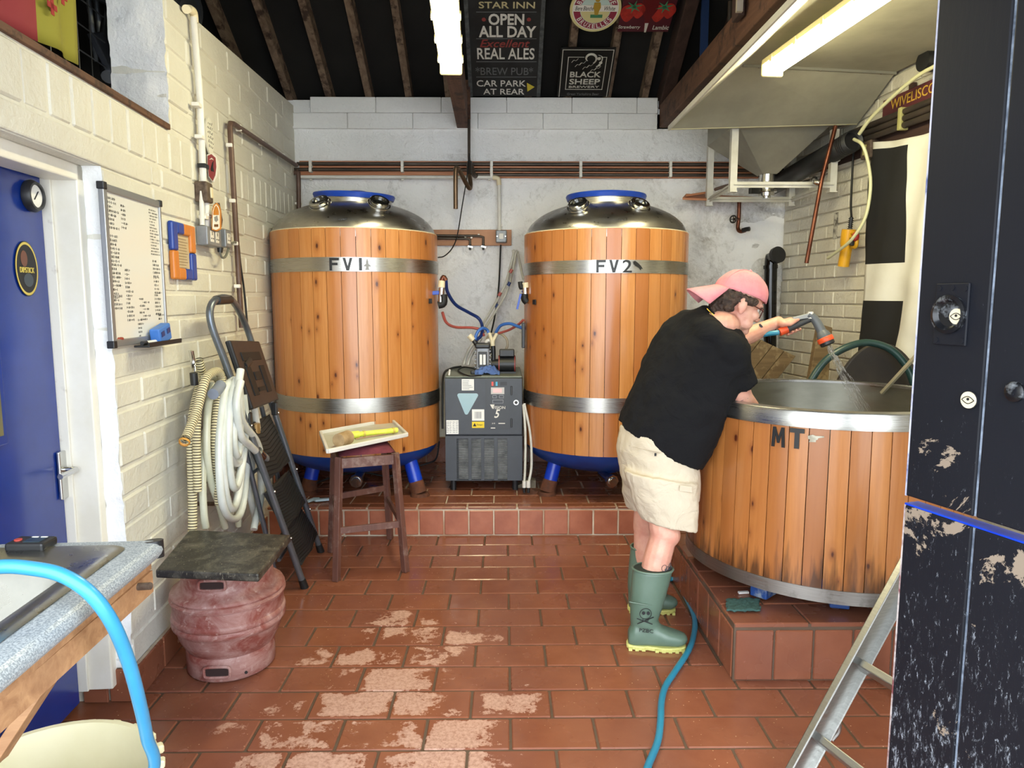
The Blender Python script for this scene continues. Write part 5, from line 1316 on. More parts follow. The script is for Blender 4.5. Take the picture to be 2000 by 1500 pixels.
def handhole(z, w_, h_, rad, nm):
    ca = math.atan2(-2.81, -CX_)-.33; c = Vector((CX_+rad*math.cos(ca), 2.81+rad*math.sin(ca), z)); e = Vector((math.cos(ca), math.sin(ca), 0)); x = Vector((-e.y, e.x, 0))
    P = []
    for k in range(20):
        a = 2*PI*k/20; cx, sy = math.cos(a), math.sin(a); P.append(c+x*w_*math.copysign(abs(cx)**.4, cx)+ZZ*h_*math.copysign(abs(sy)**.4, sy)+e*.001)
    MB().slab(P, .003, n=e).build(nm, mat('deep_brown_hollow', '#2B1917', .8), body)
    Q = [p+e*.004 for p in P]; MB().tube(Q+[Q[0]], .006, 8, smooth=False).build('handle_rim', M_CASK, body, smooth=True)
handhole(.052, .050, .022, .171, 'hand_hole'); handhole(.408, .050, .020, .1775, 'hand_recess')
for a in (.9, 1.5): MB().cyl((CX_+.172*math.cos(-a), 2.81+.172*math.sin(-a), .03), (CX_+.176*math.cos(-a), 2.81+.176*math.sin(-a), .03), .006, n=10).build('vent_hole', M_BLACK, body)
t = NT('worn_dark_board'); p = t.coord('Object')
f = t.noise(p, 12, 8, .75, .5); c = t.mix(t.ramp(f, [(.48, 0.0), (.74, .5)]), '#26231F', '#8C8676'); g_ = t.noise(t.coord('Object', 0, (3, 1, 1)), 60, 4)
c = t.mix(t.ramp(g_, [(.62, 0.0), (.70, .5)]), c, '#A8A08C'); t.set(Base_Color=c, Roughness=.45); t.bump(f, .2, .004)
tag(MB().slab([p_ for p_ in cb], .032, n=(0, 0, -1)).build('slate_board', t.m, bev=.007), 'worn black square board lying flat on top of the maroon cask', 'board')

# ================================================================== BAR STOOL, CUSHION, TRAY
ZS = .665
ft = [Vector((-.902, 3.665, 0)), Vector((-.549, 3.791, 0)), Vector((-.722, 4.344, 0)), Vector((-1.036, 4.109, 0))]
cF = sum(ft, Vector())/4
st_ = thing('bar_stool', cF, 'dark wooden bar stool with a maroon padded seat, standing before the left tank', 'stool')
def leg_at(k, z):
    f = ft[k]; tpt = cF+(f-cF)*.80; tpt = Vector((tpt.x, tpt.y, ZS)); return f.lerp(tpt, z/ZS)
for k in range(4):
    a, b = ft[k], leg_at(k, ZS); MB().bar(a, b, .034, .034).build('leg', M_STOOL, st_, bev=.003)
for k in range(4):
    z = (.27, .27, .34, .34)[k]; MB().bar(leg_at(k, z), leg_at((k+1) % 4, z), .016, .036).build('stretcher', M_STOOL, st_, bev=.002)
    MB().bar(leg_at(k, ZS-.035), leg_at((k+1) % 4, ZS-.035), .02, .055).build('seat_rail', M_STOOL, st_, bev=.002)
cor = [leg_at(k, ZS) for k in range(4)]; mb = MB(); G = []; n = 14
for i in range(n+1):
    row = []
    for j in range(n+1):
        u, v = i/n, j/n; p = cor[0].lerp(cor[1], u).lerp(cor[3].lerp(cor[2], u), v)
        e = (max(0, math.sin(PI*u))*max(0, math.sin(PI*v)))**.35; row.append(mb.bm.verts.new(p+ZZ*(.002+.042*e)))
    G.append(row)
for i in range(n):
    for j in range(n): mb.bm.faces.new((G[i][j], G[i+1][j], G[i+1][j+1], G[i][j+1]))
mb.bm.faces.new([G[i][0] for i in range(n+1)]+[G[n][j] for j in range(1, n+1)]+[G[i][n] for i in range(n-1, -1, -1)]+[G[0][j] for j in range(n-1, 0, -1)])
mb.build('seat_cushion', mat('maroon_fabric', '#6E2C3A', .9, 0, '#5C2430', 30, .3), st_, smooth=True, angle=60)
ZT_ = ZS+.050
tq = [gz(x, y, ZT_) for x, y in ((640, 886), (795, 853), (765, 824), (626, 849))]
mid = sum(tq, Vector())/4; tq = [mid+(p-mid)*1.0 for p in tq]
tray = thing('tray', Vector((mid.x, mid.y, ZT_)), 'white rectangular tray resting on the maroon stool seat', 'tray')
MB().slab(tq, .006, n=(0, 0, 1)).build('tray_base', mat('tray_grey_white', '#C9C9BE', .4, 0, '#B9BBAA', 8), tray)
for k in range(4):
    a, b = tq[k]+ZZ*.012, tq[(k+1) % 4]+ZZ*.012; MB().bar(a, b, .016, .024).build('tray_rim', M_WHITEPL, tray, bev=.004)
# stopper and yellow tape on the tray
za = ZT_+.008
q = gz(671, 858, za+.035); a = gz(694, 849, za+.02); b = gz(776, 840, za+.02)
t = thing('cork_bung', Vector((q.x, q.y, za)), 'big wooden bung lying at the left end of the tray', 'bung')
d = (b-a); d.z = 0; d.normalize(); pr = Vector((-.35, -1, 0)).normalized(); q = Vector((q.x, q.y, za+.038))
MB().cyl(q+pr*.05, q-pr*.045, .036, .038, n=28).build('bung', mat('pale_wood', '#B99E78', .7, 0, '#9A7E58', 18, .3), t, smooth=True)
t = thing('yellow_tube', Vector((a.x, a.y, za)), 'bright yellow sight tube lying across the white tray beside the bung', 'tube')
a = Vector((a.x, a.y, za+.02)); b = Vector((b.x, b.y, za+.02))
M_FL = mat('fluorescent_yellow', '#D9E23A', .3, 0, '#E6EE6A', 40)
MB().tube([a-d*.085, a+d*.02], .021, 14, smooth=False).build('thick_end', M_FL, t, smooth=True)
MB().tube([a+d*.01, b], .015, 14, smooth=False).build('tube', M_FL, t, smooth=True)
for f in (.05, .2, .9): MB().cyl(a.lerp(b, f)-d*.006, a.lerp(b, f)+d*.006, .018, n=14).build('ring', M_YEL, t, smooth=True)
tag(MB().cyl(Vector((a.x, a.y, za+.005))-Vector((-.01, .05, 0)), Vector((b.x, b.y, za+.005))-Vector((.06, .045, 0)), .004, n=8).build('glass_rod', mat('amber_glass', '#A98A70', .2), smooth=True), 'thin amber rod lying in front of the yellow tube', 'rod')

# ================================================================== SINK UNIT, METER, BUCKET, BLUE HOSE
ZK = .95
M_SPECK = None; t = NT('speckled_worktop'); p = t.wpos()
t.set(Base_Color=t.mix(t.ramp(t.noise(p, 330, 2, .5), [(.42, 0.0), (.58, 1.0)]), '#7A8288', '#A6ACB0'), Roughness=.4); M_SPECK = t.m
sk = thing('sink_unit', (-1.1, 1.3, 0), 'speckled grey worktop with an inset steel sink on wooden brackets, before the blue door', 'sink')
e1 = gz(279, 1062, ZK); e0 = gz(0, 1283, ZK); XR_ = -.80
x0, x1, y0, y1 = -1.335, -.807, .80, 1.585; bx0, bx1, by0, by1 = -1.31, -.862, .86, 1.535
mb = MB(); zt, th = ZK, .042
mb.box(((x0+x1)/2, (by1+y1)/2, zt-th/2), (x1-x0, y1-by1, th)).box(((x0+x1)/2, (y0+by0)/2, zt-th/2), (x1-x0, by0-y0, th)).box(((bx1+x1)/2, (by0+by1)/2, zt-th/2), (x1-bx1, by1-by0, th)).box(((x0+bx0)/2, (by0+by1)/2, zt-th/2), (bx0-x0, by1-by0, th))
mb.cyl((x1, y0, zt-th/2), (x1, y1, zt-th/2), th/2, n=16)
mb.build('worktop', M_SPECK, sk)
MB().cyl((x1, y1, zt-.04), (x1-.002, y1+.004, zt-.001), .022, n=12).build('end_cap', M_BLACK, sk, smooth=True)
for (a_, b_, c_, d_) in (((x1+bx1)/2, (y0+y1)/2, x1-bx1-.01, y1-y0-.01), ((x0+x1)/2, (by1+y1)/2, x1-x0-.02, y1-by1-.004)): MB().box((a_, b_, zt-th-.012), (c_, d_, .022)).build('backing', M_RAWPLY, sk)
# steel bowl and drainer
def rr_(cx, cy, hx, hy, r, n=6):
    P = []
    for (sx_, sy_, a0) in ((1, 1, 0), (-1, 1, PI/2), (-1, -1, PI), (1, -1, 1.5*PI)):
        for k in range(n+1):
            a = a0+PI/2*k/n; P.append((cx+sx_*(hx-r)+r*math.cos(a), cy+sy_*(hy-r)+r*math.sin(a)))
    return P
cx_, cy_ = (bx0+bx1)/2, (by0+by1)/2; hx, hy = (bx1-bx0)/2, (by1-by0)/2
rings = [(hx+.020, hy+.012, .03, .002), (hx+.010, hy+.010, .03, .006), (hx-.004, hy-.004, .03, .005), (hx-.03, hy-.05, .06, -.004), (hx-.045, hy-.075, .07, -.010), (hx-.06, hy-.09, .07, -.12), (hx-.09, hy-.12, .06, -.15)]
mb = MB(); RR = []
for (a, b, r_, dz) in rings: RR.append([mb.bm.verts.new((x, y, zt+dz)) for x, y in rr_(cx_, cy_, a, b, r_)])
for A, B in zip(RR, RR[1:]):
    for k in range(len(A)): mb.bm.faces.new((A[k], A[(k+1) % len(A)], B[(k+1) % len(A)], B[k]))
mb.bm.faces.new(RR[-1]); mb.build('sink_bowl', m_steel('sink_steel', '#B4B3AE', .3, (2, 2, 2)), sk, smooth=True, angle=45)
ba, bb_ = gy(183, 1185, 1.50), gy(0, 1455, 1.30)
MB().bar((x1-.01, 1.57, zt-.09), (x1-.02, y0, zt-.09), .022, .05).build('rail', M_RAWPLY, sk)
MB().bar(gy(192, 1168, 1.46), gy(-12, 1475, 1.36), .022, .060, (0, 1, 0)).build('brace', M_RAWPLY, sk, bev=.002)
MB().bar(Vector((-1.30, 1.50, 0)), Vector((-1.30, 1.50, .9)), .045, .045).build('leg', M_RAWPLY, sk)
MB().bar(gy(-10, 1470, 1.36), Vector((-1.30, 1.50, .30)), .022, .042, (0, 1, 0)).build('stay', M_RAWPLY, sk)
MB().cyl((x1-.01, 1.50, zt-.075), (x1+.03, 1.49, zt-.07), .008, n=10).build('peg', M_BOXRUST, sk)
Ms = Matrix.Translation((-.807, 1.585, 0)) @ Matrix.Rotation(math.radians(3.6), 4, 'Z') @ Matrix.Translation((.807, -1.585, 0))
sk.location = Ms @ Vector((-1.1, 1.3, 0)); sk.rotation_euler.z = math.radians(3.6)
q = gz(75, 1056, ZK+.01)
t = thing('black_meter', Vector((q.x, q.y, ZK)), 'flat black hand-held meter with a red button on the back edge of the sink', 'meter')
q = Vector((q.x, 1.535, ZK)); MB().box(q+ZZ*.011, (.085, .055, .02)).build('case', M_BLACK, t, bev=.006)
MB().cyl(q+Vector((-.025, -.005, .020)), q+Vector((-.025, -.005, .0235)), .008, n=14).build('red_button', mat('red_button', '#B4463C', .4), t)
MB().box(q+Vector((.012, -.002, .0215)), (.035, .035, .002)).build('screen', mat('dark_screen', '#2C3A40', .2), t)
for s_ in (-.01, .01): MB().box(q+Vector((.012+s_, .012, .0230)), (.014, .004, .001)).build('print', M_WHITEINK, t)
# bucket
bc = Vector((-1.105, 1.575, 0)); bk = thing('bucket', bc, 'cream plastic bucket with a toothed rim standing under the sink', 'bucket')
M_BKT = mat('cream_bucket', '#E4DEBE', .35, 0, '#D9D2AC', 3, .06)
prof = [(0, .004), (.19, .004), (.195, .0), (.20, .006), (.245, .32), (.252, .325), (.255, .358), (.250, .364), (.238, .362), (.236, .352), (.19, .02), (0, .016)]
b_ = MB().lathe(prof, bc, 72).build('body', M_BKT, bk, smooth=True, angle=40)
me = brick_of(.02, .026, .022, M_BKT, .004)
for k in range(24):
    a = 2*PI*k/24+.1; inst('rim_tooth', me, b_, Matrix.Translation(bc+Vector((.258*math.cos(a), .258*math.sin(a), .345))) @ Matrix.Rotation(a, 4, 'Z'))
MB().lathe([(.252, .285), (.262, .285), (.262, .292), (.252, .292)], bc, 60, closed=True).build('rib', M_BKT, bk, smooth=True)
t = thing('blue_hose', gy(300, 1500, 1.5), 'bright sky blue hose arching over the sink edge down into the cream bucket', 'hose')
M_SKYH = mat('sky_blue_hose', '#3A90BE', .3, 0, '#3186B4', 4)
P = [gy(-90, 1120, 1.20), gy(0, 1107, 1.20), gy(60, 1110, 1.20), gy(120, 1123, 1.20), gy(175, 1158, 1.20), gy(218, 1215, 1.22), gy(250, 1290, 1.27), gy(272, 1370, 1.33), gy(287, 1440, 1.40), gy(298, 1510, 1.47), gy(300, 1590, 1.52)+Vector((-.10, 0, -.05)), Vector((-.96, 1.56, .06))]
MB().tube(P, .0125, 16, 8).build('tube', M_SKYH, t, smooth=True)
# ================================================================== LOFT OPENING OVER THE DOOR
fl = MB(); nu, nv = 30, 22; G = []
p00, p10 = lw(-60, 20, -.10), lw(163, 132, -.10)
s_a, s_b, zb_, zt2 = 1.90, p10.y, p10.z, 3.3
for i in range(nu+1):
    row = []
    for j in range(nv+1):
        u, v = i/nu, j/nv; s = s_a+(s_b-s_a)*u; z = (2.285+.04*u)+(zt2-2.31)*v
        o = -.10+.018*math.sin(u*11+v*1.5)*(1-v*.4)+.008*math.sin(u*27); row.append(fl.bm.verts.new(WL(s+.03*(v-.2)*(u > .9), z, o)))
    G.append(row)
for i in range(nu):
    for j in range(nv):
        f = fl.bm.faces.new((G[i][j], G[i+1][j], G[i+1][j+1], G[i][j+1]))
        s = s_a+(s_b-s_a)*(i+.5)/nu; f.material_index = 0 if s < 2.39 else 1
M_FR_ = mat('flag_red', '#8E2E36', .8); M_FY = mat('flag_yellow', '#8E8A2E', .8); flag = fl.build('red_yellow_flag', M_FR_, smooth=True, angle=0, mats=[M_FY], solid=.002)
ft_ = tag(flag, 'red and yellow flag with red crosses hanging in the opening above the blue door', 'flag')
for (px, py) in ((102, 12), (122, -8)):
    c = lw(px, py, -.068); mb = MB().box(c, (.002, .018, .055), Rl.to_3x3()).box(c, (.002, .055, .018), Rl.to_3x3()); mb.build('cross', mat('cross_red', '#9A2A2A', .8), flag)
# wire mesh and dark things behind it
mb = MB(); s = 1.7
while s < 3.2: mb.cyl(WL(s, 2.24, -.30), WL(s, 3.4, -.30), .003, n=5); s += .105
z = 2.30
while z < 3.4: mb.cyl(WL(1.7, z, -.30), WL(3.3, z, -.30), .003, n=5); z += .105
tag(mb.build('wire_mesh', M_BLACK, kind=None), 'black wire mesh screen filling the opening behind the flag', 'mesh')
t = thing('folding_chair', WL(2.95, 2.25, -.42), 'dark folded plastic chair leaning behind the wire mesh above the door', 'chair')
MB().slab([lw(168, 66, -.40), lw(190, 62, -.40), lw(215, 140, -.34), (lw(205, 138, -.34))], .03, n=dn).build('panel', mat('dark_slate_plastic', '#2E3138', .5), t, bev=.006)
MB().tube([lw(214, 150, -.34), lw(208, 100, -.40), lw(214, 40, -.45), lw(222, 5, -.45)], .035, 12).build('curved_frame', M_BLACK, t, smooth=True)
MB().slab([lw(216, 190, -.33), lw(221, 190, -.33), lw(226, 60, -.33), lw(220, 60, -.33)], .02, n=dn).build('leg', MATS['dark_slate_plastic'], t)
for k, x in enumerate((172, 186)): tag(MB().cyl(lw(x+16, 120, -.6), lw(x, -10, -.6), .012, n=10).build('grey_pole', M_GREYPL, smooth=True), ('left', 'right')[k]+' of two thin grey poles standing behind the wire mesh', 'pole')
# ribbed black duct on top of the wall
d0, d1 = Vector((-1.80, 3.24, 3.07)), Vector((-1.87, 4.4, 3.07))
t = thing('black_duct', Vector((-1.83, 3.7, 2.9)), 'dark blue-black ribbed tub lying on top of the left wall under the roof', 'tub')
MB().lathe([(.16, 0), (.175, 0), (.18, .9), (.165, .9)], d0, 40, d1-d0, closed=True).build('shell', mat('blue_black_plastic', '#23272F', .45), t, smooth=True)
for f in (.02, .3, .6, .86): MB().lathe([(.176, f), (.196, f), (.196, f+.04), (.176, f+.04)], d0, 40, d1-d0, closed=True).build('rib', MATS['blue_black_plastic'], t, smooth=True)
MB().lathe([(0, .86), (.165, .86)], d0, 40, d1-d0).build('base', M_BLACKR, t)
# ================================================================== SHEET METAL HOOD AND HOPPER
E0 = Vector((1.055, 4.70, 2.577)); E0n = Vector((1.055, 1.5, 2.577)); Bq = Vector((rx(4.7)-.03, 4.70, 2.612))
Ffl, Ffr = Vector((1.353, 4.19, 2.82)), Vector((rx(4.33)-.03, 4.33, 2.825)); In = Vector((1.353, 1.5, 2.82)); Irn = Vector((rx(1.5)-.03, 1.5, 2.825))
hd = thing('sheet_metal_hood', Vector((1.7, 4.0, 2.6)), 'large grey sheet metal hood hanging under the roof above the mash tub', 'hood')
MB().slab([Ffl, Ffr, Irn, In], .012, n=(0, 0, 1)).build('top_sheet', M_HOOD, hd)
MB().slab([E0, Bq, Ffr, Ffl], .012, n=(0, .3, 1)).build('sloping_sheet', M_HOOD, hd)
MB().slab([E0, Ffl, In, E0n], .012, n=(-.5, 0, 1)).build('side_sheet', mat('white_flange', '#CFCDC4', .5, .2, '#BDBAAF', 6), hd)
MB().bar(E0+Vector((0, .0, .012)), Bq+Vector((0, 0, .012)), .02, .022, (0, 0, 1)).build('lower_flange', mat('yellowed_flange', '#C6BF9A', .5, .2), hd, bev=.003)
MB().bar(E0+ZZ*.01, E0n+ZZ*.01, .012, .03, (0, 0, 1)).build('edge_flange', MATS['white_flange'], hd, bev=.003)
MB().bar(Ffl-ZZ*.005, Ffr-ZZ*.005, .012, .018, (0, 0, 1)).build('seam_strip', M_SHEET, hd)
for f in (.1, .5, .9): MB().sphere(Ffl.lerp(Ffr, f)-ZZ*.012, .006, 8, 6).build('rivet', M_CHROME, hd, smooth=True)
MB().cyl(Vector((1.3, 4.3, 2.83)), Vector((1.3, 4.3, 3.2)), .012, n=8).build('hanger_rod', M_PIPE, hd)
MB().cyl(Vector((1.9, 3.2, 2.83)), Vector((1.9, 3.2, 3.6)), .012, n=8).build('hanger_rod', M_PIPE, hd)
hp_ = thing('grain_hopper', Vector((1.83, 5.1, 2.2)), 'stainless funnel-shaped grain hopper in a white angle frame on the back wall', 'hopper')
X0, X1, Ya, Yb_ = 1.515, 2.135, 4.76, 5.45; zr = 2.635; oc = Vector((1.845, 5.10, 2.365))
mb = MB(); top = [Vector((X0, Ya, zr)), Vector((X1, Ya, zr)), Vector((X1, Yb_, zr)), Vector((X0, Yb_, zr))]; upr = [p+ZZ*.22 for p in top]
o4 = [oc+Vector((a*.05, b*.05, 0)) for a, b in ((-1, -1), (1, -1), (1, 1), (-1, 1))]
for k in range(4):
    j = (k+1) % 4; mb.quad(top[k], top[j], upr[j], upr[k]); mb.quad(o4[k], o4[j], top[j], top[k])
mb.build('funnel', M_SHEET, hp_)
mb = MB().lathe([(.058, .03), (.052, .0), (.050, -.05), (.064, -.052), (.066, -.066), (.05, -.07), (.048, -.10), (.068, -.103), (.070, -.118), (.055, -.122), (.052, -.145), (.03, -.147), (.028, -.16), (0, -.16)], oc, 36)
vb = mb.build('outlet_valve', M_CHROME, hp_, smooth=True, angle=35)
MB().bar(oc+Vector((-.05, -.01, -.11)), oc+Vector((-.13, -.03, -.112)), .03, .04).build('valve_handle', M_BLACK, vb, bev=.004)
M_ANG = mat('white_angle_iron', '#D8D6CE', .45, .1, '#BFBCB0', 6)
legs = [(X0-.012, Ya+.0), (2.16, Ya+.0), (X0+.03, Yb_+.0), (2.165, Yb_+.0)]
for k, (x, y) in enumerate(legs):
    zb0 = 2.205; zt0 = 2.60 if k < 2 else zr
    MB().box((x, y, (zb0+zt0)/2), (.044, .005, zt0-zb0)).box((x-.019, y+.02, (zb0+zt0)/2), (.005, .04, zt0-zb0)).build('leg', M_ANG, hp_)
    MB().box((x, y+.015, zb0-.003), (.05, .05, .006)).build('foot_plate', M_ANG, hp_)
zb0 = 2.246
for a, b in ((0, 1), (2, 3), (0, 2), (1, 3)):
    p, q = Vector((*legs[a], zb0)), Vector((*legs[b], zb0)); MB().bar(p, q, .034, .004, (0, 0, 1)).bar(p, q, .004, .038, (0, 0, 1)).build('frame_bar', M_ANG, hp_)
tag(MB().tube([gy(1632, 246, 4.66), gy(1605, 350, 4.66), gy(1575, 514, 4.66)], .0135, 12, smooth=False).build('copper_rod', M_COPPER, smooth=True), 'long thin copper pipe hanging slanted from the hood in front of the hopper frame', 'pipe')
tag(MB().tube([gy(1601, 358, 4.66), gy(1592, 355, 4.68), gy(1591, 350, 4.72)], .02, 12).build('pipe_elbow', M_CHROME, smooth=True), 'small metal elbow joined to the slanted copper pipe', 'elbow')
tag(MB().tube([gy(1397, 370, 5.3), gy(1412, 365, 5.2), gy(1424, 362, 5.1)], .012, 10).build('short_rod', M_BROWNPIPE, smooth=True), 'short brown rod lying across the left side of the hopper frame', 'rod')

# ================================================================== RIGHT WALL
pr_ = thing('pipe_run', WR(4.2, 2.5, .04), 'three dark pipes clipped along the top of the right wall towards the door', 'pipes')
LBR = lambda mb, Y0, Y1, z0, z1, o0, o1: mb.slab([WR(Y0, z0, o0), WR(Y1, z0, o0), WR(Y1, z1, o0), WR(Y0, z1, o0)], o1-o0, n=(-1, -.097, 0))
LBR(MB(), 1.6, 5.62, 2.40, 2.49, .0, .02).build('backing_board', M_DARKBEAM, pr_)
for z in (rw(1765, 219, .055).z, rw(1765, 232, .055).z, rw(1765, 245, .055).z):
    MB().tube([WR(4.72, z, .055), WR(1.6, z, .055)], .019, 12, smooth=False).build('pipe', M_PIPE, pr_, smooth=True)
    q = rw(1765, 225, .05); MB().box(WR(q.y, z, .055), (.055, .03, .052), Rr.to_3x3()).build('clip', mat('yellow_clip', '#A8A368', .5), pr_, bev=.006)
t = thing('black_duct', WR(5.1, 2.4, .1), 'fat black duct with an open mouth running along the right wall behind the hopper', 'duct')
a, b = rw(1668, 274, .14), rw(1590, 318, .14)
b = a+(b-a).normalized()*1.05
MB().tube([a, b], .062, 24, smooth=False, cap=False).build('duct', M_BLACK, t, smooth=True, solid=.008)
for k in range(5):
    q = a+(b-a).normalized()*(.02+k*.018); MB().tube([q, q+(b-a).normalized()*.008], .068, 24, smooth=False).build('ridge', M_BLACK, t, smooth=True) if k else None
MB().tube([a+(b-a)*.6, a+(b-a)*.61], .060, 20, smooth=False).build('inside', M_BLACKR, t)
for k in range(2): q = rw(1640-60*k, 310+33*k, .06); MB().tube([q-ZZ*.01, q+ZZ*.0+Vector((-.03, -.02, -.02)), q+Vector((-.05, -.03, .01))], .006, 8).build('hook', M_WHITEPL, t, smooth=True)
hose('thin_tube', [rw(1828, 128, .1), rw(1790, 150, .12), rw(1740, 192, .14), rw(1700, 232, .16), rw(1678, 262, .17)], .011, mat('pale_tube', '#C9C8A0', .3), 'pale tube slanting down from the dark socket to the duct mouth', 'tube')
hose('thin_tube', [rw(1668, 272, .18), rw(1685, 284, .18), rw(1697, 325, .14), rw(1700, 370, .12), rw(1690, 425, .13), rw(1665, 466, .16), rw(1640, 488, .16), rw(1617, 504, .15)], .010, MATS['pale_tube'], 'pale tube drooping from the duct mouth across the yellow controller', 'tube')
q = rw(1832, 120, .0); tag(MB().tube([WR(q.y, q.z, .0), WR(q.y, q.z, .09)], .055, 24, smooth=False).build('wall_socket_pipe', M_BLACK, smooth=True), 'short black pipe stub on the upper right wall beside the door edge', 'pipe')
# station sign
a, b = rw(1734, 226, .02), rw(1739, 192, .02); sy = 4.44; sz0, sz1 = a.z-.01, b.z
sg = thing('name_sign', WR(4.16, sz0, .02), 'maroon name board with yellow capital letters above the pipes on the right wall', 'sign')
LBR(MB(), 3.80, sy, sz0, sz1, .012, .03).build('board', mat('sign_maroon', '#5A2A30', .45), sg, bev=.003)
xa = Vector((.097, -1, 0)).normalized()
text('lettering', 'WIVELISCOMBE', WR(4.10, (sz0+sz1)/2+.006, .031), xa, ZZ, mat('sign_yellow', '#C9A23E', .5), sg, fit=(.52, .055), off=.001, ext=.0008)
MB().box(WR(4.18, sz1+.012, .025), (.02, .04, .03), Rr.to_3x3()).build('bracket', M_DARKBEAM, sg)
q = rw(1700, 293, .04); t = thing('junction_box', q-ZZ*.05, 'small dirty brown junction box beside the flag corner', 'box')
MB().box(q, (.07, .10, .11), Rr.to_3x3()).build('case', M_BOXRUST, t, bev=.01); MB().box(q+Vector((-.037, 0, 0)), (.006, .03, .06), Rr.to_3x3()).build('yellow_cover', MATS['yellow_clip'], t)
# pendant controller
t = thing('pendant_controller', rw(1650, 520, .1), 'yellow hand controller with red button hanging on a black cable on the right wall', 'controller')
c0, c1, c2 = rw(1658, 448, .10), rw(1653, 484, .10), rw(1647, 520, .10)
M_YB = mat('safety_yellow', '#D9A21E', .35, 0, '#C8921A', 6)
MB().tube([c0, c1, c2], lambda u: .043 if u < .5 else .035, 20, 4).build('body', M_YB, t, smooth=True)
MB().tube([rw(1664, 455, .10), rw(1673, 458, .10), rw(1672, 480, .10), rw(1664, 483, .10)], .012, 10, 4).build('trigger_guard', M_YB, t, smooth=True)
MB().sphere(rw(1671, 462, .11), (.022, .022, .030), 14, 10).build('red_button', mat('red_button2', '#A8302C', .4), t, smooth=True)
MB().box(rw(1665, 472, .11), (.03, .03, .05)).build('black_switch', M_BLACK, t, bev=.004)
mb = MB(); a, b = rw(1660, 447, .10), rw(1663, 424, .10); mb.tube([a, b], .011, 10, smooth=False)
for k in range(6): q = a.lerp(b, k/6); mb.tube([q, q+(b-a)*.07], .016, 12, smooth=False)
mb.build('strain_relief', M_BLACK, t, smooth=True)
MB().tube([b, rw(1662, 400, .08), rw(1664, 350, .06), rw(1667, 292, .06)], .007, 8).build('cable', M_BLACKR, t, smooth=True)
tag(LBR(MB(), 4.90, 4.95, rw(1612, 470, 0).z, rw(1614, 420, 0).z, .006, .0075).build('scorch_mark', mat('soot', '#5B5650', .9, 0, '#BDB9AC', 30, amt=(.4, .6))), 'dark vertical streak on the painted bricks left of the yellow controller', 'stain')
# flag: black with a white cross
fz1 = rw(1712, 278, .03).z; fb_a, fb_b = rw(1704, 518, .03).z, rw(1702, 584, .03).z; fY1 = rw(1712, 278, .03).y; fYb = rw(1782, 268, .03).y
mb = MB(); nu, nv = 64, 70; G = []; fY0 = 3.05; fz0 = 1.02
for i in range(nu+1):
    row = []
    for j in range(nv+1):
        u, v = i/nu, j/nv; Y = fY1-(fY1-fY0)*u; z = fz1-(fz1-fz0)*v
        sag = .05*math.sin(PI*min(u*1.6, 1))*(1-v)**3
        dY = .05*v-.03*v*u+.015*math.sin(v*7)
        o = .045+.022*math.sin(u*17+v*2)*(.3+v*.7)+.012*math.sin(u*31+v*5+1)+.008*mn.noise(Vector((u*6, v*9, 2)))
        row.append(mb.bm.verts.new(WR(Y+dY*.6, z-sag, o)))
    G.append(row)
ub = (fY1-fYb)/(fY1-fY0); vt = .035; va, vb_ = (fz1-fb_a)/(fz1-fz0), (fz1-fb_b)/(fz1-fz0)
def snap(x, n): return round(x*n)
iu, ja, jb, jt = snap(ub, nu), snap(va, nv), snap(vb_, nv), 2
iu2 = min(iu+12, nu)
for i in range(nu):
    for j in range(nv):
        f = mb.bm.faces.new((G[i][j], G[i+1][j], G[i+1][j+1], G[i][j+1]))
        blk = (i < iu or i >= iu2) and ((jt <= j < ja) or j >= jb)
        f.material_index = 1 if blk else 0
tag(mb.build('cornish_flag', mat('flag_white', '#DAD9D2', .8, 0, '#CFCDC2', 3), smooth=True, angle=0, mats=[mat('flag_black', '#141415', .85)], solid=.003), 'tall black flag with a white cross hanging on the right wall', 'flag')
# ---- behind the tub
bd = thing('old_board', gy(1495, 735, 4.7), 'weathered grey plank panel leaning behind the tub, left of the upright timber', 'board')
C = [gy(x, y, Y) for x, y, Y in ((1445, 668, 4.95), (1475, 660, 4.95), (1540, 690, 4.9), (1545, 700, 4.9), (1505, 748, 4.7), (1440, 735, 4.7), (1420, 800, 4.65))]
def planks(parent, p0, along, across, L, w_, n_, th, m, nrm):
    for k in range(n_):
        a = p0+across*(k*(w_+.004)); MB().slab([a, a+along*L, a+along*L+across*w_, a+across*w_], th, n=nrm).build('plank', m, parent, bev=.003)
al = (gy(1530, 690, 4.8)-gy(1470, 765, 4.8)).normalized(); p0 = gy(1405, 735, 4.8); ac = (gy(1480, 740, 4.8)-gy(1420, 712, 4.8)).normalized()
nrm = al.cross(ac).normalized()
planks(bd, gy(1392, 745, 4.8), al, ac, .40, .085, 4, .022, M_OLDWOOD, nrm)
p0 = gy(1385, 760, 4.83); MB().bar(p0-nrm*.03, p0+ac*.40-nrm*.03, .02, .07, nrm).build('batten', M_OLDWOOD, bd, bev=.003)
MB().bar(gy(1470, 765, 4.86), Vector((gy(1500, 765, 4.86).x, 4.95, .24)), .05, .05).build('prop', M_OLDWOOD, bd)
ub_ = thing('timber_post', gy(1560, 740, 4.7), 'weathered upright timber leaning on the right wall behind the tub', 'timber')
MB().slab([gy(1600, 632, 4.6), gy(1626, 640, 4.6), Vector((gy(1540, 1000, 4.45).x+.2, 4.45, .24)), Vector((gy(1540, 1000, 4.45).x, 4.45, .24))], .05, n=(0, 1, 0)).build('plank', M_OLDWOOD, ub_, bev=.004)
MB().slab([gy(1612, 662, 4.66), gy(1626, 655, 4.66), gy(1612, 760, 4.56), gy(1592, 760, 4.56)], .08, n=(0, 1, 0)).build('plank', M_OLDWOOD, ub_, bev=.004)
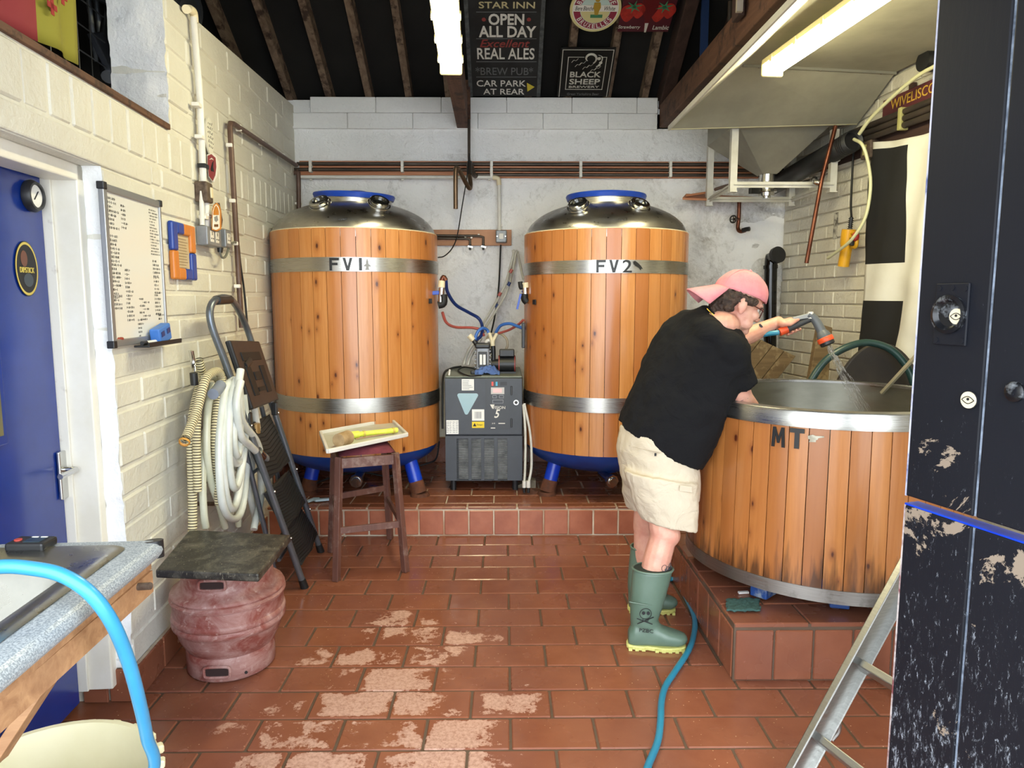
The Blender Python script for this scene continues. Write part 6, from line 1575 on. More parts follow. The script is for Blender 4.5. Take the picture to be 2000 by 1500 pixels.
c = gy(1714, 812, 3.95); c = Vector((c.x, 3.95, .752)); P = []
for k in range(60):
    a = 2*PI*k/60; P.append(c+Vector((.298*math.cos(a), .02*math.cos(a), .505*math.sin(a))))
tag(MB().slab(P, .03, n=(0, 1, 0)).build('dark_lid', mat('dark_brown_lid', '#3A342E', .5, 0, '#2C2723', 5), bev=.006), 'large dark brown rounded lid standing against the right wall behind the tub', 'lid')
hose('green_hose', H((1560, 790, 3.9), (1585, 742, 3.9), (1612, 705, 3.9), (1650, 680, 3.9), (1692, 669, 3.9), (1735, 680, 3.88), (1765, 708, 3.86), (1783, 745, 3.84), (1790, 790, 3.8))+[Vector((2.15, 3.8, .5))], .020, mat('dark_green_hose', '#1F3A38', .35), 'thick dark green hose arching over the dark lid behind the tub')
tag(MB().bar(gy(1722, 768, 3.55), gy(1792, 692, 3.35), .016, .016).build('pale_rod', mat('pale_rod', '#A8A188', .4, .3), bev=.002), 'pale square rod standing in the tub beside the black door', 'rod')
# ---- things on the front platform
q = gz(1451, 1186, .24)
mb = MB(); G = []; n = 16
for i in range(n+1):
    row = []
    for j in range(n+1):
        u, v = i/n*2-1, j/n*2-1; e = 1+.22*mn.noise(Vector((u*3, v*3, 3)))
        row.append(mb.bm.verts.new(Vector((q.x, q.y, .241))+Vector((u*.068*e+v*.018, v*.055*e, .010+.008*mn.noise(Vector((u*5, v*5, 9)))))))
    G.append(row)
for i in range(n):
    for j in range(n): mb.bm.faces.new((G[i][j], G[i+1][j], G[i+1][j+1], G[i][j+1]))
tag(mb.build('scouring_pad', mat('green_pad', '#3D5F5A', .95, 0, '#2E4B47', 60, .6, bscale=150), smooth=True, angle=0, solid=.008), 'torn green scouring pad lying on the platform corner', 'pad')
tag(MB().box(gz(1452, 1157, .245), (.045, .014, .008), Matrix.Rotation(.1, 3, 'Z')).build('white_scrap', M_WHITEPL), 'tiny white plastic scrap on the platform under the tub edge', 'scrap')
# ---- aluminium ladder at the bottom right
lad = thing('aluminium_ladder', (.98, 2.06, 0), 'aluminium stepladder half hidden behind the black door', 'ladder')
A0, A1 = gy(1545, 1530, 2.03), gy(1800, 1060, 2.28); A0 = A0+(A0-A1)*.03
wdir = (gz(1680, 1500, gy(1590, 1430, 2.08).z)-gy(1590, 1430, 2.08)); wdir.z = 0; wdir.normalize()
dA = (A1-A0).normalized(); A0 = A0-dA*(A0.z/dA.z); nA = wdir.cross(dA).normalized()
def rail(o_):
    a, b = A0+wdir*o_, A1+wdir*o_
    return MB().slab([a-nA*.035, a+nA*.055, b+nA*.055, b-nA*.035], .006, n=wdir).slab([a-nA*.035, a-nA*.029, b-nA*.029, b-nA*.035], .026, n=wdir).slab([a+nA*.049, a+nA*.055, b+nA*.055, b+nA*.049], .026, n=wdir).build('rail', M_ALU, lad, bev=.003)
rail(0); rail(.36)
for (px, py) in ((1588, 1432), (1680, 1297)):
    q = gy(px, py, 2.08 if px < 1600 else 2.16); t_ = (q-A0).dot(dA); a = A0+dA*t_
    MB().slab([a+nA*.028+dA*.012, a+nA*.028-dA*.012, a-nA*.028-dA*.02, a-nA*.028+dA*.004], .36, n=wdir).build('step', M_ALU, lad, bev=.003)
a = A0+dA*.95; MB().slab([a-nA*.03, a+nA*.03, a+nA*.03+dA*.02, a-nA*.03+dA*.02], .36, n=wdir).build('step', M_ALU, lad, bev=.003)
q = A0+dA*((gy(1583, 1415, 2.08)-A0).dot(dA)); MB().sphere(q-nA*.036, .008, 10, 8).build('bolt', M_RUST, lad, smooth=True)
q = gy(1625, 1445, 2.2); MB().tube([q, q+Vector((.02, 0, .03)), q+Vector((.018, .0, .06)), q+Vector((-.01, 0, .05))], .008, 8).build('catch', M_ALU, lad, smooth=True)
B0 = Vector((A0.x+.62, 2.5, 0)); MB().bar(B0, A1+Vector((.02, .06, .0)), .02, .045).build('rear_leg', M_ALU, lad)

# ================================================================== BLACK STABLE DOOR
DP0 = gy(1768, 970, 1.6); DP0.z = 0; dd_ = Vector((.287, -.958, 0)).normalized(); dnrm = Vector((-.958, -.287, 0)).normalized()   # towards the room
def dpt(px, py, off=0): return gpl(px, py, DP0+dnrm*off, dnrm)
M_BD = None; t = NT('worn_black_paint'); p = t.wpos()
f1 = t.noise(p, 5, 8, .72, .4); f2 = t.noise(t.coord('Object', 0, (60, 60, 9)), 1, 5, .7)
sx = t.new('ShaderNodeSeparateXYZ'); t.link(p, sx.inputs[0]); zz_ = sx.outputs[2]
low = t.math('MULTIPLY', t.math('SUBTRACT', 1.42, zz_), .10)
edge = t.math('MULTIPLY', t.math('SUBTRACT', .10, t.math('ABSOLUTE', t.math('SUBTRACT', zz_, 1.0))), 1.5)
edge = t.math('MAXIMUM', edge, 0)
chip = t.ramp(t.math('ADD', f1, t.math('ADD', edge, t.math('MINIMUM', t.math('MULTIPLY', t.math('SUBTRACT', 1.16, zz_), .5), .012))), [(.625, 0.0), (.635, 1.0)])
scr = t.ramp(t.math('ADD', t.math('MULTIPLY', t.noise(t.coord('Object', 0, (1.6, 1.6, .5)), 52, 9, .88, .5), 1), low), [(.648, 0.0), (.685, 1.0)])
c = t.mix(t.noise(p, 3, 3), '#10121A', '#171920'); c = t.mix(t.math('MULTIPLY', scr, .75), c, '#A9B0BC'); c = t.mix(chip, c, '#8A7C6E')
t.set(Base_Color=c, Roughness=.5, Specular_IOR_Level=.25); t.bump(t.math('ADD', f2, t.math('MULTIPLY', chip, -2)), .12, .003); M_BD = t.m
M_EDGE = mat('chipped_blue_edge', '#B9BACB', .6, 0, '#3A4C86', 14, amt=(.5, .7)); M_EDGER = mat('chipped_red_edge', '#B7AFAE', .6, 0, '#6E3A3E', 18, amt=(.45, .62))
M_SEAM = mat('grey_seam', '#8D99AC', .6, 0, '#4E5868', 30)
gpx = dpt(1905, 1010); w1 = (gpx-DP0).dot(dd_)      # first board width
def leaf(name, z0, z1, label, slope):
    t = thing(name, DP0+ZZ*z0, label, 'door'); t['kind'] = 'structure'
    W_ = [0, w1, w1*2+.02, w1*3+.03, w1*4+.04, w1*5+.05]
    for k in range(5):
        a, b = W_[k], W_[k+1]-.006
        MB().slab([DP0+dd_*a+ZZ*z0, DP0+dd_*b+ZZ*z0, DP0+dd_*b+ZZ*z1, DP0+dd_*a+ZZ*z1], .040, n=dnrm*-1).build('board', M_BD, t, bev=.004)
        if k < 4: MB().slab([DP0+dd_*(b-.001)+ZZ*(z0+.002)-dnrm*.004, DP0+dd_*(b+.007)+ZZ*(z0+.002)-dnrm*.004, DP0+dd_*(b+.007)+ZZ*(z1-.002)-dnrm*.004, DP0+dd_*(b-.001)+ZZ*(z1-.002)-dnrm*.004], .01, n=dnrm*-1).build('seam', M_SEAM, t)
    MB().slab([DP0-dd_*.0015+ZZ*z0, DP0-dd_*.0015+ZZ*z1, DP0-dd_*.0015+ZZ*z1-dnrm*.04, DP0-dd_*.0015+ZZ*z0-dnrm*.04], .004, n=dd_).build('worn_edge', M_EDGE if z0 > .8 else M_EDGER, t)
    return t
zs_ = 1.043; zs2 = 1.034
up_ = leaf('door_2', zs_+.004, 2.45, 'upper half of the black stable door with a round lock, scratched paint', 0)
lo_ = leaf('door_3', .03, zs2-.008, 'lower half of the black stable door, badly chipped with a blue top edge', 0)
MB().slab([DP0+ZZ*(zs2-.008), DP0+dd_*.8+ZZ*(zs2-.008), DP0+dd_*.8+ZZ*(zs2-.008)-dnrm*.04, DP0+ZZ*(zs2-.008)-dnrm*.04], .004, n=ZZ).build('blue_top_edge', M_BLUELEG, lo_)
q = dpt(1866, 614)
pl_ = MB().slab([q+dd_*a+ZZ*b for a, b in ((-.047, -.066), (.033, -.066), (.033, .066), (-.047, .066))], .006, n=dnrm).build('lock_plate', M_BD, up_, bev=.002)
MB().lathe([(.040, .006), (.041, .014), (.034, .016), (.026, .008), (0, .008)], q-dd_*.008, 36, dnrm).build('lock_ring', mat('worn_black_metal', '#1A1B1F', .25, .3, '#8F959E', 26, amt=(.5, .66)), pl_, smooth=True)
for a, b in ((-.038, .055), (-.006, .056), (.024, .054), (-.038, -.056), (.024, -.055)): MB().cyl(q+dd_*a+ZZ*b+dnrm*.006, q+dd_*a+ZZ*b+dnrm*.0075, .006, n=12).build('screw', M_BD, pl_)
M_EYE = mat('cream_sticker', '#D9CDB0', .6)
def eye(c, r, parent, look=0):
    o = MB().cyl(c, c+dnrm*.0022, r, n=32).build('eye_sticker', M_EYE, parent)
    mb = MB(); n = 18
    for s_ in (-1, 1):
        P = [c+dnrm*.003+dd_*(-.8+1.6*k/n)*r+ZZ*(s_*.42*r*math.sin(PI*k/n)) for k in range(n+1)]; mb.tube(P, r*.05, 6, smooth=False)
    mb.cyl(c+dnrm*.002+ZZ*.1*r+dd_*look*r, c+dnrm*.0035+ZZ*.1*r+dd_*look*r, r*.17, n=14); mb.build('eye_drawing', M_PRINT, o)
eye(dpt(1869, 618, .010), .0165, up_)
q = dpt(1895, 781); MB().cyl(q, q+dnrm*.004, .020, n=30).build('knob_base', M_BD, up_); eye(q+dnrm*.004, .0175, up_, .0)
q = dpt(1984, 765); MB().lathe([(0, .0), (.02, 0), (.02, .006), (.012, .010), (0, .010)], q, 24, dnrm).build('cover_disc', MATS['worn_black_metal'], up_, smooth=True)

# ================================================================== SIGNS ON THE ROOF SLOPE
upr_ = up.copy()
def sign_poly(name, pts, m, parent, off=.0, th=.01): return MB().slab([rf(x, y, off+th) for x, y in pts], th, n=RN).build(name, m, parent)
def stext(s, cx, cy, w_, h_, m, parent, off=.075, bold=0, shear=0, nm='lettering'):
    c = rf(cx, cy, off); a, b = rf(cx-w_/2, cy, off), rf(cx+w_/2, cy, off); e, f = rf(cx, cy+h_/2, off), rf(cx, cy-h_/2, off)
    return text(nm, s, c, XA, up, m, parent, fit=((b-a).length, (f-e).length), bold=bold, shear=shear, off=.0, ext=.0008)
M_SB = mat('chalkboard_black', '#17181A', .6, 0, '#26282A', 8)
sgn = thing('pub_sign', rf(985, 190, .07), 'tall black pub board reading STAR INN OPEN ALL DAY, hanging under the rafters', 'sign')
a, b = Vector((-.262, 0, 0)), Vector((.268, 0, 0)); q = rf(985, 191, .06)
V0 = (rf(985, 190.5, .084)-Vector((rf(985, 190.5, .084).x, R0.y, R0.z))).dot(up)
def RS(x, v, off): return Vector((x, 0, 0))+Vector((0, R0.y, R0.z))+up*(v+V0)-RN*off
MB().slab([RS(-.262, .0, .072), RS(.272, .0, .072), RS(.272, 1.05, .072), RS(-.262, 1.05, .072)], .012, n=RN).build('board', M_SB, sgn, bev=.003)
fr_ = mat('dark_grey_frame', '#34383B', .6, 0, '#5A5E60', 30)
MB().slab([RS(-.262, .0, .078), RS(-.235, .0, .078), RS(-.235, 1.05, .078), RS(-.262, 1.05, .078)], .008, n=RN).build('side_strip', fr_, sgn)
MB().slab([RS(.245, .0, .078), RS(.272, .0, .078), RS(.272, 1.05, .078), RS(.245, 1.05, .078)], .008, n=RN).build('side_strip', fr_, sgn)
CREAM = mat('cream_letter', '#C9BE93', .6); GREYL = mat('grey_letter', '#6A6C6E', .7); REDL = mat('dull_red_letter', '#8F3D3A', .6); YELL = mat('yellow_arrow', '#CDB93A', .5)
stext('STAR INN', 990, 10, 110, 13, CREAM, sgn, bold=.02); stext('OPEN', 989, 38, 70, 22, M_WHITEINK, sgn, bold=.045)
stext('ALL DAY', 991, 62, 112, 22, M_WHITEINK, sgn, bold=.04); stext('Excellent', 986, 85, 98, 15, REDL, sgn, shear=.3, bold=.02)
stext('REAL ALES', 988, 105, 112, 22, M_WHITEINK, sgn, bold=.02); stext('*BREW PUB*', 985, 139, 112, 15, GREYL, sgn)
stext('CAR PARK', 979, 163, 96, 12, M_WHITEINK, sgn, bold=.012); stext('AT REAR', 984, 179, 80, 11, M_WHITEINK, sgn, bold=.012)
for x in (945, 1033): c = rf(x, 38, .073); MB().cyl(c, c-RN*.002, .014, n=18).build('red_dot', REDL, sgn)
sign_poly('arrow', ((1029, 162), (1044, 170), (1030, 179)), YELL, sgn, .073, .002)
for y in (23, 75, 120, 150): sign_poly('rule_line', ((930, y), (1048, y), (1048, y+1.2), (930, y+1.2)), GREYL, sgn, .0735, .001)
bs = thing('brewery_sign', rf(1143, 192, .07), 'black square brewery board with a white border and ram head, under the rafters', 'sign')
def LP(x0, y0, x1, y1): return
bx_ = [rf(1098, 93, .07), rf(1200, 92, .07), rf(1187, 193, .07), rf(1090, 191, .07)]
xl, xr = (bx_[0].x+bx_[3].x)/2-.008, (bx_[1].x+bx_[2].x)/2+.008; vtop = (bx_[0]-Vector((bx_[0].x, R0.y, R0.z))).dot(up)-V0
MB().slab([RS(xl, .0, .072), RS(xr, .0, .072), RS(xr, vtop, .072), RS(xl, vtop, .072)], .012, n=RN).build('board', mat('gloss_black_board', '#0C0C0E', .35), bs, bev=.003)
def rect_line(x0, x1, v0, v1, w_, m, par, off=.0735, sides='lrtb'):
    mb = MB(); Q = lambda a, b, c, d: mb.slab([RS(a, c, off+.001), RS(b, c, off+.001), RS(b, d, off+.001), RS(a, d, off+.001)], .001, n=RN)
    if 'l' in sides: Q(x0, x0+w_, v0, v1)
    if 'r' in sides: Q(x1-w_, x1, v0, v1)
    if 't' in sides: Q(x0, x1, v1-w_, v1)
    if 'b' in sides: Q(x0, x1, v0, v0+w_)
    return mb.build('border', m, par)
LG = mat('pale_print', '#C4C2BA', .6)
rect_line(xl+.012, xr-.012, .0, vtop-.012, .005, LG, bs, sides='lrt'); H_s = vtop
rect_line(xl+.055, xr-.055, H_s*.155, H_s*.83, .005, LG, bs, sides='lrb')
mb = MB(); Q = lambda a, b, c, d: mb.slab([RS(a, c, .0745), RS(b, c, .0745), RS(b, d, .0745), RS(a, d, .0745)], .001, n=RN)
Q(xl+.055, xl+.17, H_s*.82, H_s*.83); Q(xr-.10, xr-.055, H_s*.82, H_s*.83); mb.build('border', LG, bs)
def vtext(s, x, v, w_, h_, m, par, bold=0): return text('lettering', s, RS(x, v, .0735), XA, up, m, par, fit=(w_, h_), bold=bold, off=0, ext=.0008)
xm = (xl+xr)/2
vtext('BLACK', xm, H_s*.475, .225, H_s*.115, LG, bs, .03); vtext('SHEEP', xm, H_s*.325, .225, H_s*.115, LG, bs, .03); vtext('BREWERY', xm, H_s*.215, .225, H_s*.045, LG, bs, .01)
vtext('Great Yorkshire Beer', xm, H_s*.06, .24, H_s*.05, GREYL, bs)
# ram's head: curled horn and face, with wavy fleece strokes
cr = RS(xm+.02, H_s*.80, .075); mb = MB(); P = []
for k in range(26):
    a = -1.0+k*.26; r_ = .048-.0011*k; P.append(cr+XA*(r_*math.cos(a))+up*(r_*math.sin(a)))
mb.tube(P[:20], .008, 6, smooth=False, flat=.2)
for dx, dv, r_ in ((.062, .0, .013), (.078, -.035, .012), (.07, -.055, .010)): mb.cyl(cr+XA*dx+up*dv, cr+XA*dx+up*dv-RN*.001, r_, n=12)
mb.tube([cr+XA*.055+up*.03, cr+XA*.085+up*.01, cr+XA*.075-up*.05, cr+XA*.05-up*.07], .004, 6, flat=.3)
for k in range(7):
    x_, v_ = xm-.11+.028*k, H_s*(.72-.025*k-(k % 2)*.06); mb.tube([RS(x_, v_, .075), RS(x_+.015, v_+.02, .075), RS(x_+.03, v_+.015, .075), RS(x_+.045, v_+.035, .075)], .003, 6, 4, flat=.3)
mb.build('ram_emblem', LG, bs)
# round label and strawberry panel
rs = thing('round_label', rf(1163, 68, .07), 'round cream and maroon label with a small gold figure, under the rafters', 'sign')
cR = rf(1163, 16, .07); ra = (rf(1213, 16, .07)-cR).length; vc = (cR-Vector((cR.x, R0.y, R0.z))).dot(up)-V0
def disc(r_, off, m, nm, par=rs, c=None):
    c0_ = RS(cR.x, vc, off) if c is None else c; P = [c0_+XA*r_*math.cos(2*PI*k/56)+up*r_*math.sin(2*PI*k/56) for k in range(56)]; return MB().slab(P, .0012, n=RN).build(nm, m, par)
MB().slab([RS(cR.x, vc, .080)+XA*ra*math.cos(2*PI*k/56)+up*ra*math.sin(2*PI*k/56) for k in range(56)], .01, n=RN).build('disc', mat('label_cream', '#CFC58E', .5), rs)
disc(ra*.90, .0815, M_WHITEINK, 'white_ring'); disc(ra*.86, .083, mat('label_maroon', '#8A2A42', .5), 'maroon_ring'); disc(ra*.60, .0845, mat('label_pale_blue', '#B9CFCB', .5), 'centre')
cC = RS(cR.x, vc, .086)
P = [cC+XA*ra*.58*math.cos(-PI+PI*k/20)+up*(ra*.58*math.sin(-PI+PI*k/20)) for k in range(21)]; MB().slab(P, .001, n=RN).build('lower_field', MATS['label_cream'], rs)
MB().slab([RS(cR.x-ra*.86, vc-.012, .0875), RS(cR.x+ra*.86, vc-.012, .0875), RS(cR.x+ra*.86, vc+.035, .0875), RS(cR.x-ra*.86, vc+.035, .0875)], .001, n=RN).build('banner', M_WHITEINK, rs)
text('lettering', 'Biere Blanche', RS(cR.x-ra*.44, vc+.012, .0885), XA, up, M_PRINT, rs, fit=(ra*.72, .030), shear=.35, off=0, ext=.0004)
text('lettering', 'White', RS(cR.x+ra*.55, vc+.012, .0885), XA, up, M_PRINT, rs, fit=(ra*.42, .030), shear=.35, off=0, ext=.0004)
gold = mat('gold_figure', '#A8892E', .5)
mb = MB(); fb = RS(cR.x+ra*.04, vc, .089)
mb.cyl(fb+up*.075, fb+up*.075-RN*.001, .016, n=14).slab([fb+XA*a+up*b for a, b in ((-.02, .055), (.02, .055), (.026, .02), (.016, -.01), (.012, -.035), (-.010, -.035), (-.016, -.005), (-.024, .02))], .001, n=-RN).build('gold_figure', gold, rs)
MB().slab([RS(cR.x-.03, vc-ra*.34, .0885), RS(cR.x+.05, vc-ra*.34, .0885), RS(cR.x+.05, vc-ra*.20, .0885), RS(cR.x-.03, vc-ra*.20, .0885)], .001, n=RN).build('green_leaves', mat('leaf_green', '#3D7A56', .6), rs)
def arc_text(s, a0, a1, r_, h_, m, par, flip):
    n_ = len(s)
    for k, chr_ in enumerate(s):
        if chr_ == ' ': continue
        a = a0+(a1-a0)*k/max(n_-1, 1); c = RS(cR.x, vc, .085)+XA*r_*math.cos(a)+up*r_*math.sin(a)
        rad = XA*math.cos(a)+up*math.sin(a); tan = XA*-math.sin(a)+up*math.cos(a)
        ya = -rad if flip else rad; xa_ = tan if flip else -tan
        text('letter', chr_, c, xa_, ya, m, par, fit=(h_*.62 if chr_ not in 'I' else h_*.2, h_), off=0, ext=.0005, bold=.02)
arc_text('BRUXELLES', math.radians(215), math.radians(325), ra*.72, ra*.20, M_WHITEINK, rs, True)
arc_text('BLANCHE DE', math.radians(155), math.radians(25), ra*.72, ra*.20, M_WHITEINK, rs, False)
sb = thing('strawberry_panel', rf(1262, 62, .07), 'dark maroon strawberry drink panel with two red strawberries and a glass', 'sign')
x0_, x1_ = rf(1209, 40, .07).x, rf(1318, 40, .07).x; v0_ = (rf(1262, 61, .07)-Vector((rf(1262, 61, .07).x, R0.y, R0.z))).dot(up)-V0
MB().slab([RS(x0_, v0_, .075), RS(x1_-.03, v0_, .075), RS(x1_, v0_+.45, .075), RS(x0_+.01, v0_+.45, .075)], .01, n=RN).build('panel', mat('panel_maroon', '#4A1220', .45), sb)
M_STR = mat('strawberry_red', '#B02A20', .5, 0, '#8E1E18', 30); M_LEAF = MATS['leaf_green']
for fx in (.22, .76):
    c = RS(x0_+(x1_-x0_)*fx, v0_+.14, .078)
    for dx, dv, r_ in ((-.035, 0, .05), (.035, .02, .045)):
        P = [c+XA*(dx+r_*math.cos(a)*(1-.35*max(0, -math.sin(a))))+up*(dv+r_*1.25*math.sin(a)) for a in [2*PI*k/22 for k in range(22)]]; MB().slab(P, .001+.001*(dx > 0), n=-RN).build('strawberry', M_STR, sb)
    for k in range(6):
        a = k*PI/3+.3; MB().slab([c+up*.05-RN*.002+XA*.01*math.cos(a+1.5)+up*.01*math.sin(a+1.5), c+up*.05-RN*.002+XA*.06*math.cos(a)+up*.05*math.sin(a), c+up*.05-RN*.002+XA*.01*math.cos(a-1.5)+up*.01*math.sin(a-1.5)], .001, n=-RN).build('leaf', M_LEAF, sb)
gc = RS(x0_+(x1_-x0_)*.5, v0_, .079)
MB().slab([gc+XA*a+up*b for a, b in ((-.012, .015), (.012, .015), (.018, .10), (.055, .17), (.055, .27), (-.055, .27), (-.055, .17), (-.018, .10))], .001, n=-RN).build('glass', mat('glass_red', '#5C1018', .3), sb)
MB().slab([gc-RN*.001+XA*a+up*b for a, b in ((-.06, .27), (.06, .27), (.058, .315), (-.058, .315))], .001, n=-RN).build('froth', mat('froth_grey', '#9FA08E', .6), sb)
MB().slab([gc-RN*.001+XA*a+up*b for a, b in ((-.006, .0), (.006, .0), (.012, .07), (-.012, .07))], .001, n=-RN).build('glass_stem', LG, sb)
for s_, fx in (('Strawberry', .2), ('Lambic', .77)): text('lettering', s_, RS(x0_+(x1_-x0_)*fx, v0_+.035, .078), XA, up, LG, sb, fit=(.15 if fx < .5 else .11, .032), shear=.15, off=0, ext=.0005, bold=.015)
# ================================================================== THE MAN AT THE TUB
M_SKIN = None; t = NT('skin'); p = t.wpos()
t.set(Base_Color=t.mix(t.ramp(t.noise(p, 14, 5, .6), [(.35, 0.0), (.65, 1.0)]), '#D9A690', '#C98C7A'), Roughness=.5, Subsurface_Weight=.08); t.bump(t.noise(p, 160, 3), .06, .002); M_SKIN = t.m
M_SHIRT = None; t = NT('black_jersey'); p = t.wpos()
t.set(Base_Color=t.mix(t.noise(p, 8, 4), '#0B0B0D', '#131316'), Roughness=.92, Specular_IOR_Level=.25)
t.bump(t.math('ADD', t.noise(p, 7, 4, .55, 1.4), t.math('MULTIPLY', t.noise(p, 300, 2), .05)), .55, .03); M_SHIRT = t.m
M_SHORT = None; t = NT('stone_cotton'); p = t.wpos()
t.set(Base_Color=t.mix(t.noise(p, 6, 5), '#CDC1AC', '#BDAF99'), Roughness=.9, Specular_IOR_Level=.2)
t.bump(t.math('ADD', t.noise(p, 9, 4, .55, 1.6), t.math('MULTIPLY', t.noise(p, 400, 2), .04)), .55, .025); M_SHORT = t.m
M_CAPM = mat('pink_cotton', '#DE8E92', .85, 0, '#CF7D84', 14, .3, bscale=120)
M_HAIR = mat('dark_brown_hair', '#2A1F1A', .7, 0, '#493528', 60, .9, bscale=55, bdist=.012)
M_BOOT = mat('green_rubber', '#5F7466', .38, 0, '#54695B', 5, .08)
M_SOLE = mat('lime_sole', '#C9C77A', .5, 0, '#BDB968', 12)
PX = .00224
g3 = lambda x, y, Y: gy(x, y, Y)
man = thing('person', Vector((.66, 3.08, 0)), 'man in backwards pink cap, black T-shirt, beige shorts and green wellingtons, bending over the tub', 'person')
Hc = g3(1443, 582, 3.10); hf = Vector((.92, .08, -.37)).normalized(); hu = (Vector((.34, 0, .94))-hf*Vector((.34, 0, .94)).dot(hf)).normalized(); hs = hu.cross(hf).normalized()
HM = Matrix((hf, hs, hu)).transposed()*1.07
def HP(x, y, z): return Hc+HM @ Vector((x, y, z))
bd_ = MB()
def ell(mb, x, y, z, rx_, ry, rz, M=None): mb.sphere(HP(x, y, z), (rx_, ry, rz), 20, 14, HM if M is None else HM @ M)
ell(bd_, 0, 0, .012, .098, .079, .095); ell(bd_, .032, 0, -.05, .064, .062, .074); ell(bd_, .040, 0, -.092, .050, .047, .034)
ell(bd_, .074, 0, -.112, .022, .026, .020); ell(bd_, .078, 0, -.088, .018, .028, .018)
bd_.capsule(HP(.090, 0, -.022), HP(.108, 0, -.052), .009, .0135, 12)
for s_ in (-1, 1):
    ell(bd_, .104, s_*.011, -.056, .009, .007, .007); ell(bd_, .070, s_*.036, -.045, .026, .022, .022); ell(bd_, .084, s_*.030, .000, .012, .022, .008)
    ell(bd_, .055, s_*.040, -.085, .028, .020, .026)
    R_e = Matrix.Rotation(s_*.35, 3, 'Z') @ Matrix.Rotation(-.2, 3, 'Y')
    ell(bd_, -.008, s_*.085, -.030, .019, .009, .032, R_e); ell(bd_, -.002, s_*.084, -.055, .011, .008, .012)
ell(bd_, .090, 0, -.076, .010, .020, .005); ell(bd_, .087, 0, -.088, .010, .017, .006)
# neck and trunk
nb = g3(1402, 634, 3.10)
bd_.cyl(nb, HP(-.012, 0, -.05), .066, .056, 20); bd_.sphere(nb, (.09, .13, .07), 16, 10)
tc = [(1286, 868, .15, .15), (1312, 818, .155, .165), (1335, 765, .15, .16), (1356, 718, .145, .17), (1380, 668, .125, .18), (1402, 634, .075, .12)]
shb = Vector((-.12, .97, .18)).normalized()
bd_.loft([(g3(x, y, 3.10), Vector((.92, 0, -.40))*a*.98, shb*b) for x, y, a, b in tc], 24)
# right (near) arm
sR = g3(1412, 690, 2.97); eR = g3(1445, 780, 3.03); wR = Vector((1.215, 3.24, .90)); 
bd_.capsule(sR, eR, .062, .057); bd_.capsule(eR, eR.lerp(wR, .4), .057, .050); bd_.capsule(eR.lerp(wR, .4), wR, .050, .030)
# left (far) arm
sL = g3(1398, 652, 3.30); eL = g3(1436, 668, 3.49); wL = g3(1520, 628, 3.51)
bd_.capsule(sL, eL, .056, .044); bd_.capsule(eL, eL.lerp(wL, .35), .043, .044); bd_.capsule(eL.lerp(wL, .35), wL, .044, .027)
# legs
def leg_(hip, knee, calf, ank):
    bd_.capsule(hip, knee, .085, .062); bd_.sphere(knee+Vector((.012, -.005, 0)), (.058, .058, .06), 16, 10)
    bd_.capsule(knee, calf, .058, .060); bd_.capsule(calf, ank, .060, .042)
kN, kF = g3(1297, 1043, 2.98), g3(1262, 1030, 3.26)
leg_(g3(1290, 930, 3.04), kN, g3(1283, 1100, 2.96)+Vector((-.004, 0, 0)), g3(1258, 1215, 2.93))
leg_(g3(1278, 930, 3.17), kF, g3(1262, 1085, 3.27), g3(1258, 1165, 3.29))
# hands
def hand(mb, wrist, dirv, nrm_, thumb_side, fingers, thumb):
    """fingers: list of chains of points; every chain starts inside the palm"""
    for ch_ in fingers:
        for k in range(len(ch_)-1):
            r0, r1 = (.0092, .0088, .0082, .0074, .007)[k], (.0088, .0082, .0074, .0066, .006)[k]; mb.capsule(ch_[k], ch_[k+1], r0, r1, 12)
    for k in range(len(thumb)-1): mb.capsule(thumb[k], thumb[k+1], (.013, .0115, .010)[k], (.0115, .010, .0088)[k], 12)
ga, gb = g3(1529, 646, 3.47), g3(1584, 622, 3.47); gd = (gb-ga).normalized(); gn = Vector((-gd.z, 0, gd.x)); gyv = Vector((0, 1, 0))
hb_ = MB() 
def ringp(s_, th, R): c = ga+gd*s_; return c+gyv*(R*math.cos(math.radians(th)))+gn*(R*math.sin(math.radians(th)))
pc = ringp(.035, 75, .034)
fing = []
for k, s_ in enumerate((.012, .032, .052, .072)):
    Rk = .030; L = (-118, -138, -134, -122)[k]
    fing.append([ringp(s_*.8+.006, 85, .032), ringp(s_, 30, Rk+.004), ringp(s_+.002, -40, Rk), ringp(s_+.003, -95, Rk-.001), ringp(s_+.004, L, Rk-.002)])
th = [ringp(.008, 110, .036), ringp(.036, 140, .032), ringp(.066, 128, .029), ringp(.084, 120, .027)]
bd_.loft([(wL-gd*.005, gyv*.024+gn*.0, gn*.019), (wL.lerp(pc, .45), gyv*.034, gn*.020), (ringp(.030, 80, .034), gyv*.036, gn*.016), (ringp(.066, 70, .034), gyv*.034, gn*.012)], 18)
bd_.capsule(wL, ringp(.01, 95, .034), .026, .020)
hand(bd_, wL, gd, gn, -1, fing, th)
